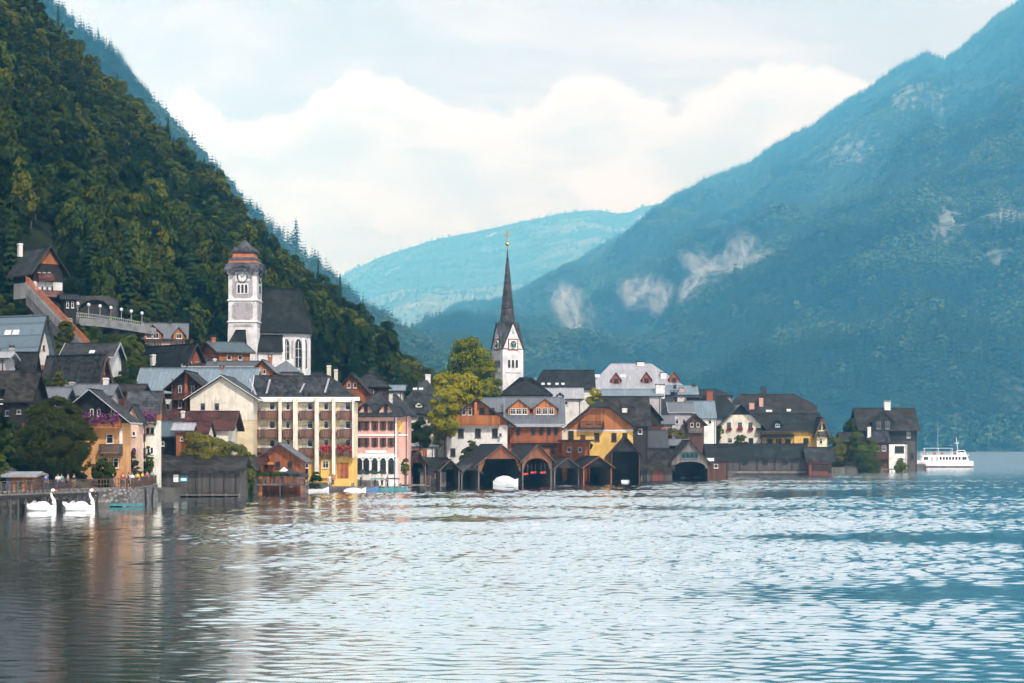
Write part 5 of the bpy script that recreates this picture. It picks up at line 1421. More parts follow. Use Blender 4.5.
# ---- red-brown roof and small roofs in front of the hotel
h = H('house with long red-brown tiled roof in front of the cream gable wall', xl=152, xc=152, xr=228, D=291, ye=429, yr=411, axis='x', depth=10, roof='red_tile', bands=(('cream_plaster', None),), o=.6, og=.9, trim='trim_brown')
h.win([165, 200, 215], [438], 4, 5); h.chimney(183, 409, 415, 3.4, 'white_plaster', y=3)
h = H('green-black roofed shed below the red-brown roof', xl=156, xc=156, xr=174, D=284, ye=436, yr=421, axis='x', depth=6, roof='teal_metal', bands=(('dark_wood', None),), o=.5)
h.win([163], [446], 3, 4)
h = H('tiny gabled hut with white awning roof between green and brown shed roofs', xl=176, xc=176, xr=189, D=281, ye=431, yr=423, axis='x', depth=4, roof='light_metal', bands=(('orange_wood', None),), o=.4)
h.win([182], [441], 3, 4)
h = H('small shed with reddish roof and cream gable left of the round bush', xl=189, xc=189, xr=207, D=283, ye=433, yr=421, axis='x', depth=6, roof='red_tile', bands=(('cream_plaster', None),), o=.4, og=.3)
h.win([196], [443], 3, 4)

# ---- the balcony hotel: gable wing and balcony wing
h = H('large cream and yellow hotel with five columns of brown balconies by the lake', 'hotel', 'hotel', xl=253, xc=253, xr=354, D=312, ye=397.5, yr=375.5, axis='x', depth=7, roof='grey_shingle', base=None, o=.8, og=.2, hip=(0, 4), fh=(0, 0),
      bands=(('yellow_plaster', 457, 'ground_floor_wall'), ('pale_yellow', 397.5, 'wall')), trim='white_paint')
hw = h
k = 312/F
gut = MB(); gut.box(-.3, -1.0, h.ze-.5, h.Lx+.95, -.7, h.ze+.05); gut.build('gutter', 'white_paint', h.root)
for px0, px1 in ((253.6, 255.0), (279.5, 282.5), (294, 298.5), (315.5, 319.5), (332.7, 336), (352.8, 354.2)):
    u0 = h.loc('F', px0, 470)[0]; u1 = h.loc('F', px1, 470)[0]
    p = MB(); zb = h.loc('F', px0, 475 if px0 < 350 else 458)[1]; p.box(u0, -1.35, zb, u1, -.02, h.ze-.06); p.build('pilaster', 'cream_plaster', h.root)
bays = [(255.5, 278.8), (283.3, 292.8), (299.8, 314.3), (320.8, 331.8), (337.3, 352.3)]
for i, (a, b_) in enumerate(bays):
    c = (a+b_)/2
    for yb in (418.5, 437, 455.5):
        if yb > 455 and a < 290: pass
        h.balcony(a, b_, yb-7.5, yb, 1.2, 'balcony_wood', flowers='red_flower' if (i == 4 and yb > 450) or (i == 3 and yb > 450) else None)
        if b_-a > 12: h.door(a+(b_-a)*.33, yb, 4.5, 12, 'trim_grey', name='balcony_door', out=.03)
        h.win([a+(b_-a)*(.72 if b_-a > 12 else .5)], [yb-8.5], min(5, (b_-a)*.4), 7, out=.03)
h.panel(321, 336, 459, 478, 'yellow_plaster', name='entrance_bay', depth=.4); h.door(345, 478, 7, 15, 'orange_wood'); h.door(340, 478, 5, 15, 'amber_wood'); h.win([326, 306], [468], 6, 7, out=.5); h.door(305, 479, 6, 14, 'glass')
h.win([262, 272], [468], 6, 7)
h.chimney(291, 379, 386, 9, 'brick_red', y=4.5)
# ribs of white flashing on the roof
for (xa, ya, xb, yb) in ((258.5, 396, 255, 379), (276, 378, 271, 395), (299, 395, 304, 384)):
    pass
g = MB()
def on_roof(px, py): y = h.roof_y(py); Dp = h.O.y+y; return Vector(((px-512)/F*Dp-h.O.x, y, h.ze+h.t+h.m*y+.06))
for (xa, ya, xb, yb) in ((256, 396, 249.5, 379), (266.5, 394, 270, 380), (300, 393, 304.5, 384), (325, 393, 329, 379)):
    a, b_ = on_roof(xa, ya), on_roof(xb, yb); g = MB(); g.bar(a, b_, .3, .1); g.build('roof_flashing', 'light_metal', h.roof)
h = H('cream gable-fronted wing of the lakeside hotel with white bargeboards', 'hotel wing', 'hotel_wing', xl=190.5, xc=190.5, xr=253, D=306, ye=397, yr=375, axis='y', depth=18, roof='mid_shingle', o=.9, og=.7,
      bands=(('pale_yellow', 420, 'lower_wall'), ('cream_plaster', None, 'wall')), trim='white_paint')
h.win([203, 217], [410.5], 4.6, 7.5, frame='trim_grey'); h.win([238], [452], 4, 7)

# ---- the pink guesthouse
h = H('pink guesthouse with arched ground floor, brown shutters and white bands', 'guesthouse', 'guesthouse', xl=355, xc=355, xr=396.5, D=316, ye=414, yr=391, axis='x', depth=13, roof='grey_shingle', o=1.0, og=.5, hip=(3.5, 3.5), fh=(0, 0),
      bands=(('white_plaster', 457, 'arcade_wall'), ('pink_plaster', None, 'wall')))
h.root.rotation_euler.z = 0
for yb in (430, 446.5): h.win([359.4, 366.2, 374.8, 383.2, 391], [yb], 3.1, 8.5, frame='shutter_brown', shut='shutter_brown')
for (a, b_, n_) in ((414.8, 417.2, 'cornice'), (434.2, 435.8, 'string_course'), (453.6, 457.5, 'string_course')): h.panel(355, 396.5, a, b_, 'white_paint', name=n_, depth=.12, out=.07)
h.panel(354.9, 356.2, 417.3, 453.5, 'white_paint', name='corner_strip', depth=.03); h.panel(395.3, 396.6, 417.3, 453.5, 'white_paint', name='corner_strip', depth=.03)
for px in (359.4, 366.4, 374.8, 383.2, 391.2):
    u, z, Dp, fo = h.loc('F', px, 474); w = 5.6*Dp/F/2; hh = 16.5*Dp/F; a = MB()
    pts = [(-w, 0), (w, 0), (w, hh-w)] + [(w*math.cos(math.pi*i/8), hh-w+w*math.sin(math.pi*i/8)) for i in range(1, 8)] + [(-w, hh-w)]
    a.prism(pts, 'y', -.03, .02, 'glass'); q = a.build('arch', 'glass', h.root, (u, -.08, z))
    r_ = MB()
    for i in range(8): r_.bar((w*math.cos(math.pi*i/8), -.06, hh-w+w*math.sin(math.pi*i/8)), (w*math.cos(math.pi*(i+1)/8), -.06, hh-w+w*math.sin(math.pi*(i+1)/8)), .16, .14, 'white_paint')
    r_.build('arch_moulding', 'white_paint', q)
# twin pink gables standing over the eave
for px in (366, 385.8):
    u, z, Dp, fo = h.loc('F', px, 415); w = 7.4*Dp/F; hh = 9.5*Dp/F
    a = MB(); pts = [(-w, -.1), (w, -.1), (w*.98, hh*.25), (w*.72, hh*.62), (w*.4, hh*.9), (0, hh), (-w*.4, hh*.9), (-w*.72, hh*.62), (-w*.98, hh*.25)]
    a.prism(pts, 'y', -.05, 3.2, 'pink_plaster'); q = a.build('dormer', 'pink_plaster', h.root, (u, 0, z))
    rr_ = MB()
    e = pts[2:]
    for (x0, z0_), (x1, z1_) in zip(e, e[1:]):
        rr_.add([(x0*1.08, -.7, z0_+.1), (x1*1.08, -.7, z1_+.1), (x1*1.08, 4.2, z1_+.1), (x0*1.08, 4.2, z0_+.1), (x0*1.08, -.7, z0_+.42), (x1*1.08, -.7, z1_+.42), (x1*1.08, 4.2, z1_+.42), (x0*1.08, 4.2, z0_+.42)],
                [(0, 3, 2, 1), (4, 5, 6, 7), (0, 1, 5, 4), (1, 2, 6, 5), (2, 3, 7, 6), (3, 0, 4, 7)], 'grey_shingle')
    rr_.build('dormer_roof', 'grey_shingle', q)
    me_, pn_ = window_meshes(.6, 1.0, 'shutter_brown', ''); wdw = link('window', me_, q, (0, -.07, hh*.3)); link('pane', pn_, wdw)
u, z, Dp, fo = h.loc('F', 376, 452.5); s_ = MB(); s_.box(-1.7, -.05, 0, 1.7, 0, .45, 'white_paint'); s_.build('name_board', 'grey_render', h.root, (u, -.14, z-.1))
h2 = H('pink side wing of the guesthouse with yellow hanging sign and grey mansard roof', 'guesthouse wing', 'guesthouse_wing', xl=397, xc=397, xr=408, D=321, ye=413, yr=394, axis='x', depth=11, roof='grey_shingle', o=.9, og=.9, hip=(0, 2.2), fh=(0, 0), bands=(('pink_plaster', None),))
h2.panel(397, 408, 434.2, 436, 'white_paint', name='string_course', depth=.1); h2.win([402.5], [472], 5, 9, frame='white_paint')
y_ = MB(); y_.prism([(-.45, 0), (.45, 0), (.55, .9), (.3, 1.9), (-.3, 1.9), (-.55, .9)], 'y', -.22, -.1, 'yellow_paint'); y_.bar((-.1, -.16, 1.9), (-.1, .3, 2.1), .06, .06, 'iron')
u, z, Dp, fo = h2.loc('F', 399, 432); y_.build('hanging_sign', 'yellow_paint', h2.root, (u, -.3, z))
h = H('cream house with big grey hip roof and one eyebrow dormer right of the pink guesthouse', xl=396, xc=396, xr=446, D=362, ye=411, yr=378, axis='x', depth=15, roof='grey_shingle', o=.9, hip=(5.0, 4.0), bands=(('cream_plaster', None),))
h.win([421, 409, 437], [424], 5, 7, frame='trim_grey'); h.dormer(419, 7, 401, 407, 'cream_plaster', roofm='dark_shingle'); h.chimney(428, 373, 380, 5, 'white_plaster'); h.win([421], [441], 5, 6)
for px in (415, 421): h.skylight(px, 389, 4, 2)
h = H('small white house with wooden box window behind the boathouse roofs', xl=411, xc=411, xr=434, D=352, ye=447.5, yr=445, axis='x', depth=6, roof='light_metal', o=.3, bands=(('white_plaster', None),))
h.panel(413, 427, 449, 456, 'orange_wood', name='wooden_bay', depth=.3); h.win([416, 421], [455], 3, 3.4, out=.36)

# ---- centre: white chalet, dormer house, yellow house
h = H('white chalet with orange carved balcony under a wide dark gable', 'chalet', 'chalet', xl=446.5, xc=446.5, xr=507, D=352, ye=421, yr=398, axis='y', depth=13, roof='dark_metal', o=1.6, og=1.3,
      bands=(('white_plaster', 425), ('amber_wood', None, 'gable_boards')), trim='trim_brown')
h.win([461, 478, 495], [437.5], 5.6, 9, frame='trim_brown'); h.balcony(456, 500, 415.5, 425, 1.2, 'amber_wood', roofpost=None)
h.win([464, 470], [415], 4, 7.5, frame='white_paint'); h.win([482, 492], [415], 5.5, 7, frame='brown_wood'); h.panel(474.5, 477, 402, 424, 'amber_wood', name='post', depth=.9)
h.win([453, 470, 488], [456], 5, 8, frame='trim_brown'); 
ln = MB(); ln.bar((0, 0, 0), (0, -.7, .1), .06, .06); ln.box(-.2, -.9, -.5, .2, -.5, .1); u, z, Dp, fo = h.loc('F', 500.5, 434); ln.build('lantern', 'iron', h.root, (u, 0, z))
h = H('orange timber house with two gabled dormers in a grey metal roof', 'house', 'dormer_house', xl=507.5, xc=507.5, xr=562, D=356, ye=422, yr=397, axis='x', depth=13, roof='grey_metal', o=.9, og=.6, bands=(('orange_wood', None),), trim='trim_grey')
h.dormer(518.8, 22, 400, 414.5, 'amber_wood', roofm='dark_metal', wins=3, frame='white_paint'); h.dormer(545, 24, 399.5, 414.5, 'amber_wood', roofm='dark_metal', wins=3, frame='white_paint')
h.win([518, 533, 541, 549, 556], [435], 4, 8, frame='trim_brown'); h.panel(508, 562, 424.5, 427, 'light_metal', name='canopy_roof', depth=1.0); h.balcony(510, 561, 435.5, 442, 1.1, 'orange_wood')
h.win([515, 527, 540, 552], [453], 4, 6, frame='trim_brown'); h.panel(513, 552, 445.5, 447, 'dark_wood', name='lower_beam', depth=.3)
h2 = H('grey metal roofed link behind the white chalet gable', xl=482, xc=482, xr=507, D=361, ye=413, yr=397.5, axis='x', depth=11, roof='grey_metal', o=.2, og=.1, bands=(('white_plaster', None),))
h2.win([504], [419], 2, 3)
h = H('yellow house with wide orange timber gable and dark recessed balcony', 'house', 'yellow_house', xl=567, xc=567, xr=633, D=360, ye=427, yr=399, axis='y', depth=14, roof='dark_shingle', o=1.0, og=1.4, hip=(4, 0), fh=(.72, 0),
      bands=(('yellow_plaster', 431.5), ('white_plaster', 429.5, 'white_band'), ('amber_wood', None, 'gable_boards')), trim='trim_brown')
h.win([588.5, 599.5], [424], 5, 7.5, frame='trim_brown'); h.balcony(580, 604, 421.5, 428, 1.4, 'dark_wood', style='slat'); h.win([571], [440.5], 5.5, 10, frame='trim_brown'); h.win([597, 614, 625], [441], 5, 8, frame='trim_brown')
h.panel(563.5, 567, 424, 443, 'white_plaster', name='corner_strip', depth=.4); h.door(583, 446, 5, 11)
h = H('low orange board terrace wall house between the timber house and the boathouse row', xl=562, xc=562, xr=590, D=350, ye=441.5, yr=440, axis='x', depth=4, roof='dark_wood', o=.3, bands=(('orange_wood', None),), name='terrace_shed', cat='shed')
h.win([569, 580], [452], 4, 5)
h = H('dark mossy roofed house with white chimney and grey ridge right of the yellow house', xl=601, xc=601, xr=648, D=384, ye=424, yr=397, axis='x', depth=13, roof='brown_shingle', o=.7, bands=(('dark_wood', None),))
h.chimney(624.5, 407, 416, 5, 'white_plaster', y=3); h.win([640], [434], 4, 5)
h = H('dark hip roofed house at the foot of the grey spire', xl=500, xc=500, xr=549, D=398, ye=394, yr=377.5, axis='x', depth=14, roof='dark_shingle', o=.8, hip=(6.5, 6.), bands=(('cream_plaster', None),))
h.win([530, 542], [400], 4, 4)
h = H('long dark saddle roof house with a row of small white skylights behind the dormer house', xl=534, xc=534, xr=594, D=430, ye=388, yr=370, axis='x', depth=13, roof='dark_shingle', o=.6, og=.4, bands=(('white_plaster', None),), hip=(2, 0))
for px in (543, 549, 557, 563): h.skylight(px, 384, 3, 2)
h.win([570, 582], [396], 4, 4)
h = H('low pale metal roof between the hip roof and the big grey roof', xl=541, xc=541, xr=581, D=408, ye=399, yr=388, axis='x', depth=9, roof='light_metal', o=.4, bands=(('white_plaster', None),))
h.win([552, 566], [405], 4, 4); h.dormer(560, 5, 393, 396.5, 'dark_wood', roofm='dark_shingle')
h = H('very large house with pale grey hip roof and three brown dormers', 'house', 'large_house', xl=584, xc=584, xr=694, D=474, ye=394, yr=363.5, axis='x', depth=22, roof='light_metal', o=.8, hip=(7, 9.5), bands=(('white_plaster', None),))
for px, yt, yb in ((616, 373, 383.5), (646.5, 372.5, 383), (674, 372, 382.5)): h.dormer(px, 9, yt, yb, 'brick_red', roofm='dark_metal', frame='trim_brown')
h.chimney(663.5, 372.5, 380, 6, 'white_paint', y=6); h.chimney(640.5, 361.5, 365, 7, 'white_paint')
for px in (597, 623): h.skylight(px, 376, 5, 3)
h.win([600, 620, 640, 660, 680], [404], 4, 6)
h = H('teal metal roof strip house in front of the big pale roof', xl=605, xc=605, xr=661, D=410, ye=396.5, yr=389, axis='x', depth=8, roof='blue_metal', o=.3, bands=(('grey_render', None),))
h.chimney(660, 384.5, 394, 9, 'white_plaster', y=2); h.win([615, 635], [403], 4, 4)
h = H('light grey metal roof house with pink chimney right of the teal strip', xl=663, xc=663, xr=696, D=398, ye=395, yr=385.5, axis='x', depth=9, roof='blue_metal', o=.4, bands=(('white_plaster', None),))
h.chimney(681.5, 388, 396, 4.5, 'pink_plaster', y=1.5); h.chimney(675, 384, 392, 2.5, 'dark_paint', y=3); h.chimney(694, 384, 394, 4, 'dark_paint'); h.win([670, 688], [402], 3, 4)
h = H('narrow house with dark steep roof and orange board gable right of centre', xl=656, xc=668, xr=678, D=388, ye=411, yr=395, axis='y', th=45, roof='dark_metal', o=.5, og=.5, bands=(('white_plaster', 412), ('amber_wood', None, 'gable_boards')))
h.win([673], [411], 3, 4, frame='trim_brown'); h.chimney(674, 391, 400, 5, 'dark_paint', y=1.5)
h = H('dark brown timber house with white satellite dish between two roofs', xl=641, xc=641, xr=661, D=377, ye=418, yr=405, axis='y', depth=9, roof='dark_shingle', o=.5, bands=(('dark_wood', None),), trim='trim_brown')
h.balcony(643, 660, 426, 431, 1., 'brown_wood'); h.win([647, 655], [424], 3.5, 5, frame='trim_brown')
d_ = MB(); d_.lathe([(.05, 0), (.45, .1), (.6, .25)], 12, mat='white_paint'); u, z, Dp, fo = h.loc('F', 644, 424.5); q = d_.build('satellite_dish', 'white_paint', h.root, (u, -.5, z)); q.rotation_euler.x = R(70)
h = H('small orange board house beside the lilac wall', xl=659, xc=659, xr=672, D=373, ye=424, yr=415, axis='x', depth=5, roof='grey_metal', o=.4, bands=(('amber_wood', None),))
h.win([665, 669], [431], 2.4, 5)
h = H('lilac plastered house with grey metal roof sloping down to the right', xl=671, xc=671, xr=692, D=383, ye=412, yr=402, axis='x', depth=8, roof='grey_metal', o=.5, bands=(('lilac_plaster', None),), trim='trim_grey')
h.win([677, 684], [424], 3, 5)
h = H('small dark brown gable house with pale timber porch under the sloping metal roof', xl=687, xc=687, xr=704, D=379, ye=423, yr=414, axis='y', depth=8, roof='dark_shingle', o=.7, og=.6, bands=(('brown_wood', None),), trim='trim_brown')
h.balcony(688, 703, 428, 432, .8, 'pale_wood'); h.win([692, 698], [427], 3, 4)  # porch boards in pale wood
h = H('metal roofed house with steep pale side behind the little brown gable', xl=690, xc=690, xr=716, D=388, ye=418, yr=401, axis='x', depth=9, roof='blue_metal', o=.4, og=.2, bands=(('white_plaster', None),))
h.win([710], [424], 3, 4)
h = H('black box roofed annex with flat top beside the brick chimney roof', xl=690, xc=690, xr=700, D=396, ye=398, yr=396.5, axis='x', depth=5, roof='dark_metal', o=.2, bands=(('dark_wood', None),))
h.win([695], [406], 3, 4)
h = H('house with broad dark roof and one tall red brick chimney', xl=696, xc=696, xr=741, D=424, ye=416, yr=396, axis='x', depth=13, roof='church_shingle', o=.6, bands=(('grey_render', None),), hip=(0, 3))
h.chimney(709.5, 391, 403, 6, 'brick_red', y=3.5, cap='brick_red'); h.win([705, 730], [424], 4, 4)
h = H('house with flat-topped dark roof seen behind the brick chimney', xl=697, xc=697, xr=732, D=452, ye=396, yr=389.5, axis='x', depth=11, roof='dark_shingle', o=.5, bands=(('grey_render', None),), hip=(1, 3))
h.win([715], [402], 4, 4)

# ---- right: cream gable, yellow house, big roof
h = H('cream gable house with three red flower boxes under its windows', xl=720.5, xc=720.5, xr=761, D=456, ye=425, yr=403.5, axis='y', depth=14, roof='dark_metal', o=1.1, og=1.2, bands=(('cream_plaster', 414.5), ('dark_wood', None, 'gable_boards')), trim='trim_brown')
h.win([729, 740, 750.5], [429], 4, 6.5, frame='trim_grey', flowers='red_flower'); h.door(751, 446, 4.5, 8, 'dark_wood'); h.win([730], [443], 4, 5)
h = H('yellow house with long dark roof and covered lakeside porch', xl=762, xc=762, xr=818.5, D=462, ye=430, yr=413.5, axis='x', depth=13, roof='church_shingle', o=.9, og=1.3, bands=(('yellow_plaster', None),), trim='trim_brown')
h.dormer(777.5, 8, 420, 427, 'dark_wood', wins=1, roofm='dark_shingle'); h.win([806], [443.5], 5, 5.5, frame='trim_brown'); h.win([770, 779, 788], [444], 5, 5, frame='trim_brown')
h.panel(760, 793, 434, 437.5, 'church_shingle', name='porch_roof', depth=2.2)
for px in (762, 777, 792): h.panel(px-.5, px+.5, 437.6, 448, 'brown_wood', name='porch_post', depth=.2, out=2.1)
h2 = H('yellow gable end with wooden balcony at the right of the yellow house', xl=817, xc=817, xr=827, D=464, ye=431, yr=417, axis='y', depth=9, roof='church_shingle', o=.6, bands=(('pale_yellow', None),), trim='trim_brown')
h2.win([820, 824], [429], 2.6, 5, frame='trim_brown'); h2.balcony(818, 827, 431.5, 436, 1., 'dark_wood'); h2.win([821], [444], 3, 5)
h = H('house with a big brown-black roof and clipped gables behind the yellow house', xl=736, xc=736, xr=817, D=492, ye=416, yr=394, axis='x', depth=18, roof='brown_shingle', o=.8, og=.5, hip=(2, 4.5), fh=(.5, .45), bands=(('grey_render', None),))
h.chimney(763.5, 386.5, 396, 5.5, 'dark_paint'); h.chimney(761, 397, 406, 4, 'pink_plaster', y=4); h.chimney(751.5, 402, 409, 5, 'pink_plaster', y=3); h.chimney(788.5, 408, 413, 4, 'white_paint', y=2.); h.win([750, 790, 805], [424], 4, 5)
for px in (769,): h.skylight(px, 411, 6, 2)

# ---- far right lakeside house
h = H('black timber house with cross gable and white corner room at the tip of the village', 'house', 'timber_house', xl=860, xc=860, xr=917, D=545, ye=428, yr=408, axis='x', depth=14, roof='brown_shingle', o=1.2, og=.8, bands=(('grey_wood', 441), ('dark_wood', None, 'upper_wall')))
h.chimney(887, 401, 410, 6, 'white_plaster', cap='trim_grey'); h.dormer(883, 22, 412, 429, 'dark_wood', wins=2, frame='trim_grey')
h.win([908.5], [438], 3.4, 6, frame='awning_white'); h.win([880, 890], [429.5], 4, 5, frame='trim_brown', out=.5)
h.win([905, 912], [460], 3.5, 8, frame='trim_brown')
b_ = House('lakeside_room', 'white plastered ground floor room with brown window under the black timber house', 'house extension', 889, 889, 907, 538, 443.5, 443, 'x', 0, 6, 'dark_wood', bands=(('white_plaster', None),), o=.2, og=.2)
b_.win([899.5], [453], 9, 7, frame='trim_brown')
b_ = House('porch', 'dark roofed porch with timber posts left of the white corner room', 'porch', 872, 872, 889, 536, 441, 431, 'x', 0, 6, 'grey_shingle', bands=(('brown_wood', None),), o=.6, og=.4)
b_.win([877, 884], [451], 4, 5.5); b_.balcony(873, 888, 455, 459, 1.0, 'brown_wood'); b_.chimney(869, 426, 434, 3.4, 'white_plaster', y=1.5)
h = H('low dark house with plank roof half hidden by trees left of the black timber house', xl=842, xc=842, xr=862, D=540, ye=440, yr=432, axis='x', depth=7, roof='brown_shingle', o=.5, bands=(('dark_wood', None),))
h.win([850], [448], 4, 5)

# ---- tiny houses on the far shore
for i, (px, py, w_, hh, lab) in enumerate([(932, 444, 5, 4, 'tiny white house on the far shore, leftmost behind the ferry mast'), (940, 441, 6, 4, 'tiny pale house with red-brown roof on the far shore above the ferry'), (951, 442, 5, 4, 'tiny white house on the far shore right of the ferry mast'),
                                  (960, 444, 6, 4, 'tiny white house on the far shore over the ferry stern'), (985, 446, 4, 3, 'tiny lone white house on the far shore right of the ferry')]):
    Dd = 2496 + i*3; kk = Dd/F
    hh_ = House('far_house', lab, 'house', px-w_/2, px-w_/2, px+w_/2, Dd, py, py-2.2, 'x', 0, 9, ['dark_shingle', 'red_tile', 'grey_shingle', 'dark_shingle', 'red_tile'][i], bands=(('white_plaster', None),), base=CH+(HZ-py)*kk-5, group='tiny houses on the far shore')
    hh_.win([px-1.2, px+1.2], [py+2.2], .8, 1.2)
# ================================================================== boathouses
def cl(root, s): root['label'] = s
BH = boathouse
root, i_ = BH('small dark boathouse with reddish bargeboards at the left end of the central row', 409, 426, 486.5, 462.5, 450.5, roof='dark_shingle', gable='brown_wood', arch='flat', trim='pale_wood', hang=.5, depth=8, th=12)
b = House('shore_shed', 'long low shed with dark tarred roof and pale board wall left of the braced boathouse', 'shed', 420, 420, 446, 331, 470, 457.5, 'x', 0, 6, 'dark_shingle', bands=(('pale_wood', None),), o=.6, og=.3, base=-.6)
b.door(427, 484.5, 5, 11, 'brown_wood'); b.win([437], [478], 4, 4)
BH('boathouse with pale diagonal bargeboards and black interior, second in the central row', 440, 459.5, 486.7, 469.5, 459, roof='brown_shingle', gable='dark_wood', arch='flat', hang=.25, depth=8, th=16)
BH('tiny arched boathouse with blue-grey roof between two larger ones', 461, 479.5, 486.5, 472, 463.5, roof='dark_metal', gable='grey_wood', arch='arch', hang=.45, depth=6, fr=.3, th=12)
BH('large boathouse with orange plank gable sheltering the white covered boat', 478, 523, 486.5, 463.5, 444, roof='dark_shingle', gable='boathouse_wood', arch='brace', hang=.35, depth=11, o=.9, fr=.25, th=18)
BH('tall boathouse with orange plank gable, arched mouth and red canoes hanging inside', 522, 551.5, 486.3, 460, 443.5, roof='brown_shingle', gable='boathouse_wood', arch='arch', hang=.35, depth=10, fr=.12, o=.6, th=18)
BH('small low boathouse with pale round gable and half height plank gate', 554, 579, 484.5, 468, 457, roof='brown_shingle', gable='grey_wood', arch='brace', hang=.3, depth=6, trim='pale_wood', th=16)
BH('low boathouse with broad brown bargeboards and a small hanging boat', 583, 611.5, 484.5, 467, 456, roof='brown_shingle', gable='dark_wood', arch='flat', hang=.25, depth=9, trim='orange_wood', fr=.3, th=22)
BH('big black boathouse with mossy shingle roof and a pale boat lift inside', 611, 640, 483.5, 453, 436, roof='brown_shingle', gable='dark_wood', arch='flat', hang=.12, depth=6, trim='brown_wood', fr=.1, o=.8)
b = House('shed', 'wide grey shingled side roof of the big black boathouse', 'shed', 594, 594, 612, 366, 452, 437, 'x', 0, 9, 'brown_shingle', bands=(('dark_wood', None),), o=.4, og=.2, base=-.6)
b = House('shingled_boathouse', 'shaggy shingled boathouse with a red slatted door at water level', 'boathouse', 641, 641, 672, 356, 467, 449, 'x', 0, 8, 'brown_shingle', bands=(('grey_wood', None),), o=.9, og=.5, hip=(1.5, 0), base=-.6)
b.door(658, 481, 12, 12, 'red_wood', label='red slatted door'); b.door(645, 481, 4, 9, 'dark_wood')
root, q = BH('weathered grey boathouse with half round mouth and teal window in its gable', 671, 708.5, 480.6, 462, 440, roof='brown_shingle', gable='pale_wood', arch='arch', hang=.35, depth=8, fr=.02, o=.5, trim='grey_wood', th=6)
me_, pn_ = window_meshes(3.4, 1.2, 'teal_paint', ''); w_ = link('window', me_, root, (q['ax'], -.03, q['ze']+.75)); link('pane', pn_, w_)
b = House('metal_roof_house', 'low house with sagging blue-grey metal roof above the shingled boathouse', 'house', 641, 641, 668, 366, 447, 430, 'x', 0, 9, 'dark_metal', bands=(('dark_wood', None),), o=.6, og=.2)
b = House('metal_roof_house', 'low blue-grey metal roof just left of the grey boathouse gable', 'house', 660, 660, 690, 345, 446, 439, 'x', 0, 8, 'grey_metal', bands=(('dark_wood', None),), o=.5, og=.2)
b = House('boat_shed', 'low dark shed with pale sloping canopy right of the grey boathouse', 'shed', 707, 707, 728, 356, 459, 444, 'x', 0, 8, 'dark_shingle', bands=(('brown_wood', None),), o=.5, og=.3, base=-.6)
b.win([716], [468], 4, 4); b.panel(706, 713, 458, 461, 'awning_white', name='canopy', depth=2.)
b = House('boat_shed', 'grey metal roofed shed behind the low dark shed and canopy', 'shed', 706, 706, 737, 436, 445, 434.5, 'x', 0, 6, 'dark_metal', bands=(('dark_wood', None),), o=.4, og=.3)
b.win([716, 726], [450], 4, 4)
b = House('long_boathouse', 'long grey boathouse with moss-green dark roof and weathered plank wall', 'boathouse', 724.5, 724.5, 808, 443, 457.5, 443.5, 'x', 0, 9, 'church_shingle', bands=(('grey_wood', 459), ('dark_wood', None, 'upper_wall')), o=.8, og=.5, base=-.6)
b.panel(728, 806, 471, 473.4, 'pale_wood', name='sill_beam', depth=.3)
for px in (740, 757, 775, 792): b.panel(px-.4, px+.4, 459, 471, 'dark_wood', name='plank_post', depth=.15)
for px in (745, 765, 785): b.win([px], [464], 5, 3.2, frame='dark_wood')
b = House('small_boathouse', 'small boathouse with red-brown plank wall at the right end of the long grey one', 'boathouse', 809, 809, 832, 447, 460, 447, 'x', 0, 8, 'grey_shingle', bands=(('red_wood', None),), o=.7, og=.8, base=-.6)
b.panel(812, 831, 465, 470.5, 'dark_wood', name='slatted_gate', depth=.15); b.door(836-6, 473, 3, 8, 'dark_wood')
# left: the big two-tier boathouse
b = House('large_boathouse', 'long black plank boathouse with grey shingle roof and two posters on its wall', 'boathouse', 158, 158, 240, 274, 471, 456.5, 'x', 0, 9, 'brown_shingle', bands=(('grey_wood', None),), o=.7, og=.6, base=-.7)
b.panel(173.5, 178.5, 474.5, 482, 'white_paint', name='poster', depth=.03); b.panel(179.5, 188, 475.5, 482, 'teal_paint', name='poster', depth=.03, label='teal banner with a white stripe')
b.panel(181, 186.5, 478.2, 480.6, 'white_paint', name='poster_stripe', depth=.02, out=.085)
for px in (163, 196, 210, 224, 236): b.panel(px-.4, px+.4, 473, 493, 'dark_wood', name='wall_post', depth=.12)
for px in range(162, 241, 13):
    p = MB(); p.tube([(0, 0, -1.6), (0, 0, 1.2)], .13, 7); u, z, Dp, fo = b.loc('F', px, 495); p.build('pile', 'pale_wood', b.root, (u, -.9, 0))
p = MB(); p.box(0, -1.3, .9, b.Lx, -.05, 1.02); p.build('walkway', 'pale_wood', b.root)
b2 = House('large_boathouse', 'raised shingle roof tier standing behind the long black boathouse', 'boathouse', 162, 162, 216, 281, 462, 451.5, 'x', 0, 8, 'brown_shingle', bands=(('grey_wood', None),), o=.5, og=.4, base=-.6)
BH('small plank boathouse with open gable at the right end of the long black one', 240, 254, 495, 466, 455, roof='grey_shingle', gable='red_wood', arch='flat', hang=.5, depth=8, trim='pale_wood', fr=.1, th=0)
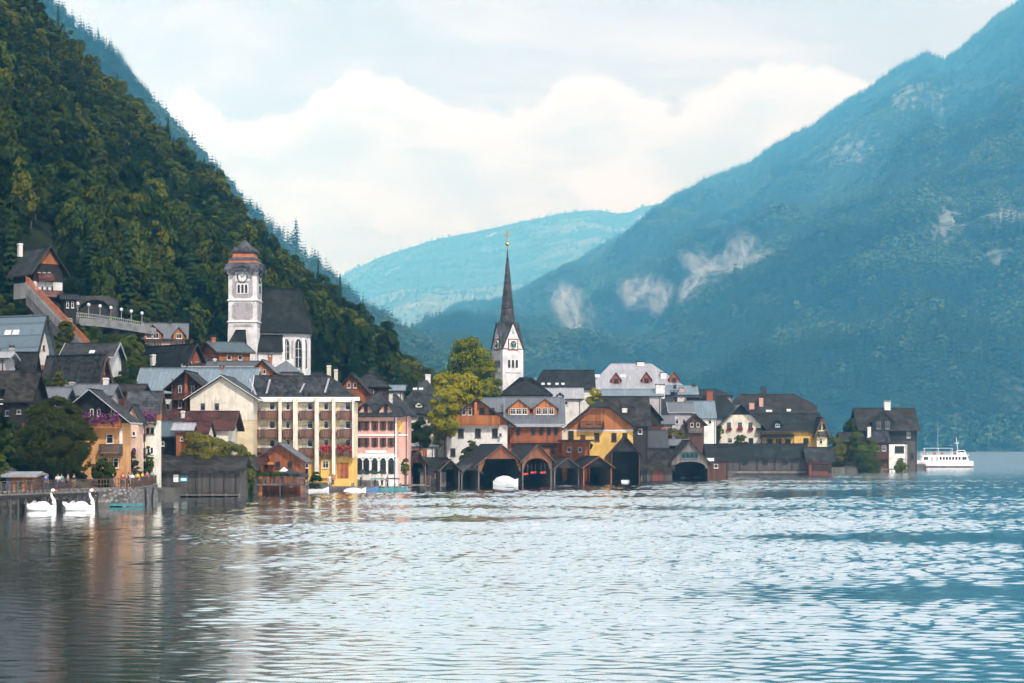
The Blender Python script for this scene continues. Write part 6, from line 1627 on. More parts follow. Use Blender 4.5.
# terrace hut by the hotel
b = House('terrace_restaurant', 'orange timber terrace hut with grey roof in front of the balcony hotel', 'restaurant hut', 258, 258, 300, 292, 459, 442.5, 'y', 0, 8, 'grey_metal', bands=(('orange_wood', None),), o=1.0, og=1.0, trim='trim_brown')
b.win([266, 278, 290], [468], 5, 6, frame='trim_brown'); b.door(273, 484, 5, 12, 'brown_wood')
b.panel(255, 275, 462, 464.5, 'amber_wood', name='porch_roof', depth=1.6); b.panel(255.5, 257.5, 464.5, 486, 'amber_wood', name='porch_post', depth=.3, out=1.3)
b = House('kiosk', 'small orange timber kiosk with slanting copper coloured roof left of the terrace', 'kiosk', 251, 251, 262, 289, 464, 457, 'x', 0, 4, 'red_tile', bands=(('amber_wood', None),), o=.5)
b.win([256], [474], 4, 5, frame='trim_brown')

# ================================================================== quay, jetties, fences
def box_thing(name, label, cat, px0, px1, py, D, depth, h, mat, z=None, group=None):
    a = W(px0, py, D); c = W(px1, py, D); m_ = MB(); m_.box(0, 0, 0, c.x-a.x, depth, h)
    o = m_.build(name, mat, None, (a.x, D, (a.z if z is None else z))); return tag(o, label, cat, group)
def quay():
    xs = list(range(-60, 157, 6)); vs = []; fs = []
    m_ = MB()
    for a, c in zip(xs, xs[1:]):
        Da, Dc_ = shore_D(a), shore_D(c); pa, pc = W(a, 0, Da), W(c, 0, Dc_)
        top = 2.0
        m_.add([(pa.x, Da, -1.5), (pc.x, Dc_, -1.5), (pc.x, Dc_, top), (pa.x, Da, top), (pa.x-.01, Da+1.2, -1.5), (pc.x-.01, Dc_+1.2, -1.5), (pc.x, Dc_+1.2, top), (pa.x, Da+1.2, top)],
               [(0, 1, 2, 3), (3, 2, 6, 7), (4, 7, 6, 5)])
    q = tag(m_.build('quay_wall', 'stone_block'), 'rough grey stone quay wall below the promenade railing', 'quay wall')
    # promenade behind it
    m_ = MB()
    for a, c in zip(xs, xs[1:]):
        Da, Dc_ = shore_D(a)+1.2, shore_D(c)+1.2; pa, pc = W(a, 0, Da), W(c, 0, Dc_)
        m_.add([(pa.x, Da, 1.98), (pc.x, Dc_, 1.98), (pc.x, Dc_+9, 1.99), (pa.x, Da+9, 1.99)], [(0, 1, 2, 3)])
    tag(m_.build('promenade', 'concrete'), kind='structure')
m, nt, b_ = mat_base('stone_block')
v = coords(nt, (1.1, 1.1, 2.2)); vo = nt.nodes.new('ShaderNodeTexVoronoi'); nt.links.new(v, vo.inputs['Vector']); vo.inputs['Scale'].default_value = 1.4
c = mixcol(nt, ramp(nt, vo.outputs['Distance'], .25, .6), (.30, .27, .26), (.06, .055, .05)); c = mixcol(nt, ramp(nt, noise_n(nt, v, .8, 4), .4, .7), c, (.12, .11, .10))
nt.links.new(c, b_.inputs['Base Color']); b_.inputs['Roughness'].default_value = .9; MATS['stone_block'] = m
quay()
def railing(label, pts, h=1.1, mat='trim_brown', step=1.6, name='railing', bars=(.55, 1.1), pick=0.0, cat='railing'):
    root = empty(name, pts[0], 0, label, cat); o = Vector(pts[0]); pts = [Vector(p)-o for p in pts]
    r = MB()
    for z in bars:
        for a, c in zip(pts, pts[1:]): r.bar(a+Vector((0, 0, z)), c+Vector((0, 0, z)), .08, .08)
    if pick:
        for a, c in zip(pts, pts[1:]):
            n = max(1, int((c-a).length/pick))
            for i in range(n): p = a.lerp(c, (i+.5)/n); r.box(p.x-.03, p.y-.02, p.z+.1, p.x+.03, p.y+.02, p.z+h-.05)
    r.build('rails', mat, root)
    pm = MB()
    L = sum((c-a).length for a, c in zip(pts, pts[1:])); n = int(L/step); d = 0
    for i in range(n+1):
        t = L*i/max(n, 1); acc = 0
        for a, c in zip(pts, pts[1:]):
            l = (c-a).length
            if t <= acc+l+1e-6: p = a.lerp(c, (t-acc)/l); break
            acc += l
        m_ = MB(); m_.box(-.06, -.05, -.2, .06, .05, h+.05); m_.build('post', mat, root, p)
    return root
pts = [Vector((W(px, 0, shore_D(px)+.3).x, shore_D(px)+.3, 2.0)) for px in range(36, 157, 12)]
railing('dark wooden railing along the promenade above the stone quay wall', pts, pick=.45)
railing('low wooden rail in front of the orange hut at the left edge', [Vector((W(px, 0, shore_D(px)+.3).x, shore_D(px)+.3, 2.0)) for px in (-8, 10, 34)], mat='pale_wood')
def boardwalk():
    a, c = W(-20, 0, shore_D(-20)-2.2), W(99, 0, shore_D(99)-1.2); root = empty('boardwalk', (a.x, a.y, 0), math.atan2(c.y-a.y, c.x-a.x), 'weathered plank boardwalk on piles in front of the stone quay wall', 'boardwalk')
    L = (c-a).length if False else math.hypot(c.x-a.x, c.y-a.y)
    m_ = MB(); m_.box(0, 0, 1.7, L, 2.6, 1.88); m_.build('deck', 'pale_wood', root)
    m_ = MB(); m_.box(0, .02, 1.4, L, .18, 1.69); m_.build('edge_beam', 'dark_wood', root)
    n = 16
    for i in range(n+1):
        for yy in (.2, 2.2): p = MB(); p.tube([(L*i/n, yy, -1.5), (L*i/n, yy, 1.69)], .12, 6); p.build('pile', 'grey_wood', root)
    r = MB()
    for z in (2.4, 2.85): r.box(0, .05, z, L*.62, .12, z+.08)
    for i in range(18): x = L*.62*i/17; r.box(x-.05, .03, 1.88, x+.05, .14, 2.95)
    r.build('railing', 'grey_wood', root)
boardwalk()
# orange hut at far left
b = House('hut', 'orange plank ticket hut with pale slanted roof behind the swan boats', 'hut', 9, 9, 32, 221, 476.5, 472, 'x', 0, 4, 'light_metal', bands=(('amber_wood', None),), o=.8, og=.7, base=2.0)
b.win([20], [487], 5, 5, frame='trim_brown'); b.door(29, 495, 3, 12, 'brown_wood'); b.panel(-2+9, 9.6, 477, 492, 'blue_paint', name='banner', depth=.1, out=.25)
# floating teal dock
def jetty(name, label, px0, px1, py, D, depth, top, mat, pile=True, group=None):
    a = W(px0, 0, D); c = W(px1, 0, D); root = empty(name, (a.x, D, 0), 0, label, 'jetty', group); L = c.x-a.x
    m_ = MB(); m_.box(0, 0, top-.25, L, depth, top); m_.build('deck', mat, root)
    if pile:
        n = max(2, int(L/3))
        for i in range(n+1):
            for yy in (.15, depth-.15): p = MB(); p.tube([(L*i/n, yy-.2 if yy < 1 else yy, -1.5), (L*i/n, yy-.2 if yy < 1 else yy, top+.5)], .1, 6); p.build('pile', 'pale_wood', root)
    return root
jetty('floating_jetty', 'low teal floating jetty beside the swan boats', 52, 142, 504, 229, 1.6, .35, 'teal_paint', False)
jetty('jetty', 'pale wooden landing stage in front of the hotel entrance', 308, 352, 489, 303, 3, .8, 'pale_wood')
jetty('jetty', 'wooden landing stage with pale planks in front of the arcades', 352, 400, 489, 307, 3, .7, 'pale_wood')
jetty('jetty', 'short plank jetty beside the orange terrace hut', 255, 305, 492, 288, 4, 1.5, 'pale_wood')
jetty('jetty', 'stony boat ramp jetty left of the central boathouse row', 398, 424, 488, 335, 4, .5, 'stone_block', False)
jetty('jetty', 'narrow plank jetty at the far right below the black timber house', 852, 905, 472, 528, 4, .9, 'pale_wood')
jetty('jetty', 'dark jetty at the stern of the moored ferry', 962, 972, 467, 648, 5, 1.4, 'dark_wood')
railing('white flower fence along the terrace of the orange hut', [W(256, 491, 288.3)+Vector((0, 0, 0)), W(304, 491, 288.3)], mat='pale_wood', step=1.0, pick=.4, h=1.2, name='fence', cat='fence')
for o_ in [o for o in bpy.data.objects if o.name.startswith('fence')]: o_.location.z = 1.5
fl = link('flower_row', flowers_mesh(6.5, 'leaf_green', 3, .4, .3), None, (W(276, 0, 288).x, 288, 2.8)); tag(fl, 'row of green plants in boxes along the terrace fence', 'flowers')
def parasol(px, py, D, w, mat, label, h=2.4, group=None, sides=8):
    b0 = W(px, py, D); g = max(ground(b0.x, D), b0.z - h*1.0) ; g = b0.z-h
    root = empty('parasol', (b0.x, D, g), 0, label, 'parasol', group); r = w*D/F/2
    m_ = MB(); m_.tube([(0, 0, 0), (0, 0, h+.1)], .04, 6); m_.build('pole', 'pale_wood', root)
    m_ = MB(); m_.lathe([(r, h-.55), (r, h-.4), (r*.5, h-.12), (.05, h+.1)], sides, mat=mat); m_.build('canopy', mat, root)
    m_ = MB(); m_.lathe([(.3, 0), (.3, .08)], 10); m_.build('base', 'stone', root)
parasol(291, 470, 286, 17, 'awning_dark', 'large black parasol over the orange hut terrace'); parasol(303, 473, 287, 13, 'awning_dark', 'smaller black parasol at the right end of the hut terrace')
parasol(284, 468, 289, 10, 'awning_white', 'small pale parasol between the hut and the black parasol')
parasol(94, 473, 240, 9, 'awning_white', 'white parasol on the promenade right of the round tree'); parasol(104, 472.5, 241, 10, 'awning_white', 'second white parasol on the promenade beside the ochre house')
for i, px in enumerate((362, 372, 382)): parasol(px, 470, 321, 10, 'awning_dark', ['leftmost dark parasol under the guesthouse arcade', 'middle dark parasol under the guesthouse arcade', 'rightmost dark parasol under the guesthouse arcade'][i], group='dark parasols of the guesthouse')

# mooring posts along the waterfront, each one on its own
rp = random.Random(3); first = None
for i, px in enumerate([146, 152, 256, 266, 281, 301, 312, 329, 343, 361, 375, 388, 401, 412, 431, 470, 516, 553, 581, 613, 641, 662, 712, 718, 735, 768, 806, 834, 846, 893, 905, 926]):
    D = shore_D(px)-rp.uniform(1.5, 4.5) if not 402 < px < 840 else shore_D(px)-rp.uniform(1, 2.5)-3; h_ = rp.uniform(1.0, 2.2)
    m_ = MB(); tx, ty = rp.uniform(-.15, .15), rp.uniform(-.15, .15)
    m_.tube([(0, 0, -1.6), (tx*.5, ty*.5, h_*.5), (tx, ty, h_)], [.14, .125, .1], 8)
    o = m_.build('mooring_post', rp.choice(['pale_wood', 'grey_wood', 'dark_wood']), None, (W(px, 0, D).x, D, 0))
    near = 'beside the promenade end' if px < 160 else 'off the orange terrace hut' if px < 300 else 'off the hotel landing stage' if px < 350 else 'by the boats in front of the arcades' if px < 400 else 'in front of the central boathouses' if px < 640 else 'near the grey arched boathouse' if px < 722 else 'off the long grey boathouse' if px < 840 else 'off the black timber house at the village tip'
    tag(o, 'round wooden mooring post in the water '+near, 'post', 'mooring posts along the waterfront')
# ================================================================== boats
def hull(L, B, Hh, n=14, flare=.25, bowrise=.4, stern=.85, draft=.25):
    """open-topped hull as a solid: returns vertices and faces, bow towards +x"""
    vs = []; fs = []; prof = 5
    for i in range(n+1):
        t = i/n; x = -L/2+L*t
        w = B/2*(stern+(1-stern)*min(1, t*3)) if t < .45 else B/2*max(.02, 1-((t-.45)/.55)**2.3)
        top = Hh+bowrise*max(0, (t-.55)/.45)**2
        vs += [(x, -w, top), (x, -w*(1-flare*.4), top*.3), (x, -w*(1-flare)*.6, -draft), (x, w*(1-flare)*.6, -draft), (x, w*(1-flare*.4), top*.3), (x, w, top)]
    k = 6
    for i in range(n):
        for j in range(k): fs.append((i*k+j, (i+1)*k+j, (i+1)*k+(j+1) % k, i*k+(j+1) % k))
    fs += [tuple(range(k)), tuple(range((n+1)*k-1, n*k-1, -1))]
    return vs, fs
def swan(px, label, first=[None]):
    D = 215; a = W(px, 0, D)
    if first[0] is not None:
        c = copy_tree(first[0]); c.location.x = a.x; c['label'] = label; return c
    root = empty('swan_boat', (a.x, D, 0), 0, label, 'swan pedal boat', 'swan pedal boats'); first[0] = root
    m_ = MB(); vs, fs = hull(3.0, 1.5, .5, bowrise=.2, stern=.6, draft=.12); m_.add(vs, fs); m_.build('hull', 'swan_white', root, smooth=True)
    m_ = MB()
    # neck: S-curve rising from the bow, head pointing forward
    m_.tube([(1.0, 0, .35), (1.28, 0, .75), (1.25, 0, 1.15), (1.02, 0, 1.5), (.93, 0, 1.85), (1.02, 0, 2.12), (1.2, 0, 2.2)], [.34, .24, .17, .13, .115, .125, .11], 12)
    m_.blob((1.16, 0, 2.17), (.22, .15, .16), n=12, m=8); m_.build('neck', 'swan_white', root, smooth=True)
    m_ = MB(); m_.tube([(1.3, 0, 2.16), (1.45, 0, 2.12), (1.62, 0, 2.06)], [.09, .07, .02], 8); m_.build('beak', 'beak', root)
    for sg in (-1, 1):
        m_ = MB(); m_.blob((1.22, sg*.135, 2.23), .03); m_.build('eye', 'dark_paint', root)
    for sg in (-1, 1):   # raised wings and tail form the sides of the seat
        m_ = MB(); n = 8; pts = [(-1.75, .8), (-1.3, .62), (-.9, .9), (-.5, .78), (-.1, 1.0), (.3, .95), (.65, .7), (.85, .4), (.7, .2), (-1.2, .2)]
        m_.prism(pts, 'y', sg*.62, sg*.78); m_.build('wing', 'swan_white', root)
    m_ = MB(); m_.prism([(-1.2, .3), (-1.85, .95), (-1.6, .95), (-1.35, .75), (-.95, .3)], 'y', -.4, .4); m_.build('tail', 'swan_white', root)
    m_ = MB(); m_.box(-.75, -.55, .4, -.2, .55, .6); m_.box(-.85, -.55, .6, -.72, .55, 1.05); m_.build('seat', 'tarp', root)
    m_ = MB(); m_.box(-1.75, -.3, -.05, -1.5, .3, .5); m_.build('paddle_box', 'pale_wood', root)
    return root
swan(42, 'white swan pedal boat nearer the orange hut, leftmost of the two'); swan(80.5, 'white swan pedal boat nearer the stone quay, rightmost of the two')
def small_boat(px, D, L, matn, label, canopy=None, ch=.45, cover=None, group=None, rot=0, top=.55, cab=None):
    root = empty('boat', (W(px, 0, D).x, D, 0), R(rot), label, 'boat', group)
    m_ = MB(); vs, fs = hull(L, L*.32, top); m_.add(vs, fs); m_.build('hull', matn, root, smooth=False)
    m_ = MB(); m_.box(-L*.3, -L*.12, top+.0, -L*.2, L*.12, top+.15); m_.box(L*.0, -L*.12, top, L*.1, L*.12, top+.15); m_.build('seat', 'pale_wood', root)
    if canopy:
        for x in (-L*.3, L*.18):
            for y in (-L*.12, L*.12): p = MB(); p.tube([(x, y, top), (x, y, top+1.3)], .03, 5); p.build('canopy_post', 'trim_grey', root)
        p = MB(); p.lathe([(1, 0), (.9, .12), (.2, .2)], 4, sq=True); me_ = p.mesh('canopy_mesh', canopy); o = link('canopy', me_, root, (-L*.06, 0, top+1.3)); o.scale = (L*.3, L*.16, 1)
    if cover:
        p = MB(); n = 8; prof = [(-L*.47, top+.05), (-L*.38, top+ch*.6), (-L*.12, top+ch), (L*.1, top+ch*.9), (L*.32, top+ch*.35), (L*.47, top+.08)]
        vs = []; fs = []
        for x, z in prof:
            w = L*.155*(1 if x < L*.2 else max(.25, 1-(x-L*.2)/(L*.3)))
            for j in range(6): a = math.pi*j/5; vs.append((x, -w*math.cos(a), top*.95+(z-top*.95)*(1-abs(math.cos(a)))**.8))
        for i in range(len(prof)-1):
            for j in range(5): fs.append((i*6+j, i*6+j+1, (i+1)*6+j+1, (i+1)*6+j))
        fs += [tuple(range(6)), tuple(range(len(prof)*6-1, len(prof)*6-7, -1))]
        p.add(vs, fs); p.build('cover', cover, root)
    if cab:
        p = MB(); p.prism([(-.2, top), (.25, top+.6), (.3, top+.6), (.0, top)], 'y', -L*.12, L*.12); p.build('windscreen', 'glass', root)
    return root
small_boat(506, 343, 4.2, 'tarp', 'motorboat under a white tarpaulin in the large orange boathouse', cover='tarp', rot=-14, top=1.0, ch=1.15)
EB = 'small boats moored by the guesthouse'
small_boat(345, 300, 3.4, 'tarp', 'small grey boat under a pale cover left of the arcade jetty', cover='grey_wood', group=EB, top=.4)
small_boat(355, 299, 3.2, 'awning_white', 'little white boat with pale cover, second from the left at the jetty', cover='tarp', group=EB, top=.4)
small_boat(367, 302, 3.4, 'blue_paint', 'blue rowing boat at the arcade jetty with no canopy', group=EB)
small_boat(380, 303, 4.2, 'teal_paint', 'teal electric boat with teal canopy at the jetty', canopy='teal_paint', group=EB, cab=1)
small_boat(394, 305, 4.0, 'teal_paint', 'teal motorboat with dark canopy at the right end of the arcade jetty', canopy='awning_dark', group=EB, cab=1)
small_boat(318, 297, 3.2, 'tarp', 'pale grey rowing boat beside the hotel landing stage', group=EB)
small_boat(333, 299, 3.6, 'grey_wood', 'grey wooden punt beside the hotel landing stage', group=EB)
small_boat(626, 375, 4.6, 'awning_white', 'white motorboat moored in the big black boathouse', cab=1, rot=80)
small_boat(683, 412, 3.8, 'awning_white', 'small white boat in the left part of the grey arched boathouse', rot=85); small_boat(697, 412, 3.8, 'tarp', 'second small pale boat in the right part of the grey arched boathouse', rot=85)
small_boat(450, 350, 3.6, 'tarp', 'small grey boat in the boathouse with pale diagonal bargeboards', rot=80)
def canoe(px, py, D, label):
    a = W(px, py, D); root = empty('canoe', a, R(50), label, 'canoe', 'red canoes hung in the tall boathouse'); m_ = MB(); vs, fs = hull(1.5, .5, .22, bowrise=.1, stern=.15, draft=.1); m_.add(vs, fs, 'red_paint'); m_.build('hull', 'red_paint', root)
    s_ = MB(); s_.bar((-.5, 0, .15), (-.5, 0, 1.6), .03, .03); s_.bar((.5, 0, .15), (.5, 0, 1.6), .03, .03); s_.build('rope', 'pale_wood', root)
canoe(525.5, 474.5, 344, 'leftmost of three red canoes in the tall arched boathouse'); canoe(533.5, 473, 345, 'middle one of three red canoes in the tall arched boathouse'); canoe(543, 473, 345, 'rightmost of three red canoes in the tall arched boathouse')
def ferry():
    D = 640; k = D/F; a = W(941, 0, D); root = empty('ferry', (a.x, D, 0), R(-4), 'white passenger ferry with a row of cabin windows moored at the right', 'ferry'); L = 62*k
    m_ = MB(); vs, fs = hull(L, 4.6, 2.0, n=20, bowrise=.0, stern=.9, draft=.4); vs = [(-x, y, z + (.5*max(0, -x-L*.2)/L if z > 1 else 0)) for x, y, z in vs]
    vs = [(x, y, z + (.9*((-x-L*.15)/(L*.35))**2 if x < -L*.15 and z > 1 else 0)) for x, y, z in vs]
    m_.add(vs, fs); m_.build('hull', 'white_paint', root)
    m_ = MB(); m_.box(-L*.46, -2.33, .22, L*.5, 2.33, .42); m_.build('waterline_stripe', 'red_wood', root)
    m_ = MB(); m_.prism([(-L*.34, 1.8), (-L*.30, 3.9), (L*.40, 3.9), (L*.44, 1.8)], 'y', -2.0, 2.0); cab = m_.build('cabin', 'white_paint', root)
    for i, x in enumerate([-.27, -.235, -.02, .03, .08, .13, .18, .23, .28, .34, .375]):
        w = MB(); w.box(-.3, -2.07, 2.5, .3, -2.001, 3.4); w.build('window', 'glass', root, (x*L, 0, 0))
    for i, x in enumerate([-.16, -.08]):
        w = MB(); w.box(-.4, -2.06, 1.9, .4, -2.001, 3.5); w.build('cabin_door', 'trim_grey', root, (x*L, 0, 0))
    for x in (-.12, .0, .21):
        w = MB(); w.lathe([(.32, 0), (.36, .06), (.32, .12), (.18, .12), (.18, 0)], 12); q = w.build('lifebuoy', 'c_red', root, (x*L, -2.14, 4.5)); q.rotation_euler.x = R(90)
    w = MB(); w.box(-L*.28, -1.6, 6.05, L*.18, 1.6, 6.15)
    for x in (-.27, -.05, .17):
        for y in (-1.5, 1.5): w.box(x*L-.05, y-.05, 4.06, x*L+.05, y+.05, 6.05)
    w.build('sun_awning', 'awning_white', root)
    m_ = MB(); m_.box(-L*.33, -2.15, 3.91, L*.44, 2.15, 4.05); m_.build('upper_deck', 'white_paint', root)
    m_ = MB()
    for zz in (4.45, 4.95):
        for y in (-2.1, 2.1): m_.bar((-L*.32, y, zz), (L*.3, y, zz), .06, .06)
    for i in range(14):
        for y in (-2.1, 2.1): m_.box(-L*.32+L*.62*i/13-.03, y-.03, 4.05, -L*.32+L*.62*i/13+.03, y+.03, 4.95)
    m_.build('railing', 'white_paint', root)
    m_ = MB(); m_.prism([(L*.24, 4.06), (L*.25, 5.5), (L*.37, 5.5), (L*.40, 4.06)], 'y', -1.1, 1.1); m_.build('wheelhouse', 'white_paint', root)
    m_ = MB(); m_.box(L*.255, -1.15, 4.8, L*.365, -1.101, 5.3); m_.build('wheelhouse_window', 'glass', root)
    m_ = MB(); m_.tube([(L*.27, 0, 5.4), (L*.24, 0, 9.6)], .08, 6); m_.box(L*.25-.7, -.04, 7.6, L*.25+.7, .04, 7.75); m_.build('mast', 'white_paint', root)
    m_ = MB(); m_.blob((L*.235, 0, 9.7), (.5, .1, .4)); m_.build('flag', 'dark_paint', root)
    m_ = MB(); m_.tube([(-L*.05, 0, 4.05), (-L*.05, 0, 14.5)], [.06, .03], 6); m_.build('pole', 'trim_grey', root)
    m_ = MB(); m_.tube([(-L*.26, 0, 4.05), (-L*.26, 0, 4.9)], [.4, .35], 8, 'dark_paint'); m_.build('funnel', 'dark_paint', root)
ferry()

# ================================================================== people on the promenade and terraces
def skinned(name, joints, edges, radii, mat, sub=1):
    me = bpy.data.meshes.new(name); me.from_pydata(joints, edges, []); me.update()
    o = bpy.data.objects.new(name+'_tmp', me); COL.objects.link(o)
    md = o.modifiers.new('s', 'SKIN'); md.use_smooth_shade = True
    for i, r in enumerate(radii): me.skin_vertices[0].data[i].radius = (r, r) if not isinstance(r, tuple) else r
    me.skin_vertices[0].data[0].use_root = True
    o.modifiers.new('d', 'SUBSURF').levels = sub
    bpy.context.view_layer.update(); dg = bpy.context.evaluated_depsgraph_get()
    out = bpy.data.meshes.new_from_object(o.evaluated_get(dg)); out.name = name
    bpy.data.objects.remove(o); out.materials.clear(); out.materials.append(MATS[mat]); out.shade_smooth(); return out
def body_meshes(pose):
    st = {'stand': 0, 'walk': .22, 'lean': .05}[pose]; ar = {'stand': (.05, .02), 'walk': (.2, -.18), 'lean': (.28, .28)}[pose]
    J = [(0, 0, .93), (0, 0, 1.15), (0, 0, 1.38), (0, 0, 1.50), (0, -.01, 1.60), (0, -.01, 1.72)]; Rd = [(.15, .11), (.14, .1), (.15, .1), .055, .095, .07]
    E = [(0, 1), (1, 2), (2, 3), (3, 4), (4, 5)]
    def add(p, r, par): J.append(p); Rd.append(r); E.append((par, len(J)-1)); return len(J)-1
    legs = {}; arms = {}
    for sg, s2 in ((-1, st), (1, -st)):
        a = add((sg*.1, 0, .86), .095, 0); k_ = add((sg*.11, -s2*.5-.01, .48), .062, a); f = add((sg*.11, -s2*.9+.02, .09), .042, k_); t = add((sg*.12, -s2*.9-.13, .04), .035, f); legs[sg] = (a, k_, f)
    for sg, fw in ((-1, ar[0]), (1, ar[1])):
        a = add((sg*.2, 0, 1.42), .055, 2); e = add((sg*.25, -fw*.3+.02, 1.15), .042, a); w = add((sg*.25, -fw-.03, .92 if fw < .25 else 1.08), .028, e)
        h_ = add((sg*.25, -fw-.05, .85 if fw < .25 else 1.06), .03, w)
        for i, (dx, l) in enumerate(((-.025, .07), (-.008, .085), (.009, .08), (.026, .06))):
            q = add((sg*.25+dx*.5, -fw-.06+dx, .80 if fw < .25 else 1.05), .010, h_); add((sg*.25+dx*.4, -fw-.07+dx, .80-l*.7 if fw < .25 else 1.02), .008, q)
        q = add((sg*.235, -fw-.09, .84 if fw < .25 else 1.07), .010, h_)
        arms[sg] = (a, e, w)
    body = skinned('body_mesh', J, E, Rd, 'skin')
    # nose, ears and face marks
    bm_ = MB(); bm_.blob((0, -.115, 1.63), (.014, .022, .022)); 
    shirtJ = [J[0], J[1], J[2], (0, 0, 1.44)]; sR = [(.175, .135), (.165, .125), (.17, .12), .075]; sE = [(0, 1), (1, 2), (2, 3)]
    for sg in (-1, 1):
        a, e, w = arms[sg]; shirtJ += [J[a], J[e]]; sR += [.075, .058]; n = len(shirtJ); sE += [(2, n-2), (n-2, n-1)]
    shirt = skinned('shirt_mesh', shirtJ, sE, sR, 'c_white')
    tJ = [(0, 0, .95)]; tR = [(.165, .13)]; tE = []
    for sg in (-1, 1):
        a, k_, f = legs[sg]; tJ += [J[a], J[k_], (J[f][0], J[f][1], J[f][2]+.06)]; tR += [.112, .08, .062]; n = len(tJ); tE += [(0, n-3), (n-3, n-2), (n-2, n-1)]
    trou = skinned('trousers_mesh', tJ, tE, tR, 'c_denim')
    hb = MB(); hb.blob((0, .02, 1.69), (.105, .115, .1), n=10, m=6); hair = hb.mesh('hair_mesh', 'c_hair', True)
    return body, shirt, trou, hair
POSES = {p: body_meshes(p) for p in ('stand', 'walk', 'lean')}
RECOL = {}
def recolour(me, mat):
    k_ = (me.name, mat)
    if k_ not in RECOL: c_ = me.copy(); c_.materials.clear(); c_.materials.append(MATS[mat]); RECOL[k_] = c_
    return RECOL[k_]
def person(px, D, z, pose, shirt, trou, rot, label):
    body, s_, t_, h_ = POSES[pose]
    root = tag(link('person', body, None, (W(px, 0, D).x, D, z), R(rot)), label, 'person')
    link('shirt', recolour(s_, shirt), root); link('trousers', recolour(t_, trou), root); link('hair', h_, root)
Dq = lambda px: shore_D(px)+1.6
PZ = 2.0
for a in [(46, 'stand', 'c_blue', 'c_denim', 10, 'person in a blue jacket standing alone behind the railing near the orange hut'), (58, 'lean', 'c_white', 'c_blue', 0, 'person in white leaning on the railing under the round tree'),
          (61.5, 'stand', 'c_teal', 'c_denim', 30, 'person in a pale teal top beside the one leaning in white'), (68, 'walk', 'c_khaki', 'c_black', 80, 'person in khaki walking left under the round tree'),
          (74, 'stand', 'c_black', 'c_khaki', 160, 'person in black with khaki trousers, back turned, behind the railing'), (113, 'walk', 'c_black', 'c_denim', -80, 'person in black walking right past the parasols'),
          (123, 'stand', 'c_red', 'c_denim', 20, 'person in a bright red top behind the railing'), (128.5, 'walk', 'c_blue', 'c_black', -70, 'person in a dark blue top walking beside the red one'),
          (132, 'lean', 'c_white', 'c_khaki', 5, 'person in a white shirt and khaki trousers leaning on the quay railing'), (137.5, 'stand', 'c_yellow', 'c_white', 15, 'person in a yellow top and white trousers behind the railing'),
          (142.5, 'walk', 'c_yellow', 'c_denim', 70, 'person in a yellow jacket and jeans walking left'), (147, 'stand', 'c_pink', 'c_black', -20, 'person in a pink top near the end of the railing'),
          (152, 'stand', 'c_teal', 'c_black', 40, 'person in a teal shirt at the very end of the railing')]:
    person(a[0], Dq(a[0]), PZ, a[1], a[2], a[3], a[4], a[5])
for px, D, z, pose, s_, t_, rot, lab in [(329.5, 304.5, .8, 'stand', 'c_white', 'c_white', 20, 'person dressed all in white standing on the hotel landing stage'), (333, 304.8, .8, 'walk', 'c_pink', 'c_denim', 80, 'person in a pink top walking on the hotel landing stage'),
                                         (382, 309.3, .7, 'stand', 'c_yellow', 'c_black', 0, 'person in a yellow coat in front of the arcades'), (387.5, 309.5, .7, 'walk', 'c_red', 'c_denim', 60, 'person in a red top beside the yellow coat in front of the arcades'),
                                         (282, 290.5, 1.5, 'stand', 'c_black', 'c_denim', 0, 'person in black standing on the orange hut terrace'), (296, 290.5, 1.5, 'stand', 'c_white', 'c_denim', 150, 'person in a white shirt under the black parasol')]:
    person(px, D, z, pose, s_, t_, rot, lab)

# ================================================================== trees and shrubs of the village
def big_tree(name, label, px, D, yt, yb, w, mat, seed, n=40, nl=9000, size=.2, trunk=True, rzf=1.0, shape='round', cr=(.26, .42), cat='tree', base=None, up=.35):
    nl = int(nl*1.7); size *= .85; n = max(n, 28)
    c = W(px, (yt+yb)/2, D); rx = w*D/F/2; rz = (yb-yt)*D/F/2
    zb = ground(c.x, D)-.3 if base is None else base
    if cat == 'bush' and c.z-rz > zb+.4: rz = (c.z+rz-zb)/2*1.02; c.z = zb+rz; n = int(n*1.5); nl = int(nl*1.5)
    root = empty(name, (c.x, D, zb), 0, label, cat)
    C, Rr = clumps(n, seed, rx, rz, shape, cr)
    link('crown', leaves(C, Rr, nl, size, up, seed, mat=mat), root, (0, 0, c.z-zb))
    if trunk:
        h_ = max(.8, c.z-zb-rz*.5); link('trunk', trunk_mesh(h_, max(.12, rx*.055), rz*1.6, seed, 6), root)
    else:
        for i in range(3):
            t = MB(); a = 2.1*i; t.tube([(0, 0, -.3), (math.cos(a)*rx*.25, math.sin(a)*rx*.25, (c.z-zb)*.6), (math.cos(a)*rx*.5, math.sin(a)*rx*.5, c.z-zb)], [.07, .05, .02], 5); t.build('stem', 'bark', root)
    return root
big_tree('round_tree', 'big dark round clipped tree standing on the promenade at the left', 55, 230, 397, 478, 80, 'shrub_dark', 1, 130, 26000, .13, cr=(.2, .3), up=.5)
big_tree('golden_tree', 'tall yellow-green tree left of the grey church spire', 470, 412, 338, 404, 60, 'leaf_gold', 2, 60, 12000, .22, cr=(.26, .4))
big_tree('golden_tree', 'low spreading yellow-green tree at the foot of the tall golden one', 454, 400, 362, 434, 56, 'leaf_gold', 3, 50, 9000, .22, cr=(.26, .4))
big_tree('golden_tree', 'full yellow-green crown directly left of the white chalet roof', 446, 366, 376, 440, 34, 'leaf_gold', 41, 40, 6000, .2, cr=(.28, .4))
big_tree('golden_tree', 'yellow-green tree right beside the spire base behind the chalet roof', 490, 405, 365, 408, 32, 'leaf_gold', 12, 22, 4200, .22, cr=(.2, .35))
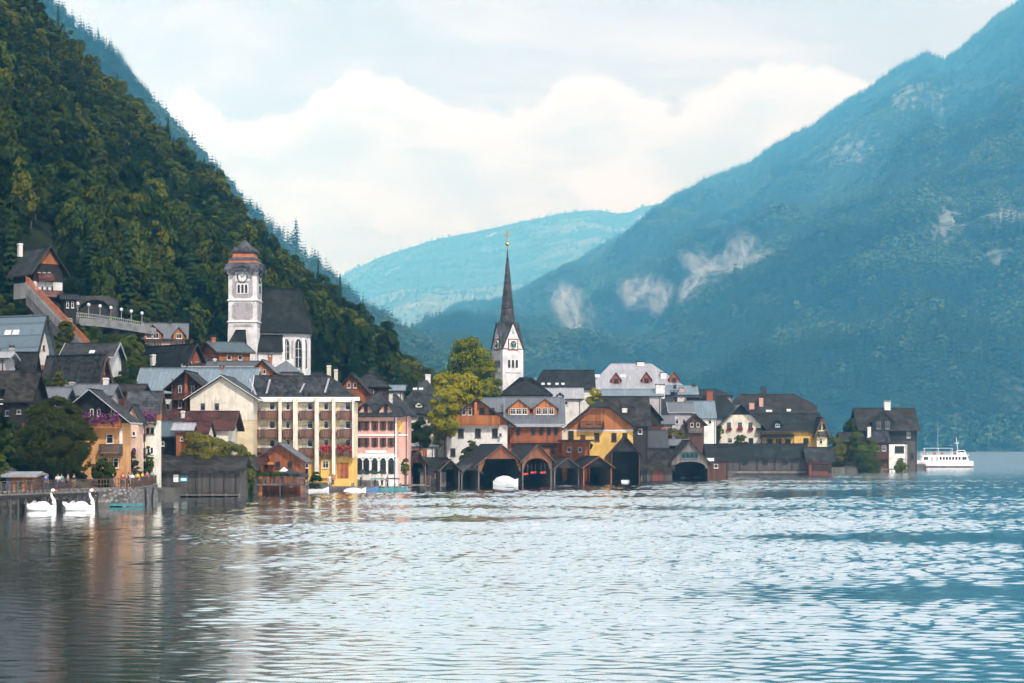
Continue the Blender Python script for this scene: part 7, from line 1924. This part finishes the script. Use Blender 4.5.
big_tree('golden_tree', 'thin yellow-green tree between the hip roofed house and the white chalet', 437, 372, 398, 452, 18, 'leaf_gold', 14, 16, 2600, .18, shape='tall')
big_tree('dark_tree', 'dark bushy tree between the pink guesthouse and the hip roofed house', 420, 352, 418, 450, 27, 'leaf_dark', 4, 24, 4500, .18)
big_tree('round_bush', 'big yellowish round bush behind the long black boathouse', 203, 281, 431, 466, 50, 'bush_yellow', 5, 40, 8000, .14, trunk=False, cat='bush'); big_tree('round_bush', 'yellowish bush in front of the cream hotel wing', 232, 283, 434, 466, 44, 'bush_yellow', 6, 34, 7000, .14, trunk=False, cat='bush')
big_tree('bush', 'small olive bush growing on the low roofs left of the amber gable', 60, 274, 368, 386, 22, 'leaf_olive', 7, 16, 2400, .14, trunk=False, cat='bush')
big_tree('tree', 'olive tree behind the upper shingle roofs below the stairs', 66, 322, 318, 346, 18, 'leaf_olive', 8, 16, 2500, .16)
big_tree('tree', 'leafy tree right of the stairs beside the viaduct', 96, 330, 336, 366, 16, 'leaf_olive', 9, 14, 2200, .16); big_tree('tree', 'green tree below the viaduct left of the orange chalet', 122, 345, 336, 360, 22, 'leaf_green', 10, 18, 2600, .16)
big_tree('tree', 'small yellow-green tree beside the narrow lilac wall', 675, 440, 428, 452, 24, 'bush_yellow', 11, 16, 2600, .17); big_tree('tree', 'olive tree between the sloping metal roof and the cream gable house', 714, 470, 417, 446, 24, 'leaf_olive', 13, 18, 2800, .2)
big_tree('tree', 'low green tree in front of the cream gable house', 741, 484, 433, 452, 14, 'leaf_green', 15, 12, 1600, .18)
big_tree('tree', 'round yellow-green tree right of the yellow house', 838, 530, 428, 470, 30, 'bush_yellow', 16, 26, 4200, .22); big_tree('tree', 'dark green tree standing before the black timber house porch', 862, 526, 430, 471, 32, 'leaf_green', 17, 28, 5000, .22)
big_tree('tree', 'dark tree rising behind the others left of the black timber house', 852, 548, 415, 450, 20, 'leaf_dark', 18, 18, 3000, .24); big_tree('bush', 'low bush on the shore below the black timber house', 902, 529, 458, 470, 16, 'leaf_green', 19, 10, 1300, .18, trunk=False, cat='bush')
big_tree('bush', 'dark shoreline bush below the dark green tree at the right', 868, 524, 455, 472, 26, 'leaf_dark', 20, 14, 2200, .2, trunk=False, cat='bush'); big_tree('bush', 'flowering bush behind the ochre house terrace', 104, 240, 456, 478, 22, 'leaf_olive', 21, 16, 2600, .13, trunk=False, cat='bush')
big_tree('bush', 'overhanging dark shrub at the left edge beside the orange hut', 0, 222, 448, 500, 20, 'leaf_green', 22, 20, 4000, .12, trunk=False, cat='bush'); big_tree('bush', 'dark bush filling the garden left of the round tree', 8, 238, 440, 478, 30, 'leaf_dark', 23, 26, 5000, .13, trunk=False, cat='bush')
big_tree('bush', 'shrub with pale blossoms above the lean-to beside the white chalet', 471, 360, 438, 458, 20, 'leaf_olive', 24, 14, 2000, .15, trunk=False, cat='bush'); big_tree('bush', 'tiny dark bush beside the terrace of the yellow house', 573, 372, 441, 451, 8, 'leaf_green', 25, 6, 700, .14, trunk=False, cat='bush', base=5.6)
big_tree('bush', 'round dark bush on the terrace right of the tiny one', 588, 372, 440, 451, 9, 'leaf_dark', 26, 6, 800, .14, trunk=False, cat='bush', base=5.6); big_tree('bush', 'orange-green shrub on the roof terrace before the big pale roof', 594, 404, 386, 398, 16, 'leaf_gold', 27, 10, 1400, .2, trunk=False, cat='bush', base=12)
big_tree('creeper', 'tall green creeper climbing the cream house beside the promenade', 149.5, 255, 440, 478, 8, 'leaf_green', 28, 12, 1800, .12, trunk=False, cat='climbing plant', base=2); big_tree('bush', 'potted shrub hanging over the quay beside the flower fence', 250, 283, 474, 490, 8, 'leaf_green', 29, 8, 900, .13, trunk=False, cat='bush')
big_tree('tree', 'leafy palm-like shrub in front of the guesthouse side wing', 405, 322, 455, 478, 8, 'bush_yellow', 30, 8, 1000, .15)
big_tree('bush', 'clump of shore bushes left of the hotel landing stage', 316, 300, 470, 486, 14, 'leaf_green', 31, 10, 1500, .14, trunk=False, cat='bush')
for i_, (a_, b0_, c_, w_) in enumerate([(34, 310, 345, 24), (48, 326, 350, 22), (62, 338, 352, 14), (84, 322, 344, 14)]):
    big_tree('bush', ['olive bush under the upper flight of the red stairs', 'olive bush under the middle of the red stairs', 'small bush at the foot of the red stairs', 'leafy bush right of the red stairs below the annex'][i_], a_, [328, 320, 316, 330][i_], b0_, c_, w_, 'leaf_olive', 60+i_, 16, 2400, .15, trunk=False, cat='bush')
# ground cover between the upper houses
gp = []; gs = []; gk = []
rg = random.Random(9)
for _ in range(2600):
    px = rg.uniform(-60, 440); d = rg.uniform(14, lerp_tab(hill_foot_d, px)+4); D = land_D(px)+d; X = (px-512)*D/F
    gp.append((X, D, ground(X, D)-.3)); gs.append(rg.uniform(1.4, 4.2)*(1.5 if d > 110 else 1)); gk.append(rg.choice([0, 1, 2, 3, 4, 5]))
scatter('undergrowth', gp, gs, gk, RES[:6], 'shrubs and undergrowth covering the slope between the houses', 'undergrowth', 12)
gp = []; gs = []; gk = []
for _ in range(500):
    px = rg.uniform(560, 830); d = rg.uniform(20, 90); D = land_D(px)+d; X = (px-512)*D/F
    gp.append((X, D, ground(X, D)-.3)); gs.append(rg.uniform(1.4, 3)); gk.append(rg.choice([0, 1, 2, 3, 4, 5]))
scatter('garden_greenery', gp, gs, gk, RES[:6], 'garden greenery between the houses on the flat ground', 'undergrowth', 13)
